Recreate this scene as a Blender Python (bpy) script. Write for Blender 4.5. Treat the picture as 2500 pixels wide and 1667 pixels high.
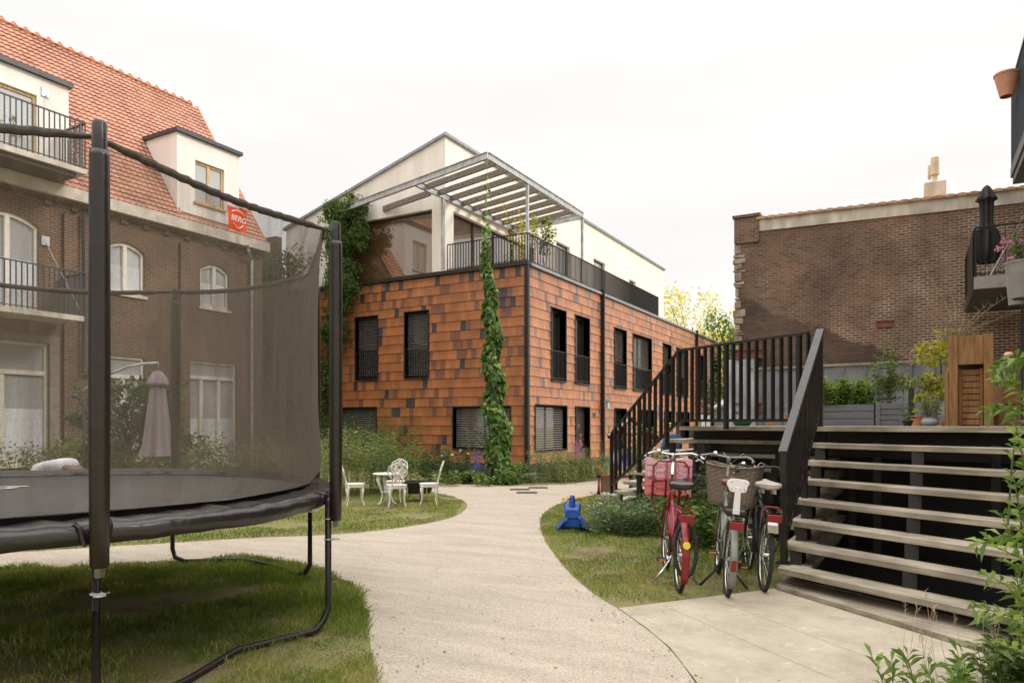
import bpy, math, random
import numpy as np
from mathutils import Vector, Matrix
R = math.radians
random.seed(7); rng = np.random.default_rng(7)
scene = bpy.context.scene
for o in list(bpy.data.objects): bpy.data.objects.remove(o)

# ---------------- camera ----------------
AZ = R(29.5); SA, CA = math.sin(AZ), math.cos(AZ); EYE = 1.6; FPX = 1740.0; HOR = 1037.0
cd = bpy.data.cameras.new('camera'); cam = bpy.data.objects.new('camera', cd); scene.collection.objects.link(cam)
cam.location = (0, 0, EYE); cam.rotation_euler = (R(90), 0, AZ)
cd.sensor_width = 36; cd.lens = 36 * FPX / 2500; cd.shift_y = (HOR - 833.5) / 2500; cd.clip_end = 2000; cd.clip_start = .05
scene.camera = cam
# ---------------- world, sun, exposure ----------------
SUN_EL, SUN_AZ = R(38), R(62)          # azimuth clockwise from +Y
w = bpy.data.worlds.new('World'); scene.world = w; w.use_nodes = True
nt = w.node_tree; nt.nodes.clear()
wo = nt.nodes.new('ShaderNodeOutputWorld'); bg = nt.nodes.new('ShaderNodeBackground')
sky = nt.nodes.new('ShaderNodeTexSky'); sky.sky_type = 'NISHITA'; sky.sun_disc = False
sky.sun_elevation = SUN_EL; sky.sun_rotation = SUN_AZ; sky.dust_density = 4; sky.air_density = 1.5
tc = nt.nodes.new('ShaderNodeTexCoord'); mp = nt.nodes.new('ShaderNodeMapping'); mp.inputs['Scale'].default_value = (1.2, 1.2, 5)
nz = nt.nodes.new('ShaderNodeTexNoise'); nz.inputs['Scale'].default_value = 1.6; nz.inputs['Detail'].default_value = 5
cr = nt.nodes.new('ShaderNodeValToRGB'); cr.color_ramp.elements[0].position = .3; cr.color_ramp.elements[1].position = .62
cr.color_ramp.elements[0].color = (.635, .622, .615, 1); cr.color_ramp.elements[1].color = (.70, .685, .66, 1)
sc = nt.nodes.new('ShaderNodeVectorMath'); sc.operation = 'SCALE'; sc.inputs['Scale'].default_value = 10.4
mx = nt.nodes.new('ShaderNodeMixRGB'); mx.inputs[0].default_value = .93
L = nt.links.new
sp_ = nt.nodes.new('ShaderNodeSeparateXYZ'); mr_ = nt.nodes.new('ShaderNodeMapRange'); mr_.interpolation_type = 'SMOOTHSTEP'   # overcast sky: much brighter overhead than near the horizon
mr_.inputs[1].default_value = .42; mr_.inputs[2].default_value = .92; mr_.inputs[3].default_value = 10.2; mr_.inputs[4].default_value = 34
L(tc.outputs['Generated'], sp_.inputs[0]); L(sp_.outputs['Z'], mr_.inputs[0]); L(mr_.outputs[0], sc.inputs['Scale'])
L(tc.outputs['Generated'], mp.inputs[0]); L(mp.outputs[0], nz.inputs[0]); L(nz.outputs[0], cr.inputs[0])
L(cr.outputs[0], sc.inputs[0]); L(sky.outputs[0], mx.inputs[1]); L(sc.outputs[0], mx.inputs[2]); L(mx.outputs[0], bg.inputs[0])
bg.inputs[1].default_value = .1; L(bg.outputs[0], wo.inputs[0])
sd = bpy.data.lights.new('sun', 'SUN'); sun = bpy.data.objects.new('sun', sd); scene.collection.objects.link(sun)
sd.energy = 1.5; sd.angle = R(14); sd.color = (1, .90, .78)
sdir = Vector((math.sin(SUN_AZ) * math.cos(SUN_EL), math.cos(SUN_AZ) * math.cos(SUN_EL), math.sin(SUN_EL)))
sun.rotation_euler = sdir.to_track_quat('Z', 'Y').to_euler(); sun.location = (10, 10, 30)
scene.view_settings.view_transform = 'Standard'; scene.view_settings.look = 'None'
scene.view_settings.exposure = .60; scene.view_settings.gamma = 1
scene.render.engine = 'CYCLES'
scene.cycles.transparent_max_bounces = 24; scene.cycles.max_bounces = 8

# ---------------- measuring helpers (photo pixel -> point at its real distance) ----------------
def C(x, d, z=0): return Vector((x * CA - d * SA, x * SA + d * CA, z))
def T(px): return (px - 1250) / FPX
def W(px, py, d): return C(T(px) * d, d, EYE - (py - HOR) / FPX * d)
def G(px, py, z=0): d = FPX * (EYE - z) / (py - HOR); return C(T(px) * d, d, z)
def DX(px, X): return X / (-SA + CA * T(px))
def DY(px, Y): return Y / (CA + SA * T(px))
def onX(px, py, X): return W(px, py, DX(px, X))
def onY(px, py, Y): return W(px, py, DY(px, Y))

# ---------------- object helpers ----------------
OFF = {}
def link(o): scene.collection.objects.link(o)
def tag(o, label=None, cat=None, group=None, kind=None):
    if label: o['label'] = label
    if cat: o['category'] = cat
    if group: o['group'] = group
    if kind: o['kind'] = kind
    return o
def thing(name, label, cat, loc=(0, 0, 0), group=None):
    o = bpy.data.objects.new(name, None); link(o); o.location = loc; o.empty_display_size = .1
    OFF[o.name] = Vector(loc); return tag(o, label, cat, group)
def copy_tree(o, parent=None):
    c = o.copy(); link(c)
    if parent: c.parent = parent
    OFF[c.name] = OFF.get(o.name, Vector((0, 0, 0)))
    for ch in list(o.children): copy_tree(ch, c)
    return c
def finish(name, me, m, parent, smooth=False):
    o = bpy.data.objects.new(name, me); link(o)
    for k in (m if isinstance(m, (list, tuple)) else [m]): me.materials.append(k)
    if parent is not None:
        o.parent = parent; off = OFF.get(parent.name, Vector((0, 0, 0))); OFF[o.name] = off
        if off.length > 0: me.transform(Matrix.Translation(-off))
    else: OFF[o.name] = Vector((0, 0, 0))
    if smooth: me.polygons.foreach_set('use_smooth', [True] * len(me.polygons))
    me.update(); return o
def frame_of(d, up=Vector((0, 0, 1))):
    d = Vector(d).normalized()
    if abs(d.dot(up)) > .98: up = Vector((0, 1, 0))
    x = d.cross(up).normalized(); y = x.cross(d).normalized(); return x, y, d
class MB:
    def __init__(s): s.v = []; s.f = []; s.mi = []; s.tint = []; s.cm = 0; s.ct = 0
    def face(s, idx): s.f.append(tuple(idx)); s.mi.append(s.cm); s.tint.append(s.ct)
    def add(s, vs, fs):
        n = len(s.v); s.v += [tuple(p) for p in vs]
        for f in fs: s.face([n + i for i in f])
        return s
    def poly(s, pts): return s.add(pts, [range(len(pts))])
    def hexa(s, p): return s.add(p, [(0, 3, 2, 1), (4, 5, 6, 7), (0, 1, 5, 4), (1, 2, 6, 5), (2, 3, 7, 6), (3, 0, 4, 7)])
    def box(s, a, b):
        (x0, y0, z0), (x1, y1, z1) = a, b
        return s.hexa([(x0, y0, z0), (x1, y0, z0), (x1, y1, z0), (x0, y1, z0), (x0, y0, z1), (x1, y0, z1), (x1, y1, z1), (x0, y1, z1)])
    def obox(s, c, hx, hy, hz):
        c = Vector(c); hx, hy, hz = Vector(hx), Vector(hy), Vector(hz)
        return s.hexa([c - hx - hy - hz, c + hx - hy - hz, c + hx + hy - hz, c - hx + hy - hz, c - hx - hy + hz, c + hx - hy + hz, c + hx + hy + hz, c - hx + hy + hz])
    def bar(s, a, b, w, h, up=Vector((0, 0, 1))):
        a, b = Vector(a), Vector(b); x, y, d = frame_of(b - a, up)
        return s.obox((a + b) / 2, x * w / 2, y * h / 2, (b - a) / 2)
    def tube(s, pts, r, n=8, cap=True, closed=False):
        pts = [Vector(p) for p in pts]; m = len(pts); rs = r if isinstance(r, (list, tuple)) else [r] * m
        base = len(s.v); up = Vector((0, 0, 1)); px = None
        for i, p in enumerate(pts):
            if closed: d = pts[(i + 1) % m] - pts[i - 1]
            else: d = pts[min(i + 1, m - 1)] - pts[max(i - 1, 0)]
            x, y, d = frame_of(d, up)
            if px is not None:
                x2 = px - d * px.dot(d)
                if x2.length > .01: x = x2.normalized(); y = x.cross(d).normalized() * -1; y = d.cross(x).normalized()
            px = x
            for k in range(n):
                a = 2 * math.pi * k / n; s.v.append(tuple(p + (x * math.cos(a) + y * math.sin(a)) * rs[i]))
        for i in range(m if closed else m - 1):
            j = (i + 1) % m
            for k in range(n):
                k2 = (k + 1) % n; s.face([base + i * n + k, base + i * n + k2, base + j * n + k2, base + j * n + k])
        if cap and not closed:
            s.face([base + k for k in range(n)][::-1]); s.face([base + (m - 1) * n + k for k in range(n)])
        return s
    def lathe(s, c, prof, n=24, axis=Vector((0, 0, 1)), cap=True):
        x, y, d = frame_of(axis); c = Vector(c); base = len(s.v); m = len(prof)
        for r, h in prof:
            for k in range(n):
                a = 2 * math.pi * k / n; s.v.append(tuple(c + d * h + (x * math.cos(a) + y * math.sin(a)) * r))
        for i in range(m - 1):
            for k in range(n):
                k2 = (k + 1) % n; s.face([base + i * n + k, base + i * n + k2, base + (i + 1) * n + k2, base + (i + 1) * n + k])
        if cap:
            if prof[0][0] > 1e-4: s.face([base + k for k in range(n)][::-1])
            if prof[-1][0] > 1e-4: s.face([base + (m - 1) * n + k for k in range(n)])
        return s
    def prism(s, pts, ext):
        ext = Vector(ext); n = len(pts); p = [Vector(q) for q in pts]
        s.add(p + [q + ext for q in p], [list(range(n))[::-1], list(range(n, 2 * n))] + [(i, (i + 1) % n, n + (i + 1) % n, n + i) for i in range(n)]); return s
    def grid(s, fn, nu, nv, closeu=False):
        base = len(s.v)
        for j in range(nv + 1):
            for i in range(nu + (0 if closeu else 1)): s.v.append(tuple(fn(i / nu, j / nv)))
        w_ = nu if closeu else nu + 1
        for j in range(nv):
            for i in range(nu):
                i2 = (i + 1) % w_; s.face([base + j * w_ + i, base + j * w_ + i2, base + (j + 1) * w_ + i2, base + (j + 1) * w_ + i])
        return s
    def build(s, name, m, parent=None, smooth=False, bevel=0, tint=False, auto=False):
        me = bpy.data.meshes.new(name); me.from_pydata(s.v, [], s.f)
        if any(s.mi): me.polygons.foreach_set('material_index', s.mi)
        if tint:
            at = me.attributes.new('tint', 'FLOAT', 'FACE'); at.data.foreach_set('value', s.tint)
        o = finish(name, me, m, parent, smooth)
        if bevel:
            b = o.modifiers.new('bevel', 'BEVEL'); b.width = bevel; b.segments = 2; b.limit_method = 'ANGLE'
        if auto:
            try:
                me.set_sharp_from_angle(angle=R(38))
            except Exception: pass
        return o
def npmesh(name, v, f, m, parent=None, tint=None, mi=None):
    me = bpy.data.meshes.new(name); v = np.asarray(v, dtype=np.float32); f = np.asarray(f, dtype=np.int32); n, k = f.shape
    me.vertices.add(len(v)); me.vertices.foreach_set('co', v.ravel())
    me.loops.add(n * k); me.loops.foreach_set('vertex_index', f.ravel())
    me.polygons.add(n); me.polygons.foreach_set('loop_start', np.arange(0, n * k, k, dtype=np.int32))
    try: me.polygons.foreach_set('loop_total', np.full(n, k, dtype=np.int32))
    except Exception: pass
    if tint is not None:
        at = me.attributes.new('tint', 'FLOAT', 'FACE'); at.data.foreach_set('value', np.asarray(tint, dtype=np.float32))
    if mi is not None: me.polygons.foreach_set('material_index', np.asarray(mi, dtype=np.int32))
    me.update(calc_edges=True); me.validate(); return finish(name, me, m, parent)

# ---------------- leaves ----------------
def leaves(pos, d, length, width, droop=.25, tw=None):
    """pos (N,3), d (N,3) direction; returns verts, faces (a kinked blade of two quads per leaf)"""
    n = len(pos); d = d / (np.linalg.norm(d, axis=1, keepdims=True) + 1e-9)
    rnd = rng.normal(size=(n, 3)) if tw is None else tw
    s = np.cross(d, rnd); s /= (np.linalg.norm(s, axis=1, keepdims=True) + 1e-9)
    length = np.broadcast_to(length, (n,))[:, None]; width = np.broadcast_to(width, (n,))[:, None]
    mid = pos + d * length * .5; tip = pos + d * length; tip[:, 2] -= (length * droop)[:, 0]
    nn = np.cross(s, d)
    v = np.stack([pos, mid - s * width * .5 + nn * width * .12, tip, mid + s * width * .5 + nn * width * .12], 1).reshape(-1, 3)
    f = np.arange(n * 4).reshape(n, 4)
    return v, f
def rdir(n, upbias=0):
    d = rng.normal(size=(n, 3)); d /= np.linalg.norm(d, axis=1, keepdims=True); d[:, 2] += upbias
    return d / np.linalg.norm(d, axis=1, keepdims=True)
def cat(parts):
    vs, fs, ts, k = [], [], [], 0
    for v, f, t in parts: vs.append(v); fs.append(f + k); ts.append(t); k += len(v)
    return np.concatenate(vs), np.concatenate(fs), np.concatenate(ts)
def stems_plant(base_pts, h, spread, nst, lpl, ll, lw, stemr=.004, lean=.25, tintr=(0, 1), start=.1, up=.35, droop=.25):
    """upright leafy stems: returns MB of stems, leaf arrays"""
    sm = MB(); P = []; D = []; 
    for b in base_pts:
        b = Vector(b)
        for i in range(nst):
            a = random.uniform(0, 6.28); rr = spread * math.sqrt(random.random()); hh = h * random.uniform(.6, 1.05)
            p0 = b + Vector((math.cos(a) * rr, math.sin(a) * rr, 0)); a2 = a + random.uniform(-.6, .6)
            ln = lean * random.uniform(.2, 1); p2 = p0 + Vector((math.cos(a2) * ln * hh, math.sin(a2) * ln * hh, hh))
            p1 = (p0 + p2) / 2 + Vector((-math.cos(a2), -math.sin(a2), 0)) * ln * hh * .18
            pts = [p0, p1, p2]; sm.tube(pts, [stemr, stemr * .8, stemr * .35], 4, cap=False)
            for k in range(lpl):
                t = start + (1 - start) * (k + random.random()) / lpl
                q = p0.lerp(p1, t * 2) if t < .5 else p1.lerp(p2, t * 2 - 1)
                ang = k * 2.4 + random.random(); P.append(q); D.append((math.cos(ang), math.sin(ang), up + random.uniform(-.25, .35)))
    P = np.array([tuple(p) for p in P]); D = np.array(D); n = len(P)
    tw = rng.normal(size=(n, 3)) * .35 + np.array([0, 0, 1.])
    v, f = leaves(P, D, ll * rng.uniform(.6, 1.15, n), lw * rng.uniform(.7, 1.1, n), droop, tw)
    return sm, v, f, rng.uniform(tintr[0], tintr[1], n)
def blob(c, rad, n, ll, lw, clumps=30, clr=.35, shell=.55, zmin=None, tr=(0, 1)):
    """leaf cloud made of many small clumps spread in an ellipsoid"""
    c = np.array(c, float); rad = np.array(rad, float); u = rdir(clumps) * (rng.uniform(shell, 1, (clumps, 1)))
    cc = u * rad + c; k = rng.integers(0, clumps, n); off = rng.normal(size=(n, 3)) * clr * rad.min() * .5 * rng.uniform(.5, 1.3, (clumps, 1))[k]
    p = cc[k] + off
    ct = rng.uniform(tr[0], tr[1], clumps)[k] * .5 + rng.uniform(tr[0], tr[1], n) * .5
    if zmin is not None: m = p[:, 2] > zmin; p = p[m]; ct = ct[m]
    n = len(p); out = (p - c) / rad; d = out * .6 + rdir(n) ; tw = rng.normal(size=(n, 3)) + out * 1.5
    v, f = leaves(p, d, ll * rng.uniform(.6, 1.2, n), lw * rng.uniform(.6, 1.2, n), .15, tw)
    return v, f, ct

# ---------------- materials ----------------
def newmat(name):
    m = bpy.data.materials.new(name); m.use_nodes = True; n = m.node_tree; b = n.nodes['Principled BSDF']; return m, n, b
def mat(name, col, rough=.6, metal=0, var=.12, scale=6, bump=.0, bscale=60, col2=None, spec=None, stretch=None, ramp=(.35, .65)):
    m, n, b = newmat(name); lk = n.links.new
    tc = n.nodes.new('ShaderNodeTexCoord'); mp = n.nodes.new('ShaderNodeMapping'); lk(tc.outputs['Object'], mp.inputs[0])
    if stretch: mp.inputs['Scale'].default_value = stretch
    nz = n.nodes.new('ShaderNodeTexNoise'); nz.inputs['Scale'].default_value = scale; nz.inputs['Detail'].default_value = 6; lk(mp.outputs[0], nz.inputs[0])
    cr = n.nodes.new('ShaderNodeValToRGB'); c2 = col2 or tuple(min(1, x * (1 + var)) for x in col); c1 = col if col2 else tuple(x * (1 - var) for x in col)
    cr.color_ramp.elements[0].color = (*c1, 1); cr.color_ramp.elements[1].color = (*c2, 1); cr.color_ramp.elements[0].position, cr.color_ramp.elements[1].position = ramp
    lk(nz.outputs[0], cr.inputs[0]); lk(cr.outputs[0], b.inputs['Base Color'])
    b.inputs['Roughness'].default_value = rough; b.inputs['Metallic'].default_value = metal
    if spec is not None: b.inputs['Specular IOR Level'].default_value = spec
    if bump:
        n2 = n.nodes.new('ShaderNodeTexNoise'); n2.inputs['Scale'].default_value = bscale; n2.inputs['Detail'].default_value = 4; lk(mp.outputs[0], n2.inputs[0])
        bp = n.nodes.new('ShaderNodeBump'); bp.inputs['Strength'].default_value = bump; bp.inputs['Distance'].default_value = .02
        lk(n2.outputs[0], bp.inputs['Height']); lk(bp.outputs[0], b.inputs['Normal'])
    return m
def leafmat(name, dark, mid, light, trans=.35, rough=.55):
    m, n, b = newmat(name); lk = n.links.new
    at = n.nodes.new('ShaderNodeAttribute'); at.attribute_name = 'tint'
    cr = n.nodes.new('ShaderNodeValToRGB'); cr.color_ramp.elements[0].color = (*dark, 1); cr.color_ramp.elements[1].color = (*light, 1)
    e = cr.color_ramp.elements.new(.55); e.color = (*mid, 1)
    lk(at.outputs['Fac'], cr.inputs[0]); lk(cr.outputs[0], b.inputs['Base Color']); b.inputs['Roughness'].default_value = rough; b.inputs['Specular IOR Level'].default_value = .3
    tr = n.nodes.new('ShaderNodeBsdfTranslucent'); ms = n.nodes.new('ShaderNodeMixShader'); ms.inputs[0].default_value = trans
    hs = n.nodes.new('ShaderNodeHueSaturation'); hs.inputs['Value'].default_value = 1.5; hs.inputs['Saturation'].default_value = 1.1; hs.inputs['Hue'].default_value = .49
    lk(cr.outputs[0], hs.inputs['Color']); lk(hs.outputs[0], tr.inputs[0])
    lk(b.outputs[0], ms.inputs[1]); lk(tr.outputs[0], ms.inputs[2]); lk(ms.outputs[0], n.nodes['Material Output'].inputs[0]); return m
def pos_vec(n, axis, kx=1, kz=1):
    g = n.nodes.new('ShaderNodeNewGeometry'); s = n.nodes.new('ShaderNodeSeparateXYZ'); c = n.nodes.new('ShaderNodeCombineXYZ')
    n.links.new(g.outputs['Position'], s.inputs[0]); n.links.new(s.outputs['X' if axis == 'Y' else 'Y'], c.inputs[0]); n.links.new(s.outputs['Z'], c.inputs[1]); return c, s, g
def brickmat(name, axis, c1, c2, mortar, msize=.012, patch=False, dirt=.35):
    m, n, b = newmat(name); lk = n.links.new; c, s, g = pos_vec(n, axis)
    dn = n.nodes.new('ShaderNodeTexNoise'); dn.inputs['Scale'].default_value = 6
    lk(g.outputs['Position'], dn.inputs[0]); va = n.nodes.new('ShaderNodeMixRGB'); va.blend_type = 'ADD'; va.inputs[0].default_value = .034 if patch else .008
    lk(c.outputs[0], va.inputs[1]); lk(dn.outputs['Color'], va.inputs[2])
    bt = n.nodes.new('ShaderNodeTexBrick'); lk(va.outputs[0], bt.inputs[0]); bt.inputs['Scale'].default_value = 1
    bt.inputs['Brick Width'].default_value = .21; bt.inputs['Row Height'].default_value = .074; bt.inputs['Mortar Size'].default_value = msize; bt.inputs['Mortar Smooth'].default_value = .4; bt.inputs['Bias'].default_value = -.1
    bt.inputs['Color1'].default_value = (*c1, 1); bt.inputs['Color2'].default_value = (*c2, 1); bt.inputs['Mortar'].default_value = (*mortar, 1)
    n1 = n.nodes.new('ShaderNodeTexNoise'); n1.inputs['Scale'].default_value = .7; n1.inputs['Detail'].default_value = 8; n1.inputs['Roughness'].default_value = .65; lk(g.outputs['Position'], n1.inputs[0])
    cr = n.nodes.new('ShaderNodeValToRGB'); cr.color_ramp.elements[0].position = .33; cr.color_ramp.elements[1].position = .62
    cr.color_ramp.elements[0].color = (1 - dirt, 1 - dirt, 1 - dirt, 1); cr.color_ramp.elements[1].color = (1.12, 1.1, 1.06, 1); lk(n1.outputs[0], cr.inputs[0])
    ml = n.nodes.new('ShaderNodeMixRGB'); ml.blend_type = 'MULTIPLY'; ml.inputs[0].default_value = 1
    col = bt.outputs['Color']
    if patch:   # older part of the wall where the joints are filled flush with dark mortar
        ln = n.nodes.new('ShaderNodeMath'); ln.operation = 'MULTIPLY_ADD'; lk(s.outputs['X'], ln.inputs[0]); ln.inputs[1].default_value = .466; lk(s.outputs['Z'], ln.inputs[2])
        a2 = n.nodes.new('ShaderNodeMath'); a2.operation = 'MULTIPLY_ADD'; lk(n1.outputs[0], a2.inputs[0]); a2.inputs[1].default_value = 1.3; lk(ln.outputs[0], a2.inputs[2])
        st = n.nodes.new('ShaderNodeMapRange'); lk(a2.outputs[0], st.inputs[0]); st.inputs[1].default_value = 3.86; st.inputs[2].default_value = 4.0; st.inputs[3].default_value = 1; st.inputs[4].default_value = 0
        # joints washed out in places: pale pointing survives mostly low on the right
        nw = n.nodes.new('ShaderNodeTexNoise'); nw.inputs['Scale'].default_value = 1.1; nw.inputs['Detail'].default_value = 7; lk(g.outputs['Position'], nw.inputs[0])
        zz = n.nodes.new('ShaderNodeMath'); zz.operation = 'MULTIPLY_ADD'; lk(s.outputs['Z'], zz.inputs[0]); zz.inputs[1].default_value = -.075; zz.inputs[2].default_value = .38
        xx = n.nodes.new('ShaderNodeMath'); xx.operation = 'MULTIPLY_ADD'; lk(s.outputs['X'], xx.inputs[0]); xx.inputs[1].default_value = .05; lk(zz.outputs[0], xx.inputs[2])
        sm_ = n.nodes.new('ShaderNodeMath'); sm_.operation = 'ADD'; lk(xx.outputs[0], sm_.inputs[0]); lk(nw.outputs[0], sm_.inputs[1])
        mw_ = n.nodes.new('ShaderNodeMapRange'); lk(sm_.outputs[0], mw_.inputs[0]); mw_.inputs[1].default_value = .38; mw_.inputs[2].default_value = .75
        mc_ = n.nodes.new('ShaderNodeMixRGB'); lk(mw_.outputs[0], mc_.inputs[0]); mc_.inputs[1].default_value = (.25, .18, .125, 1); mc_.inputs[2].default_value = (*mortar, 1); lk(mc_.outputs[0], bt.inputs['Mortar'])
        bf = n.nodes.new('ShaderNodeMixRGB'); lk(st.outputs[0], bf.inputs[0]); lk(bt.outputs['Color'], bf.inputs[1])
        bt2 = n.nodes.new('ShaderNodeTexBrick'); lk(va.outputs[0], bt2.inputs[0]); bt2.inputs['Scale'].default_value = 1
        bt2.inputs['Brick Width'].default_value = .21; bt2.inputs['Row Height'].default_value = .074; bt2.inputs['Mortar Size'].default_value = .008
        bt2.inputs['Color1'].default_value = (.15, .085, .055, 1); bt2.inputs['Color2'].default_value = (.085, .058, .044, 1); bt2.inputs['Mortar'].default_value = (.13, .10, .075, 1)
        lk(bt2.outputs['Color'], bf.inputs[2]); col = bf.outputs[0]
    lk(col, ml.inputs[1]); lk(cr.outputs[0], ml.inputs[2]); lk(ml.outputs[0], b.inputs['Base Color']); b.inputs['Roughness'].default_value = .9
    bp = n.nodes.new('ShaderNodeBump'); bp.inputs['Strength'].default_value = .7; bp.inputs['Distance'].default_value = .012; bp.invert = True
    lk(bt.outputs['Fac'], bp.inputs['Height']); lk(bp.outputs[0], b.inputs['Normal']); return m
def tilemat(name, o1, o2, brown, slate, rough=.42):
    """clay tile: the tile's own colour comes from the per-tile number"""
    m, n, b = newmat(name); lk = n.links.new; at = n.nodes.new('ShaderNodeAttribute'); at.attribute_name = 'tint'
    cr = n.nodes.new('ShaderNodeValToRGB'); cr.color_ramp.interpolation = 'CONSTANT'; e = cr.color_ramp.elements
    e[0].color = (*slate, 1); e[0].position = 0; e[1].color = (*brown, 1); e[1].position = .05
    x = e.new(.20); x.color = (*o1, 1); x = e.new(.45); x.color = (*o2, 1); x = e.new(.75); x.color = tuple(o1[i] * .5 + o2[i] * .5 for i in range(3)) + (1,)
    g = n.nodes.new('ShaderNodeNewGeometry'); nz = n.nodes.new('ShaderNodeTexNoise'); nz.inputs['Scale'].default_value = 1.3; nz.inputs['Detail'].default_value = 8; lk(g.outputs['Position'], nz.inputs[0])
    c2 = n.nodes.new('ShaderNodeValToRGB'); c2.color_ramp.elements[0].color = (.8, .8, .8, 1); c2.color_ramp.elements[1].color = (1.1, 1.1, 1.1, 1); c2.color_ramp.elements[0].position = .35; c2.color_ramp.elements[1].position = .65; lk(nz.outputs[0], c2.inputs[0])
    ml = n.nodes.new('ShaderNodeMixRGB'); ml.blend_type = 'MULTIPLY'; ml.inputs[0].default_value = 1
    lk(at.outputs['Fac'], cr.inputs[0]); lk(cr.outputs[0], ml.inputs[1]); lk(c2.outputs[0], ml.inputs[2]); lk(ml.outputs[0], b.inputs['Base Color'])
    b.inputs['Roughness'].default_value = rough
    n3 = n.nodes.new('ShaderNodeTexNoise'); n3.inputs['Scale'].default_value = 90; lk(g.outputs['Position'], n3.inputs[0])
    bp = n.nodes.new('ShaderNodeBump'); bp.inputs['Strength'].default_value = .15; bp.inputs['Distance'].default_value = .004; lk(n3.outputs[0], bp.inputs['Height']); lk(bp.outputs[0], b.inputs['Normal']); return m
def glassmat(name, col, refl=.35, rough=.03):
    m, n, b = newmat(name); lk = n.links.new; b.inputs['Base Color'].default_value = (*col, 1); b.inputs['Roughness'].default_value = .25
    g = n.nodes.new('ShaderNodeBsdfGlossy'); g.inputs['Roughness'].default_value = rough; g.inputs['Color'].default_value = (.9, .9, .9, 1)
    fr = n.nodes.new('ShaderNodeFresnel'); fr.inputs[0].default_value = 1.5; ad = n.nodes.new('ShaderNodeMath'); ad.operation = 'ADD'; ad.use_clamp = True; ad.inputs[1].default_value = refl; lk(fr.outputs[0], ad.inputs[0])
    ms = n.nodes.new('ShaderNodeMixShader'); lk(ad.outputs[0], ms.inputs[0]); lk(b.outputs[0], ms.inputs[1]); lk(g.outputs[0], ms.inputs[2]); lk(ms.outputs[0], n.nodes['Material Output'].inputs[0]); return m

M = {}
M['render'] = mat('white_render', (.84, .775, .70), .9, var=.075, scale=1.1, bump=.15, bscale=120, stretch=(1.6, 1.6, .22))
M['render2'] = mat('white_render_cool', (.83, .78, .74), .9, var=.07, scale=1.1, bump=.12, bscale=120, stretch=(1.6, 1.6, .22))
M['black'] = mat('black_metal', (.022, .018, .016), .42, .3, var=.2, scale=12, spec=.5)
M['blackframe'] = mat('black_window_metal', (.028, .022, .020), .5, .2, var=.2, scale=6)
M['anthra'] = mat('anthracite_metal', (.055, .062, .075), .45, .3)
M['zinc'] = mat('zinc_trim', (.30, .32, .34), .5, .6, var=.15)
M['galv'] = mat('galvanised_steel', (.46, .48, .49), .48, .5, var=.2, scale=5)
M['slatwood'] = mat('weathered_slat_wood', (.20, .165, .135), .85, var=.35, scale=5, bump=.3, stretch=(1, 6, 8))
M['tread'] = mat('weathered_oak_boards', (.27, .215, .155), .85, scale=4, bump=.35, bscale=30, col2=(.50, .43, .335), stretch=(2, 9, 14), ramp=(.3, .62))
def boardmat(name, ang, c1, c2, c3):
    m, n, b = newmat(name); lk = n.links.new; g = n.nodes.new('ShaderNodeNewGeometry'); r = n.nodes.new('ShaderNodeVectorRotate'); r.rotation_type = 'Z_AXIS'; r.inputs['Angle'].default_value = -ang; lk(g.outputs['Position'], r.inputs['Vector'])
    mp = n.nodes.new('ShaderNodeMapping'); mp.inputs['Scale'].default_value = (1.6, 38, 38); lk(r.outputs[0], mp.inputs[0]); a = n.nodes.new('ShaderNodeTexNoise'); a.inputs['Scale'].default_value = 1; a.inputs['Detail'].default_value = 7; a.inputs['Roughness'].default_value = .65; lk(mp.outputs[0], a.inputs[0])
    c = n.nodes.new('ShaderNodeValToRGB'); e = c.color_ramp.elements; e[0].position = .28; e[0].color = (*c1, 1); e[1].position = .68; e[1].color = (*c3, 1); x = e.new(.46); x.color = (*c2, 1); lk(a.outputs[0], c.inputs[0])
    d = n.nodes.new('ShaderNodeTexNoise'); d.inputs['Scale'].default_value = 2.3; d.inputs['Detail'].default_value = 5; lk(g.outputs['Position'], d.inputs[0]); k = n.nodes.new('ShaderNodeValToRGB'); k.color_ramp.elements[0].position = .35; k.color_ramp.elements[0].color = (.62, .62, .6, 1); k.color_ramp.elements[1].position = .6; k.color_ramp.elements[1].color = (1.08, 1.08, 1.08, 1); lk(d.outputs[0], k.inputs[0])
    ml = n.nodes.new('ShaderNodeMixRGB'); ml.blend_type = 'MULTIPLY'; ml.inputs[0].default_value = 1; lk(c.outputs[0], ml.inputs[1]); lk(k.outputs[0], ml.inputs[2]); lk(ml.outputs[0], b.inputs['Base Color']); b.inputs['Roughness'].default_value = .82
    bp = n.nodes.new('ShaderNodeBump'); bp.inputs['Strength'].default_value = .5; bp.inputs['Distance'].default_value = .004; lk(a.outputs[0], bp.inputs['Height']); lk(bp.outputs[0], b.inputs['Normal']); return m
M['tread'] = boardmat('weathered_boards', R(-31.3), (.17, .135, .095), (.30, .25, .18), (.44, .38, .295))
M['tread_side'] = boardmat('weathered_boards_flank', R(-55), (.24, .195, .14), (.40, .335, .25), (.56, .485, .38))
M['deckunder'] = mat('light_block_dark', (.035, .03, .027), .6, .2)
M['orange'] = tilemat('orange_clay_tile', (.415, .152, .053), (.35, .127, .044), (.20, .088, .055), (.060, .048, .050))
M['orange_lit'] = tilemat('orange_clay_tile_lit', (.49, .212, .105), (.435, .182, .09), (.30, .155, .105), (.145, .115, .11))  # same clay tile, lightened: the side face's stronger light is in the colour
M['pantile'] = tilemat('red_pantile', (.48, .235, .155), (.44, .21, .138), (.40, .188, .122), (.45, .225, .15), .65)
M['brickB'] = brickmat('old_brick', 'X', (.165, .085, .055), (.105, .062, .043), (.23, .185, .14))
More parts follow.
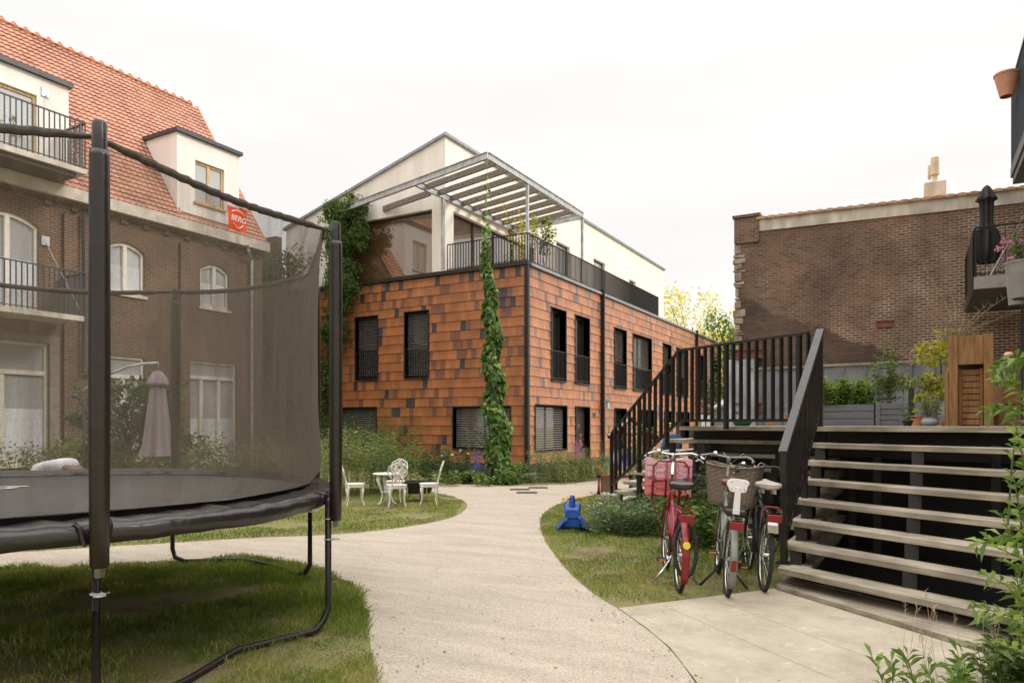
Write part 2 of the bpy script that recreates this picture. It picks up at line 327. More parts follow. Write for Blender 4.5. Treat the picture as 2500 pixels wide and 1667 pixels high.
M['brickR'] = brickmat('party_wall_brick', 'Y', (.225, .118, .076), (.095, .060, .046), (.66, .54, .41), .015, True)
M['brickBY'] = brickmat('old_brick_end', 'Y', (.24, .13, .085), (.17, .10, .07), (.26, .22, .17))
M['cornice'] = mat('painted_cornice', (.62, .56, .49), .7, var=.15, scale=3)
M['coping'] = mat('concrete_coping', (.40, .35, .29), .9, scale=2.5, bump=.3, bscale=25, col2=(.74, .65, .53), stretch=(1, 1, .4))
M['whiteframe'] = mat('white_window_paint', (.74, .69, .62), .45, var=.06)
M['woodframe'] = mat('pale_wood_frame', (.55, .38, .19), .6, var=.2, scale=4, stretch=(3, 3, .5))
M['pane'] = glassmat('window_glass_pale', (.40, .42, .43), .12)
M['panedark'] = glassmat('window_glass_dark', (.022, .020, .019), .2)
M['bigglass'] = glassmat('coated_terrace_glass', (.10, .06, .026), .15, .01)
M['blind'] = mat('blind_metal', (.30, .275, .25), .45, .3)
M['curtain'] = mat('curtain_cloth', (.34, .32, .30), .9)
M['soil'] = mat('soil', (.10, .07, .045), .95, scale=8, bump=.6)
M['bark'] = mat('bark', (.14, .10, .07), .95, scale=10, bump=.6)
M['stem'] = mat('green_stem', (.10, .14, .05), .7)
M['leaf'] = leafmat('leaf_green', (.045, .08, .018), (.10, .155, .038), (.21, .28, .08))
M['leafdark'] = leafmat('leaf_dark_green', (.022, .044, .012), (.05, .085, .022), (.10, .15, .042))
M['leafsage'] = leafmat('leaf_sage', (.06, .095, .035), (.13, .185, .075), (.26, .32, .16))
M['leafolive'] = leafmat('leaf_olive', (.08, .10, .025), (.165, .20, .055), (.31, .33, .12))
M['leafyellow'] = leafmat('leaf_yellow', (.17, .20, .03), (.38, .37, .06), (.62, .55, .12), .45)
M['leafpale'] = leafmat('leaf_pale_sunlit', (.30, .30, .07), (.55, .53, .15), (.75, .70, .26), .55)
M['leafbright'] = leafmat('leaf_bright', (.07, .12, .02), (.14, .22, .04), (.26, .36, .08), .4)
M['hop'] = leafmat('leaf_hop', (.045, .09, .016), (.11, .19, .04), (.25, .36, .09), .3)
M['grassblade'] = leafmat('grass_blade', (.06, .115, .014), (.19, .245, .045), (.52, .44, .18), .42, .7)
M['petal_white'] = leafmat('petal_white', (.7, .68, .6), (.78, .75, .68), (.85, .83, .78), .3)
M['petal_purple'] = leafmat('petal_purple', (.10, .05, .35), (.17, .09, .48), (.30, .18, .60), .3)
M['petal_pink'] = leafmat('petal_pink', (.45, .14, .28), (.62, .26, .40), (.75, .45, .52), .3)
M['petal_orange'] = leafmat('petal_orange', (.6, .12, .03), (.75, .24, .04), (.85, .45, .08), .3)
M['terracotta'] = mat('terracotta', (.52, .22, .12), .8, var=.1)
M['greypot'] = mat('grey_pot', (.26, .245, .23), .7, var=.1)
M['silver'] = mat('polished_metal', (.62, .60, .57), .22, 1, var=.08)
M['rubber'] = mat('tyre_rubber', (.022, .02, .019), .85)
M['pvc'] = mat('black_pvc', (.020, .017, .016), .27, 0, var=.2, scale=4, bump=.5, bscale=7, spec=.6)
M['railtop'] = mat('handrail_reflection_grey', (.055, .050, .050), .38, .3)  # black handrail with its grey reflection put into a lighter base colour
M['foam'] = mat('foam_sleeve', (.018, .013, .010), .30, 0, var=.15, scale=3, bump=.15, bscale=16)
# ---------------- ground ----------------
def groundmat():
    m, n, b = newmat('ground_earth_grass'); lk = n.links.new; g = n.nodes.new('ShaderNodeNewGeometry')
    a = n.nodes.new('ShaderNodeTexNoise'); a.inputs['Scale'].default_value = 1.3; a.inputs['Detail'].default_value = 8; a.inputs['Roughness'].default_value = .7; lk(g.outputs['Position'], a.inputs[0])
    c = n.nodes.new('ShaderNodeValToRGB'); e = c.color_ramp.elements; e[0].position = .32; e[0].color = (.13, .085, .05, 1); e[1].position = .68; e[1].color = (.15, .185, .045, 1)
    x = e.new(.45); x.color = (.24, .19, .085, 1); x = e.new(.56); x.color = (.21, .21, .065, 1); lk(a.outputs[0], c.inputs[0])
    a2 = n.nodes.new('ShaderNodeTexNoise'); a2.inputs['Scale'].default_value = 60; a2.inputs['Detail'].default_value = 4; lk(g.outputs['Position'], a2.inputs[0])
    r = n.nodes.new('ShaderNodeValToRGB'); r.color_ramp.elements[0].position = .3; r.color_ramp.elements[0].color = (.5, .5, .5, 1); r.color_ramp.elements[1].position = .7; r.color_ramp.elements[1].color = (1.3, 1.3, 1.3, 1); lk(a2.outputs[0], r.inputs[0])
    ml = n.nodes.new('ShaderNodeMixRGB'); ml.blend_type = 'MULTIPLY'; ml.inputs[0].default_value = 1; lk(c.outputs[0], ml.inputs[1]); lk(r.outputs[0], ml.inputs[2]); lk(ml.outputs[0], b.inputs['Base Color'])
    b.inputs['Roughness'].default_value = .95; bp = n.nodes.new('ShaderNodeBump'); bp.inputs['Strength'].default_value = .8; bp.inputs['Distance'].default_value = .02; lk(a2.outputs[0], bp.inputs['Height']); lk(bp.outputs[0], b.inputs['Normal']); return m
M['ground'] = groundmat()
def pathmat():
    m, n, b = newmat('path_gravel_concrete'); lk = n.links.new; g = n.nodes.new('ShaderNodeNewGeometry')
    v = n.nodes.new('ShaderNodeTexNoise'); v.inputs['Scale'].default_value = 75; v.inputs['Detail'].default_value = 5; v.inputs['Roughness'].default_value = .75; lk(g.outputs['Position'], v.inputs[0])
    r = n.nodes.new('ShaderNodeValToRGB'); e = r.color_ramp.elements; e[0].position = .36; e[0].color = (.185, .155, .13, 1); e[1].position = .62; e[1].color = (.53, .455, .37, 1); x = e.new(.45); x.color = (.40, .34, .275, 1); lk(v.outputs[0], r.inputs[0])
    mp = n.nodes.new('ShaderNodeMapping'); mp.inputs['Rotation'].default_value = (0, 0, -AZ); mp.inputs['Scale'].default_value = (.5, 2.2, 1); lk(g.outputs['Position'], mp.inputs[0])
    a = n.nodes.new('ShaderNodeTexNoise'); a.inputs['Scale'].default_value = 1.6; a.inputs['Detail'].default_value = 9; a.inputs['Roughness'].default_value = .7; lk(mp.outputs[0], a.inputs[0])
    c = n.nodes.new('ShaderNodeValToRGB'); c.color_ramp.elements[0].position = .3; c.color_ramp.elements[0].color = (.80, .78, .75, 1); c.color_ramp.elements[1].position = .65; c.color_ramp.elements[1].color = (1.08, 1.07, 1.05, 1); lk(a.outputs[0], c.inputs[0])
    ml = n.nodes.new('ShaderNodeMixRGB'); ml.blend_type = 'MULTIPLY'; ml.inputs[0].default_value = 1; lk(r.outputs[0], ml.inputs[1]); lk(c.outputs[0], ml.inputs[2]); lk(ml.outputs[0], b.inputs['Base Color'])
    b.inputs['Roughness'].default_value = .92; bp = n.nodes.new('ShaderNodeBump'); bp.inputs['Strength'].default_value = .5; bp.inputs['Distance'].default_value = .006; lk(v.outputs[0], bp.inputs['Height']); lk(bp.outputs[0], b.inputs['Normal']); return m
M['path'] = pathmat()
def slabmat():
    m, n, b = newmat('concrete_slab'); lk = n.links.new; g = n.nodes.new('ShaderNodeNewGeometry')
    a = n.nodes.new('ShaderNodeTexNoise'); a.inputs['Scale'].default_value = 2.2; a.inputs['Detail'].default_value = 9; a.inputs['Roughness'].default_value = .7; lk(g.outputs['Position'], a.inputs[0])
    c = n.nodes.new('ShaderNodeValToRGB'); e = c.color_ramp.elements; e[0].position = .3; e[0].color = (.31, .26, .19, 1); e[1].position = .7; e[1].color = (.47, .405, .305, 1); lk(a.outputs[0], c.inputs[0])
    v = n.nodes.new('ShaderNodeTexNoise'); v.inputs['Scale'].default_value = 1.1; v.inputs['Detail'].default_value = 3; v.inputs['Distortion'].default_value = 3.5; lk(g.outputs['Position'], v.inputs[0])
    k = n.nodes.new('ShaderNodeValToRGB'); e = k.color_ramp.elements; e[0].position = .493; e[0].color = (0, 0, 0, 1); e[1].position = .507; e[1].color = (0, 0, 0, 1); x = e.new(.5); x.color = (.3, .3, .3, 1); lk(v.outputs[0], k.inputs[0])
    mx = n.nodes.new('ShaderNodeMixRGB'); lk(k.outputs[0], mx.inputs[0]); lk(c.outputs[0], mx.inputs[1]); mx.inputs[2].default_value = (.78, .74, .67, 1); lk(mx.outputs[0], b.inputs['Base Color'])
    b.inputs['Roughness'].default_value = .85; bp = n.nodes.new('ShaderNodeBump'); bp.inputs['Strength'].default_value = .2; bp.inputs['Distance'].default_value = .01; lk(a.outputs[0], bp.inputs['Height']); lk(bp.outputs[0], b.inputs['Normal']); return m
M['slab'] = slabmat()
g_ = MB().grid(lambda u, v: ((u - .5) * 600, (v - .5) * 600, 0), 12, 12).build('ground', M['ground']); tag(g_, kind='structure')
K = 2500 / 2352
def smooth_poly(pts, it=2):
    for _ in range(it):
        q = []
        for i in range(len(pts)):
            a, b = pts[i], pts[(i + 1) % len(pts)]; q += [a.lerp(b, .25), a.lerp(b, .75)]
        pts = q
    return pts
pd_ = [(-500, 1325), (0, 1305), (200, 1300), (400, 1290), (560, 1283), (700, 1300), (780, 1325), (824, 1355), (845, 1420), (850, 1490), (870, 1568), (890, 1640)]
pl = [G(x * K, y * K) for x, y in pd_] + [C(-.75, 2.6), C(-.8, 0), C(-1, -4), C(3, -4), C(1.6, 0), C(1.0, 2.6)]
pd2 = [(1600, 1568), (1540, 1490), (1480, 1440), (1420, 1398), (1370, 1370), (1310, 1320), (1270, 1270), (1245, 1230), (1238, 1195), (1255, 1172), (1295, 1152), (1345, 1140), (1400, 1130), (1560, 1118), (1560, 1092), (1380, 1102), (1300, 1112), (1200, 1117), (1080, 1113), (1000, 1107), (950, 1102), (915, 1104), (945, 1118), (990, 1131), (1040, 1140), (1072, 1152), (1074, 1168), (1045, 1188), (980, 1203), (880, 1218), (760, 1229), (580, 1235), (400, 1247), (200, 1258), (0, 1272), (-500, 1290)]
pl += [G(x * K, y * K) for x, y in pd2]
PATH = smooth_poly([Vector((p.x, p.y, .004)) for p in pl])
def sheet(name, pts, mt, thick=0):
    from mathutils.geometry import tessellate_polygon
    fs = []
    for t in tessellate_polygon([pts]):
        a, b_, c_ = [pts[i] for i in t]; fs.append(tuple(t) if (b_ - a).cross(c_ - a).z > 0 else tuple(t)[::-1])
    me = bpy.data.meshes.new(name); me.from_pydata([tuple(p) for p in pts], [], fs); return finish(name, me, mt, None)
tag(sheet('path', PATH, M['path']), kind='structure')
sl = [(1420, 1398), (1790, 1352), (2290, 1512), (2900, 1720), (2900, 2300), (1850, 2000), (1700, 1700), (1600, 1568), (1540, 1490), (1480, 1440)]
SLAB = [Vector((p.x, p.y, .010)) for p in [G(x * K, y * K) for x, y in sl]]
tag(sheet('paving_slab', SLAB, M['slab']), kind='structure')
jm = MB(); M['joint'] = mat('slab_joint', (.25, .21, .155), .95)
for a, b in (((1640, 1374), (2240, 1602)), ((1520, 1388), (1990, 1590))):
    p, q = G(a[0] * K, a[1] * K, .014), G(b[0] * K, b[1] * K, .014); s = (q - p).cross(Vector((0, 0, 1))).normalized() * .0015; jm.poly([p - s, q - s, q + s, p + s])
tag(jm.build('paving_joints', M['joint']), kind='structure')

# grass blades
def inpoly(x, y, poly):
    px = np.array([p.x for p in poly]); py = np.array([p.y for p in poly]); c = np.zeros(len(x), bool); j = len(px) - 1
    for i in range(len(px)):
        cnd = ((py[i] > y) != (py[j] > y)); den = (py[j] - py[i]) if py[j] != py[i] else 1e-9
        c ^= cnd & (x < (px[j] - px[i]) * (y - py[i]) / den + px[i]); j = i
    return c
def vnoise(x, y, s, seed):
    r2 = np.random.default_rng(seed); t = 0
    for o in range(4):
        k = s * 2 ** o; ph = r2.uniform(0, 6.28, 4); an = r2.uniform(0, 3.14)
        t = t + (np.sin(k * (x * math.cos(an) + y * math.sin(an)) + ph[0]) * np.sin(k * (y * math.cos(an) - x * math.sin(an)) * 1.13 + ph[1])) / 1.5 ** o
    return t
STAIR = [C(2.3, 7.0), C(3.9, 9.2), C(3.3, 9.9), C(1.75, 13.3), C(2.8, 15), C(9, 15), C(9, 3.0), C(5, 3.2)]
tcx_, tcd_ = -4.085, 5.0
def grass(name, zones):
    parts = []
    for (x0, x1, d0, d1, n, h, w_, bare) in zones:
        x = rng.uniform(x0, x1, n); d = np.sqrt(rng.uniform(d0 ** 2, d1 ** 2, n)) if d0 < 6 else rng.uniform(d0, d1, n)
        X = x * CA - d * SA; Y = x * SA + d * CA
        nn = vnoise(X, Y, 1.9, 3); n2 = vnoise(X, Y, 4.5, 8)
        jx, jy = rng.normal(0, .018, n), rng.normal(0, .018, n); keep = ~inpoly(X + jx, Y + jy, PATH) & ~inpoly(X, Y, SLAB) & ~inpoly(X, Y, STAIR) & (nn + rng.normal(0, .35, n) > bare + 1.5 * np.clip(2.5 - np.hypot(x - tcx_ + .3, d - tcd_), 0, 1))
        X, Y, nn, n2, d = X[keep], Y[keep], nn[keep], n2[keep], d[keep]; m_ = len(X)
        P = np.stack([X, Y, np.zeros(m_)], 1); D = rng.normal(size=(m_, 3)) * .42; D[:, 2] = 1
        L_ = h * (1 + .5 * np.clip(nn, -1, 1.6) + .3 * np.clip(n2, -1, 1)) * rng.uniform(.5, 1.25, m_)
        tw = rng.normal(size=(m_, 3)); tw[:, 2] *= .1
        v, f = leaves(P, D, L_, w_ * rng.uniform(.7, 1.3, m_), .22, tw)
        parts.append((v, f, np.clip(.42 + .18 * n2 + .16 * vnoise(X, Y, .9, 5) + rng.normal(0, .17, m_), 0, 1)))
    v, f, t = cat(parts); o = npmesh(name, v, f, M['grassblade'], None, t); return o
tag(grass('trampoline_grass', [(-7.5, -.6, 2.9, 8.6, 190000, .085, .0058, -.95)]), 'long shaded grass growing under and around the trampoline', 'grass', kind='stuff')
tag(grass('lawn_grass', [(-11, -1.0, 9.0, 17.5, 95000, .05, .010, -1.0)]), 'short dry lawn grass under the white garden chairs', 'grass', kind='stuff')
tag(grass('bike_lawn_grass', [(-.4, 3.6, 6.4, 16, 100000, .05, .0065, -1.0)]), 'lawn grass around the parked bicycles and blue ride-on toy', 'grass', kind='stuff')

# dry leaves and crumbs blown onto the path
nl_ = 900; ix_ = rng.integers(0, len(PATH), nl_); ex_ = np.array([[PATH[i].x, PATH[i].y] for i in ix_]) + rng.normal(0, .16, (nl_, 2)); fx_ = rng.uniform(-1.2, 1.2, 160); fd_ = rng.uniform(4.2, 16, 160)
ex_ = np.concatenate([ex_, np.stack([fx_ * CA - fd_ * SA, fx_ * SA + fd_ * CA], 1)]); n_ = len(ex_); v_, f_ = leaves(np.column_stack([ex_, np.full(n_, .008)]), np.column_stack([rng.normal(size=(n_, 2)), np.full(n_, .08)]), rng.uniform(.012, .045, n_), rng.uniform(.006, .02, n_), 0, np.array([[0, 0, 1.]] * n_) + rng.normal(size=(n_, 3)) * .2)
tag(npmesh('leaf_litter', v_, f_, leafmat('dry_leaf', (.05, .035, .02), (.14, .09, .04), (.26, .22, .08), .1), None, rng.uniform(0, 1, n_)), 'scattered dry leaf crumbs along the edges of the pale path', 'leaf litter', kind='stuff')

# ---------------- building helpers ----------------
def PT(plane, off, a, dep, z): return Vector((a, off + dep, z)) if plane == 'Y' else Vector((off - dep, a, z))
def rects_minus(a0, a1, z0, z1, holes):
    A = sorted({a0, a1, *[min(max(h[i], a0), a1) for h in holes for i in (0, 1)]}); Z = sorted({z0, z1, *[min(max(h[i], z0), z1) for h in holes for i in (2, 3)]})
    out = []
    for i in range(len(A) - 1):
        for j in range(len(Z) - 1):
            ca, cz = (A[i] + A[i + 1]) / 2, (Z[j] + Z[j + 1]) / 2
            if not any(h[0] < ca < h[1] and h[2] < cz < h[3] for h in holes) and A[i + 1] - A[i] > 1e-4 and Z[j + 1] - Z[j] > 1e-4: out.append((A[i], A[i + 1], Z[j], Z[j + 1]))
    return out
def quadp(mb, plane, off, a0, a1, z0, z1, dep=0):
    q = [PT(plane, off, a0, dep, z0), PT(plane, off, a1, dep, z0), PT(plane, off, a1, dep, z1), PT(plane, off, a0, dep, z1)]; mb.poly(q)
def boxp(mb, plane, off, a0, a1, d0, d1, z0, z1):
    mb.hexa([PT(plane, off, a0, d0, z0), PT(plane, off, a1, d0, z0), PT(plane, off, a1, d1, z0), PT(plane, off, a0, d1, z0), PT(plane, off, a0, d0, z1), PT(plane, off, a1, d0, z1), PT(plane, off, a1, d1, z1), PT(plane, off, a0, d1, z1)])
def wall(mb, plane, off, a0, a1, z0, z1, holes, reveal=.22):
    for r in rects_minus(a0, a1, z0, z1, holes): quadp(mb, plane, off, *r)
    for h in holes:
        b0, b1, c0, c1 = h[:4]
        for p in ([(b0, 0, c0), (b0, reveal, c0), (b0, reveal, c1), (b0, 0, c1)], [(b1, 0, c0), (b1, reveal, c0), (b1, reveal, c1), (b1, 0, c1)], [(b0, 0, c0), (b1, 0, c0), (b1, reveal, c0), (b0, reveal, c0)], [(b0, 0, c1), (b1, 0, c1), (b1, reveal, c1), (b0, reveal, c1)]):
            mb.poly([PT(plane, off, *q) for q in p])
def cladding(name, parent, plane, off, a0, a1, z0, z1, holes, mt, h=.332, tw=.205, seed=1, label=None):
    r = random.Random(seed); mb = MB(); z = z1
    while z > z0 + .02:
        zb = max(z - h, z0); a = a0 - r.uniform(0, tw)
        wob = r.uniform(0, 9)
        while a < a1:
            b = a + tw; t = r.random(); tilt = r.uniform(-.0012, .0012) + .004 * math.sin(a * .7 + wob)
            la, lb = max(a, a0) + .0025, min(b, a1) - .0025
            if lb - la > .01:
                near = [k for k in holes if k[0] < lb and k[1] > la and k[2] < z and k[3] > zb]
                for (p, q, s0, s1) in (rects_minus(la, lb, zb + .012, z, near) if near else [(la, lb, zb + .012, z)]):
                    def dp(s_): u_ = (z - s_) / h; return -(.008 + .008 * u_ + (.013 + tilt) * max(0, u_ - .5) * 2)
                    sm_ = z - h * .5; d0, d1 = dp(s0), dp(s1); mb.ct = t
                    if s0 < sm_ - .01 and s1 > sm_ + .01:
                        dm = dp(sm_)
                        mb.add([PT(plane, off, p, d0, s0), PT(plane, off, q, d0, s0), PT(plane, off, q, dm, sm_), PT(plane, off, p, dm, sm_), PT(plane, off, q, d1, s1), PT(plane, off, p, d1, s1), PT(plane, off, p, 0, s0), PT(plane, off, q, 0, s0), PT(plane, off, q, 0, s1), PT(plane, off, p, 0, s1)],
                               [(0, 1, 2, 3), (3, 2, 4, 5), (6, 7, 1, 0), (0, 3, 5, 9, 6), (1, 7, 8, 4, 2)])
                    else:
                        mb.add([PT(plane, off, p, d0, s0), PT(plane, off, q, d0, s0), PT(plane, off, q, d1, s1), PT(plane, off, p, d1, s1), PT(plane, off, p, 0, s0), PT(plane, off, q, 0, s0), PT(plane, off, q, 0, s1), PT(plane, off, p, 0, s1)],
                               [(0, 1, 2, 3), (4, 5, 1, 0), (0, 3, 7, 4), (1, 5, 6, 2)])
            a = b
        z = zb
    o = mb.build(name, mt, parent, tint=True)
    if label: o['label'] = label
    return o
def winblack(parent, plane, off, a0, a1, z0, z1, kind='rail', rev=.26, blind=0.0, name='window'):
    """black metal window surround with pane, optional venetian blind and bar railing"""
    f = MB(); t = .035; P = -.05
    boxp(f, plane, off, a0 - t, a0, P, rev, z0 - t, z1 + t); boxp(f, plane, off, a1, a1 + t, P, rev, z0 - t, z1 + t)
    boxp(f, plane, off, a0, a1, P, rev, z1, z1 + t); boxp(f, plane, off, a0, a1, P - .03, rev, z0 - t - .01, z0)
    fr = rev - .05; m_ = (a0 + a1) / 2
    for (x0, x1, y0, y1) in ((a0, a0 + .05, z0, z1), (a1 - .05, a1, z0, z1), (a0 + .05, a1 - .05, z0, z0 + .06), (a0 + .05, a1 - .05, z1 - .06, z1)): boxp(f, plane, off, x0, x1, fr, rev, y0, y1)
    if a1 - a0 > 1.4: boxp(f, plane, off, m_ - .03, m_ + .03, fr, rev, z0 + .06, z1 - .06)
    o = f.build(name, M['blackframe'], parent)
    g = MB(); boxp(g, plane, off, a0 + .02, a1 - .02, rev - .02, rev + .02, z0 + .02, z1 - .02); g.build('pane', M['panedark'], o)
    if blind > 0:
        b = MB(); z = z1 - .05; zb = z1 - (z1 - z0) * blind
        while z > zb:
            p = [PT(plane, off, a0 + .03, fr - .12, z - .018), PT(plane, off, a1 - .03, fr - .12, z - .018), PT(plane, off, a1 - .03, fr - .055, z + .016), PT(plane, off, a0 + .03, fr - .055, z + .016)]
            b.prism(p, (0, 0, .004)); z -= .082
        b.build('blind', M['blind'], o)
    if kind == 'rail':
        b = MB(); zt = z0 + min(1.05, (z1 - z0) * .48); n = max(4, int((a1 - a0) / .115))
        for i in range(n + 1):
            x = a0 + .03 + (a1 - a0 - .06) * i / n; boxp(b, plane, off, x - .009, x + .009, -.02, .0, z0 + .09, zt - .02)
        boxp(b, plane, off, a0, a1, -.025, .005, zt - .02, zt + .012); boxp(b, plane, off, a0, a1, -.025, .005, z0 + .06, z0 + .09); b.build('railing', M['black'], o)
    return o

# ---------------- tiled building with white upper storey ----------------
TX, TY, RIM = -11.2, 20.8, 6.9; TL = -24.5; TE = 47.5; UX = -14.5; UE = 46.0
bt = thing('tiled_building', 'orange clay tile clad building with a cream rendered upper storey and corner terrace', 'building', (TX, TY, 0))
fw = []   # front windows: a0,a1,z0,z1,blind,kind
for (x0, x1, z0, z1, bl, kd) in ((818, 868, 3.32, 5.68, 1, 'rail'), (931, 985, 3.32, 5.70, .98, 'rail'), (700, 865, .75, 2.25, .95, 'n'), (1042, 1172, .78, 2.22, 1, 'n')):
    fw.append((DY(x0 * K, TY) * (-SA + CA * T(x0 * K)), DY(x1 * K, TY) * (-SA + CA * T(x1 * K)), z0, z1, bl, kd))
def yX(px, X): d = DX(px, X); return d * (CA + SA * T(px))
rw = []
for (x0, x1, z0, z1, bl, kd) in ((1265, 1298, 3.2, 5.75, 0, 'rail'), (1320, 1352, 3.2, 5.75, 0, 'rail'), (1410, 1437, 3.2, 5.75, .55, 'rail'), (1453, 1495, 3.2, 5.75, .6, 'rail'), (1522, 1540, 3.2, 5.75, .6, 'rail'),
                                 (1553, 1579, 3.2, 5.75, .6, 'rail'), (1608, 1622, 3.2, 5.75, 0, 'rail'), (1638, 1651, 3.2, 5.75, .0, 'rail'), (1228, 1300, .72, 2.28, 1, 'n'), (1410, 1437, .05, 2.3, 0, 'n'), (1470, 1500, .7, 2.3, 0, 'n'), (1525, 1540, .05, 2.3, 0, 'n'), (1553, 1582, .7, 2.3, 0, 'n'), (1608, 1650, .4, 2.3, 0, 'n')):
    rw.append((yX(x0 * K, TX), yX(x1 * K, TX), z0, z1, bl, kd))
dr = (yX(1321 * K, TX), yX(1352 * K, TX), .05, 2.28)
fh = [h[:4] for h in fw]; rh = [h[:4] for h in rw] + [dr]
M['sheathing'] = mat('dark_underlay', (.02, .018, .016), .9)
b = MB(); wall(b, 'Y', TY, TL, TX, .0, RIM - .02, fh); wall(b, 'X', TX, TY, TE, 0, RIM - .02, rh)
quadp(b, 'Y', TE, TL, TX, 0, RIM - .02); b.poly([(TL, TY, 0), (TL, TE, 0), (TL, TE, RIM), (TL, TY, RIM)]); b.build('wall', M['sheathing'], bt)
M['decking'] = mat('terrace_decking', (.30, .25, .20), .8, scale=3, bump=.2)
MB().box((UX, TY + .02, RIM - .12), (TX - .02, TE - .1, RIM - .02)).build('terrace_floor', M['decking'], bt)
pb = MB(); pb.box((TL, TY - .035, 0), (TX + .035, TY + .0, .28)); pb.box((TX, TY, 0), (TX + .036, TE, .28)); pb.build('plinth', M['anthra'], bt)
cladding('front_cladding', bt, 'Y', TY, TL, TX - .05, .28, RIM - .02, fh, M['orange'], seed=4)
cladding('side_cladding', bt, 'X', TX, TY + .05, TE, .28, RIM - .02, rh, M['orange_lit'], seed=9)
c = MB(); c.box((TX - .06, TY - .075, 0), (TX + .075, TY + .06, RIM)); c.build('corner_trim', M['black'], bt)
c = MB(); c.box((TL, TY - .11, RIM), (TX + .09, TY + .16, RIM + .13)); c.build('front_rim', M['blackframe'], bt)
c = MB(); c.box((TX - .10, TY + .163, RIM), (TX + .10, TE, RIM + .10)); c.build('side_rim', M['zinc'], bt)
for h in fw: winblack(bt, 'Y', TY, *h[:4], kind=h[5], blind=h[4])
for h in rw: winblack(bt, 'X', TX, *h[:4], kind=h[5], blind=h[4])
d_ = MB(); boxp(d_, 'X', TX, dr[0], dr[1], .16, .22, dr[2], dr[3]); boxp(d_, 'X', TX, dr[0] - .04, dr[0], -.06, .22, 0, dr[3] + .04); boxp(d_, 'X', TX, dr[1], dr[1] + .04, -.06, .22, 0, dr[3] + .04); boxp(d_, 'X', TX, dr[0], dr[1], -.06, .22, dr[3], dr[3] + .04)
dd = d_.build('door', M['blackframe'], bt)
h_ = MB(); boxp(h_, 'X', TX, dr[1] - .35, dr[1] - .1, .10, .13, 1.03, 1.06); boxp(h_, 'X', TX, dr[1] - .32, dr[1] - .29, .12, .16, 1.03, 1.06); boxp(h_, 'X', TX, dr[1] - .14, dr[1] - .11, .12, .16, 1.03, 1.06); h_.build('handle', M['silver'], dd)
# number on the door
def text(name, s, size, mt, mw, parent=None, ext=.002, shear=0):
    cu = bpy.data.curves.new(name, 'FONT'); cu.body = s; cu.size = size; cu.extrude = ext; cu.align_x = 'CENTER'; cu.align_y = 'CENTER'; cu.shear = shear
    o = bpy.data.objects.new(name, cu); link(o); dg = bpy.context.evaluated_depsgraph_get(); me = bpy.data.meshes.new_from_object(o.evaluated_get(dg)); bpy.data.objects.remove(o)
    me.transform(mw); me.name = name; return finish(name, me, mt, parent)
text('house_number', '12', .22, M['silver'], Matrix.Translation((TX - .155, (dr[0] + dr[1]) / 2, 1.55)) @ Matrix.Rotation(R(90), 4, 'Z') @ Matrix.Rotation(R(90), 4, 'X'), dd)
for px in (1380, 1597):
    y = yX(px * K, TX); c = MB(); c.box((TX + .03, y - .055, .1), (TX + .17, y + .055, RIM + .22)); c.tube([(TX + .10, y + .10, .1), (TX + .10, y + .10, RIM - .05)], .035)
    o = c.build('downpipe', M['black'], bt)
yl = yX(1362 * K, TX); c = MB(); c.box((TX + .05, yl - .02, 1.98), (TX + .14, yl + .22, 2.08)); c.build('wall_lamp', M['greypot'], bt)
# terrace railing
c = MB(); zt = RIM + 1.06
def railrow(mb, p, q, zb, zt, sp=.11, bw=.019, top=.022, botg=.06):
    p, q = Vector(p), Vector(q); L_ = (q - p).length; n = int(L_ / sp)
    d = (q - p).normalized(); s = d.cross(Vector((0, 0, 1))) * .8
    for i in range(n + 1):
        x = p + d * (i * L_ / n); mb.obox(Vector((x.x, x.y, (zb + zt) / 2)), d * bw / 2, s * .022, Vector((0, 0, (zt - zb) / 2 - .01)))
    mb.bar((p.x, p.y, zt), (q.x, q.y, zt), .05, .03); mb.bar((p.x, p.y, zb + botg), (q.x, q.y, zb + botg), .04, .02)
railrow(c, (UX + .1, TY + .02, 0), (TX + .02, TY + .02, 0), RIM + .13, zt); railrow(c, (TX + .02, TY + .02, 0), (TX + .02, 34.6, 0), RIM + .1, zt, .115); railrow(c, (TX + .02, 34.6, 0), (UX, 34.6, 0), RIM + .1, zt)
c.build('terrace_railing', M['black'], bt)
# upper volume with mono-pitch roof
ZC, ZL = 11.83, 9.55; XL = -22.35
bw = (-19.7, -15.05, 7.0, 9.32); dw = (21.35, 27.6, RIM + .02, 9.3); w1 = (29.8, 31.3, 7.7, 10.15); w2 = (34.2, 35.8, 7.7, 10.25); w3 = (39.5, 40.6, 7.7, 10.1)
u = MB(); wall(u, 'Y', TY - .012, XL, UX, RIM + .13, ZL, [bw], .3); u.poly([(XL, TY - .012, ZL), (UX, TY - .012, ZL), (UX, TY - .012, ZC)])
wall(u, 'X', UX, TY, UE, RIM - .02, ZC, [dw, w1, w2, w3], .3)
quadp(u, 'Y', UE, XL, UX, 0, ZL); u.poly([(XL, UE, ZL), (UX, UE, ZL), (UX, UE, ZC)]); u.poly([(XL, TY, 0), (XL, UE, 0), (XL, UE, ZL), (XL, TY, ZL)])
u.build('rendered_wall', M['render'], bt)
r_ = MB(); e = .06; r_.hexa([(XL - .12, TY - .1, ZL - .03), (UX + .1, TY - .1, ZC + .0), (UX + .1, UE + .1, ZC + .0), (XL - .12, UE + .1, ZL - .03), (XL - .12, TY - .1, ZL + .07), (UX + .1, TY - .1, ZC + .1), (UX + .1, UE + .1, ZC + .1), (XL - .12, UE + .1, ZL + .07)])
r_.build('roof', M['zinc'], bt)
g = MB(); boxp(g, 'Y', TY, bw[0], bw[1], .20, .23, bw[2], bw[3]); f = MB()
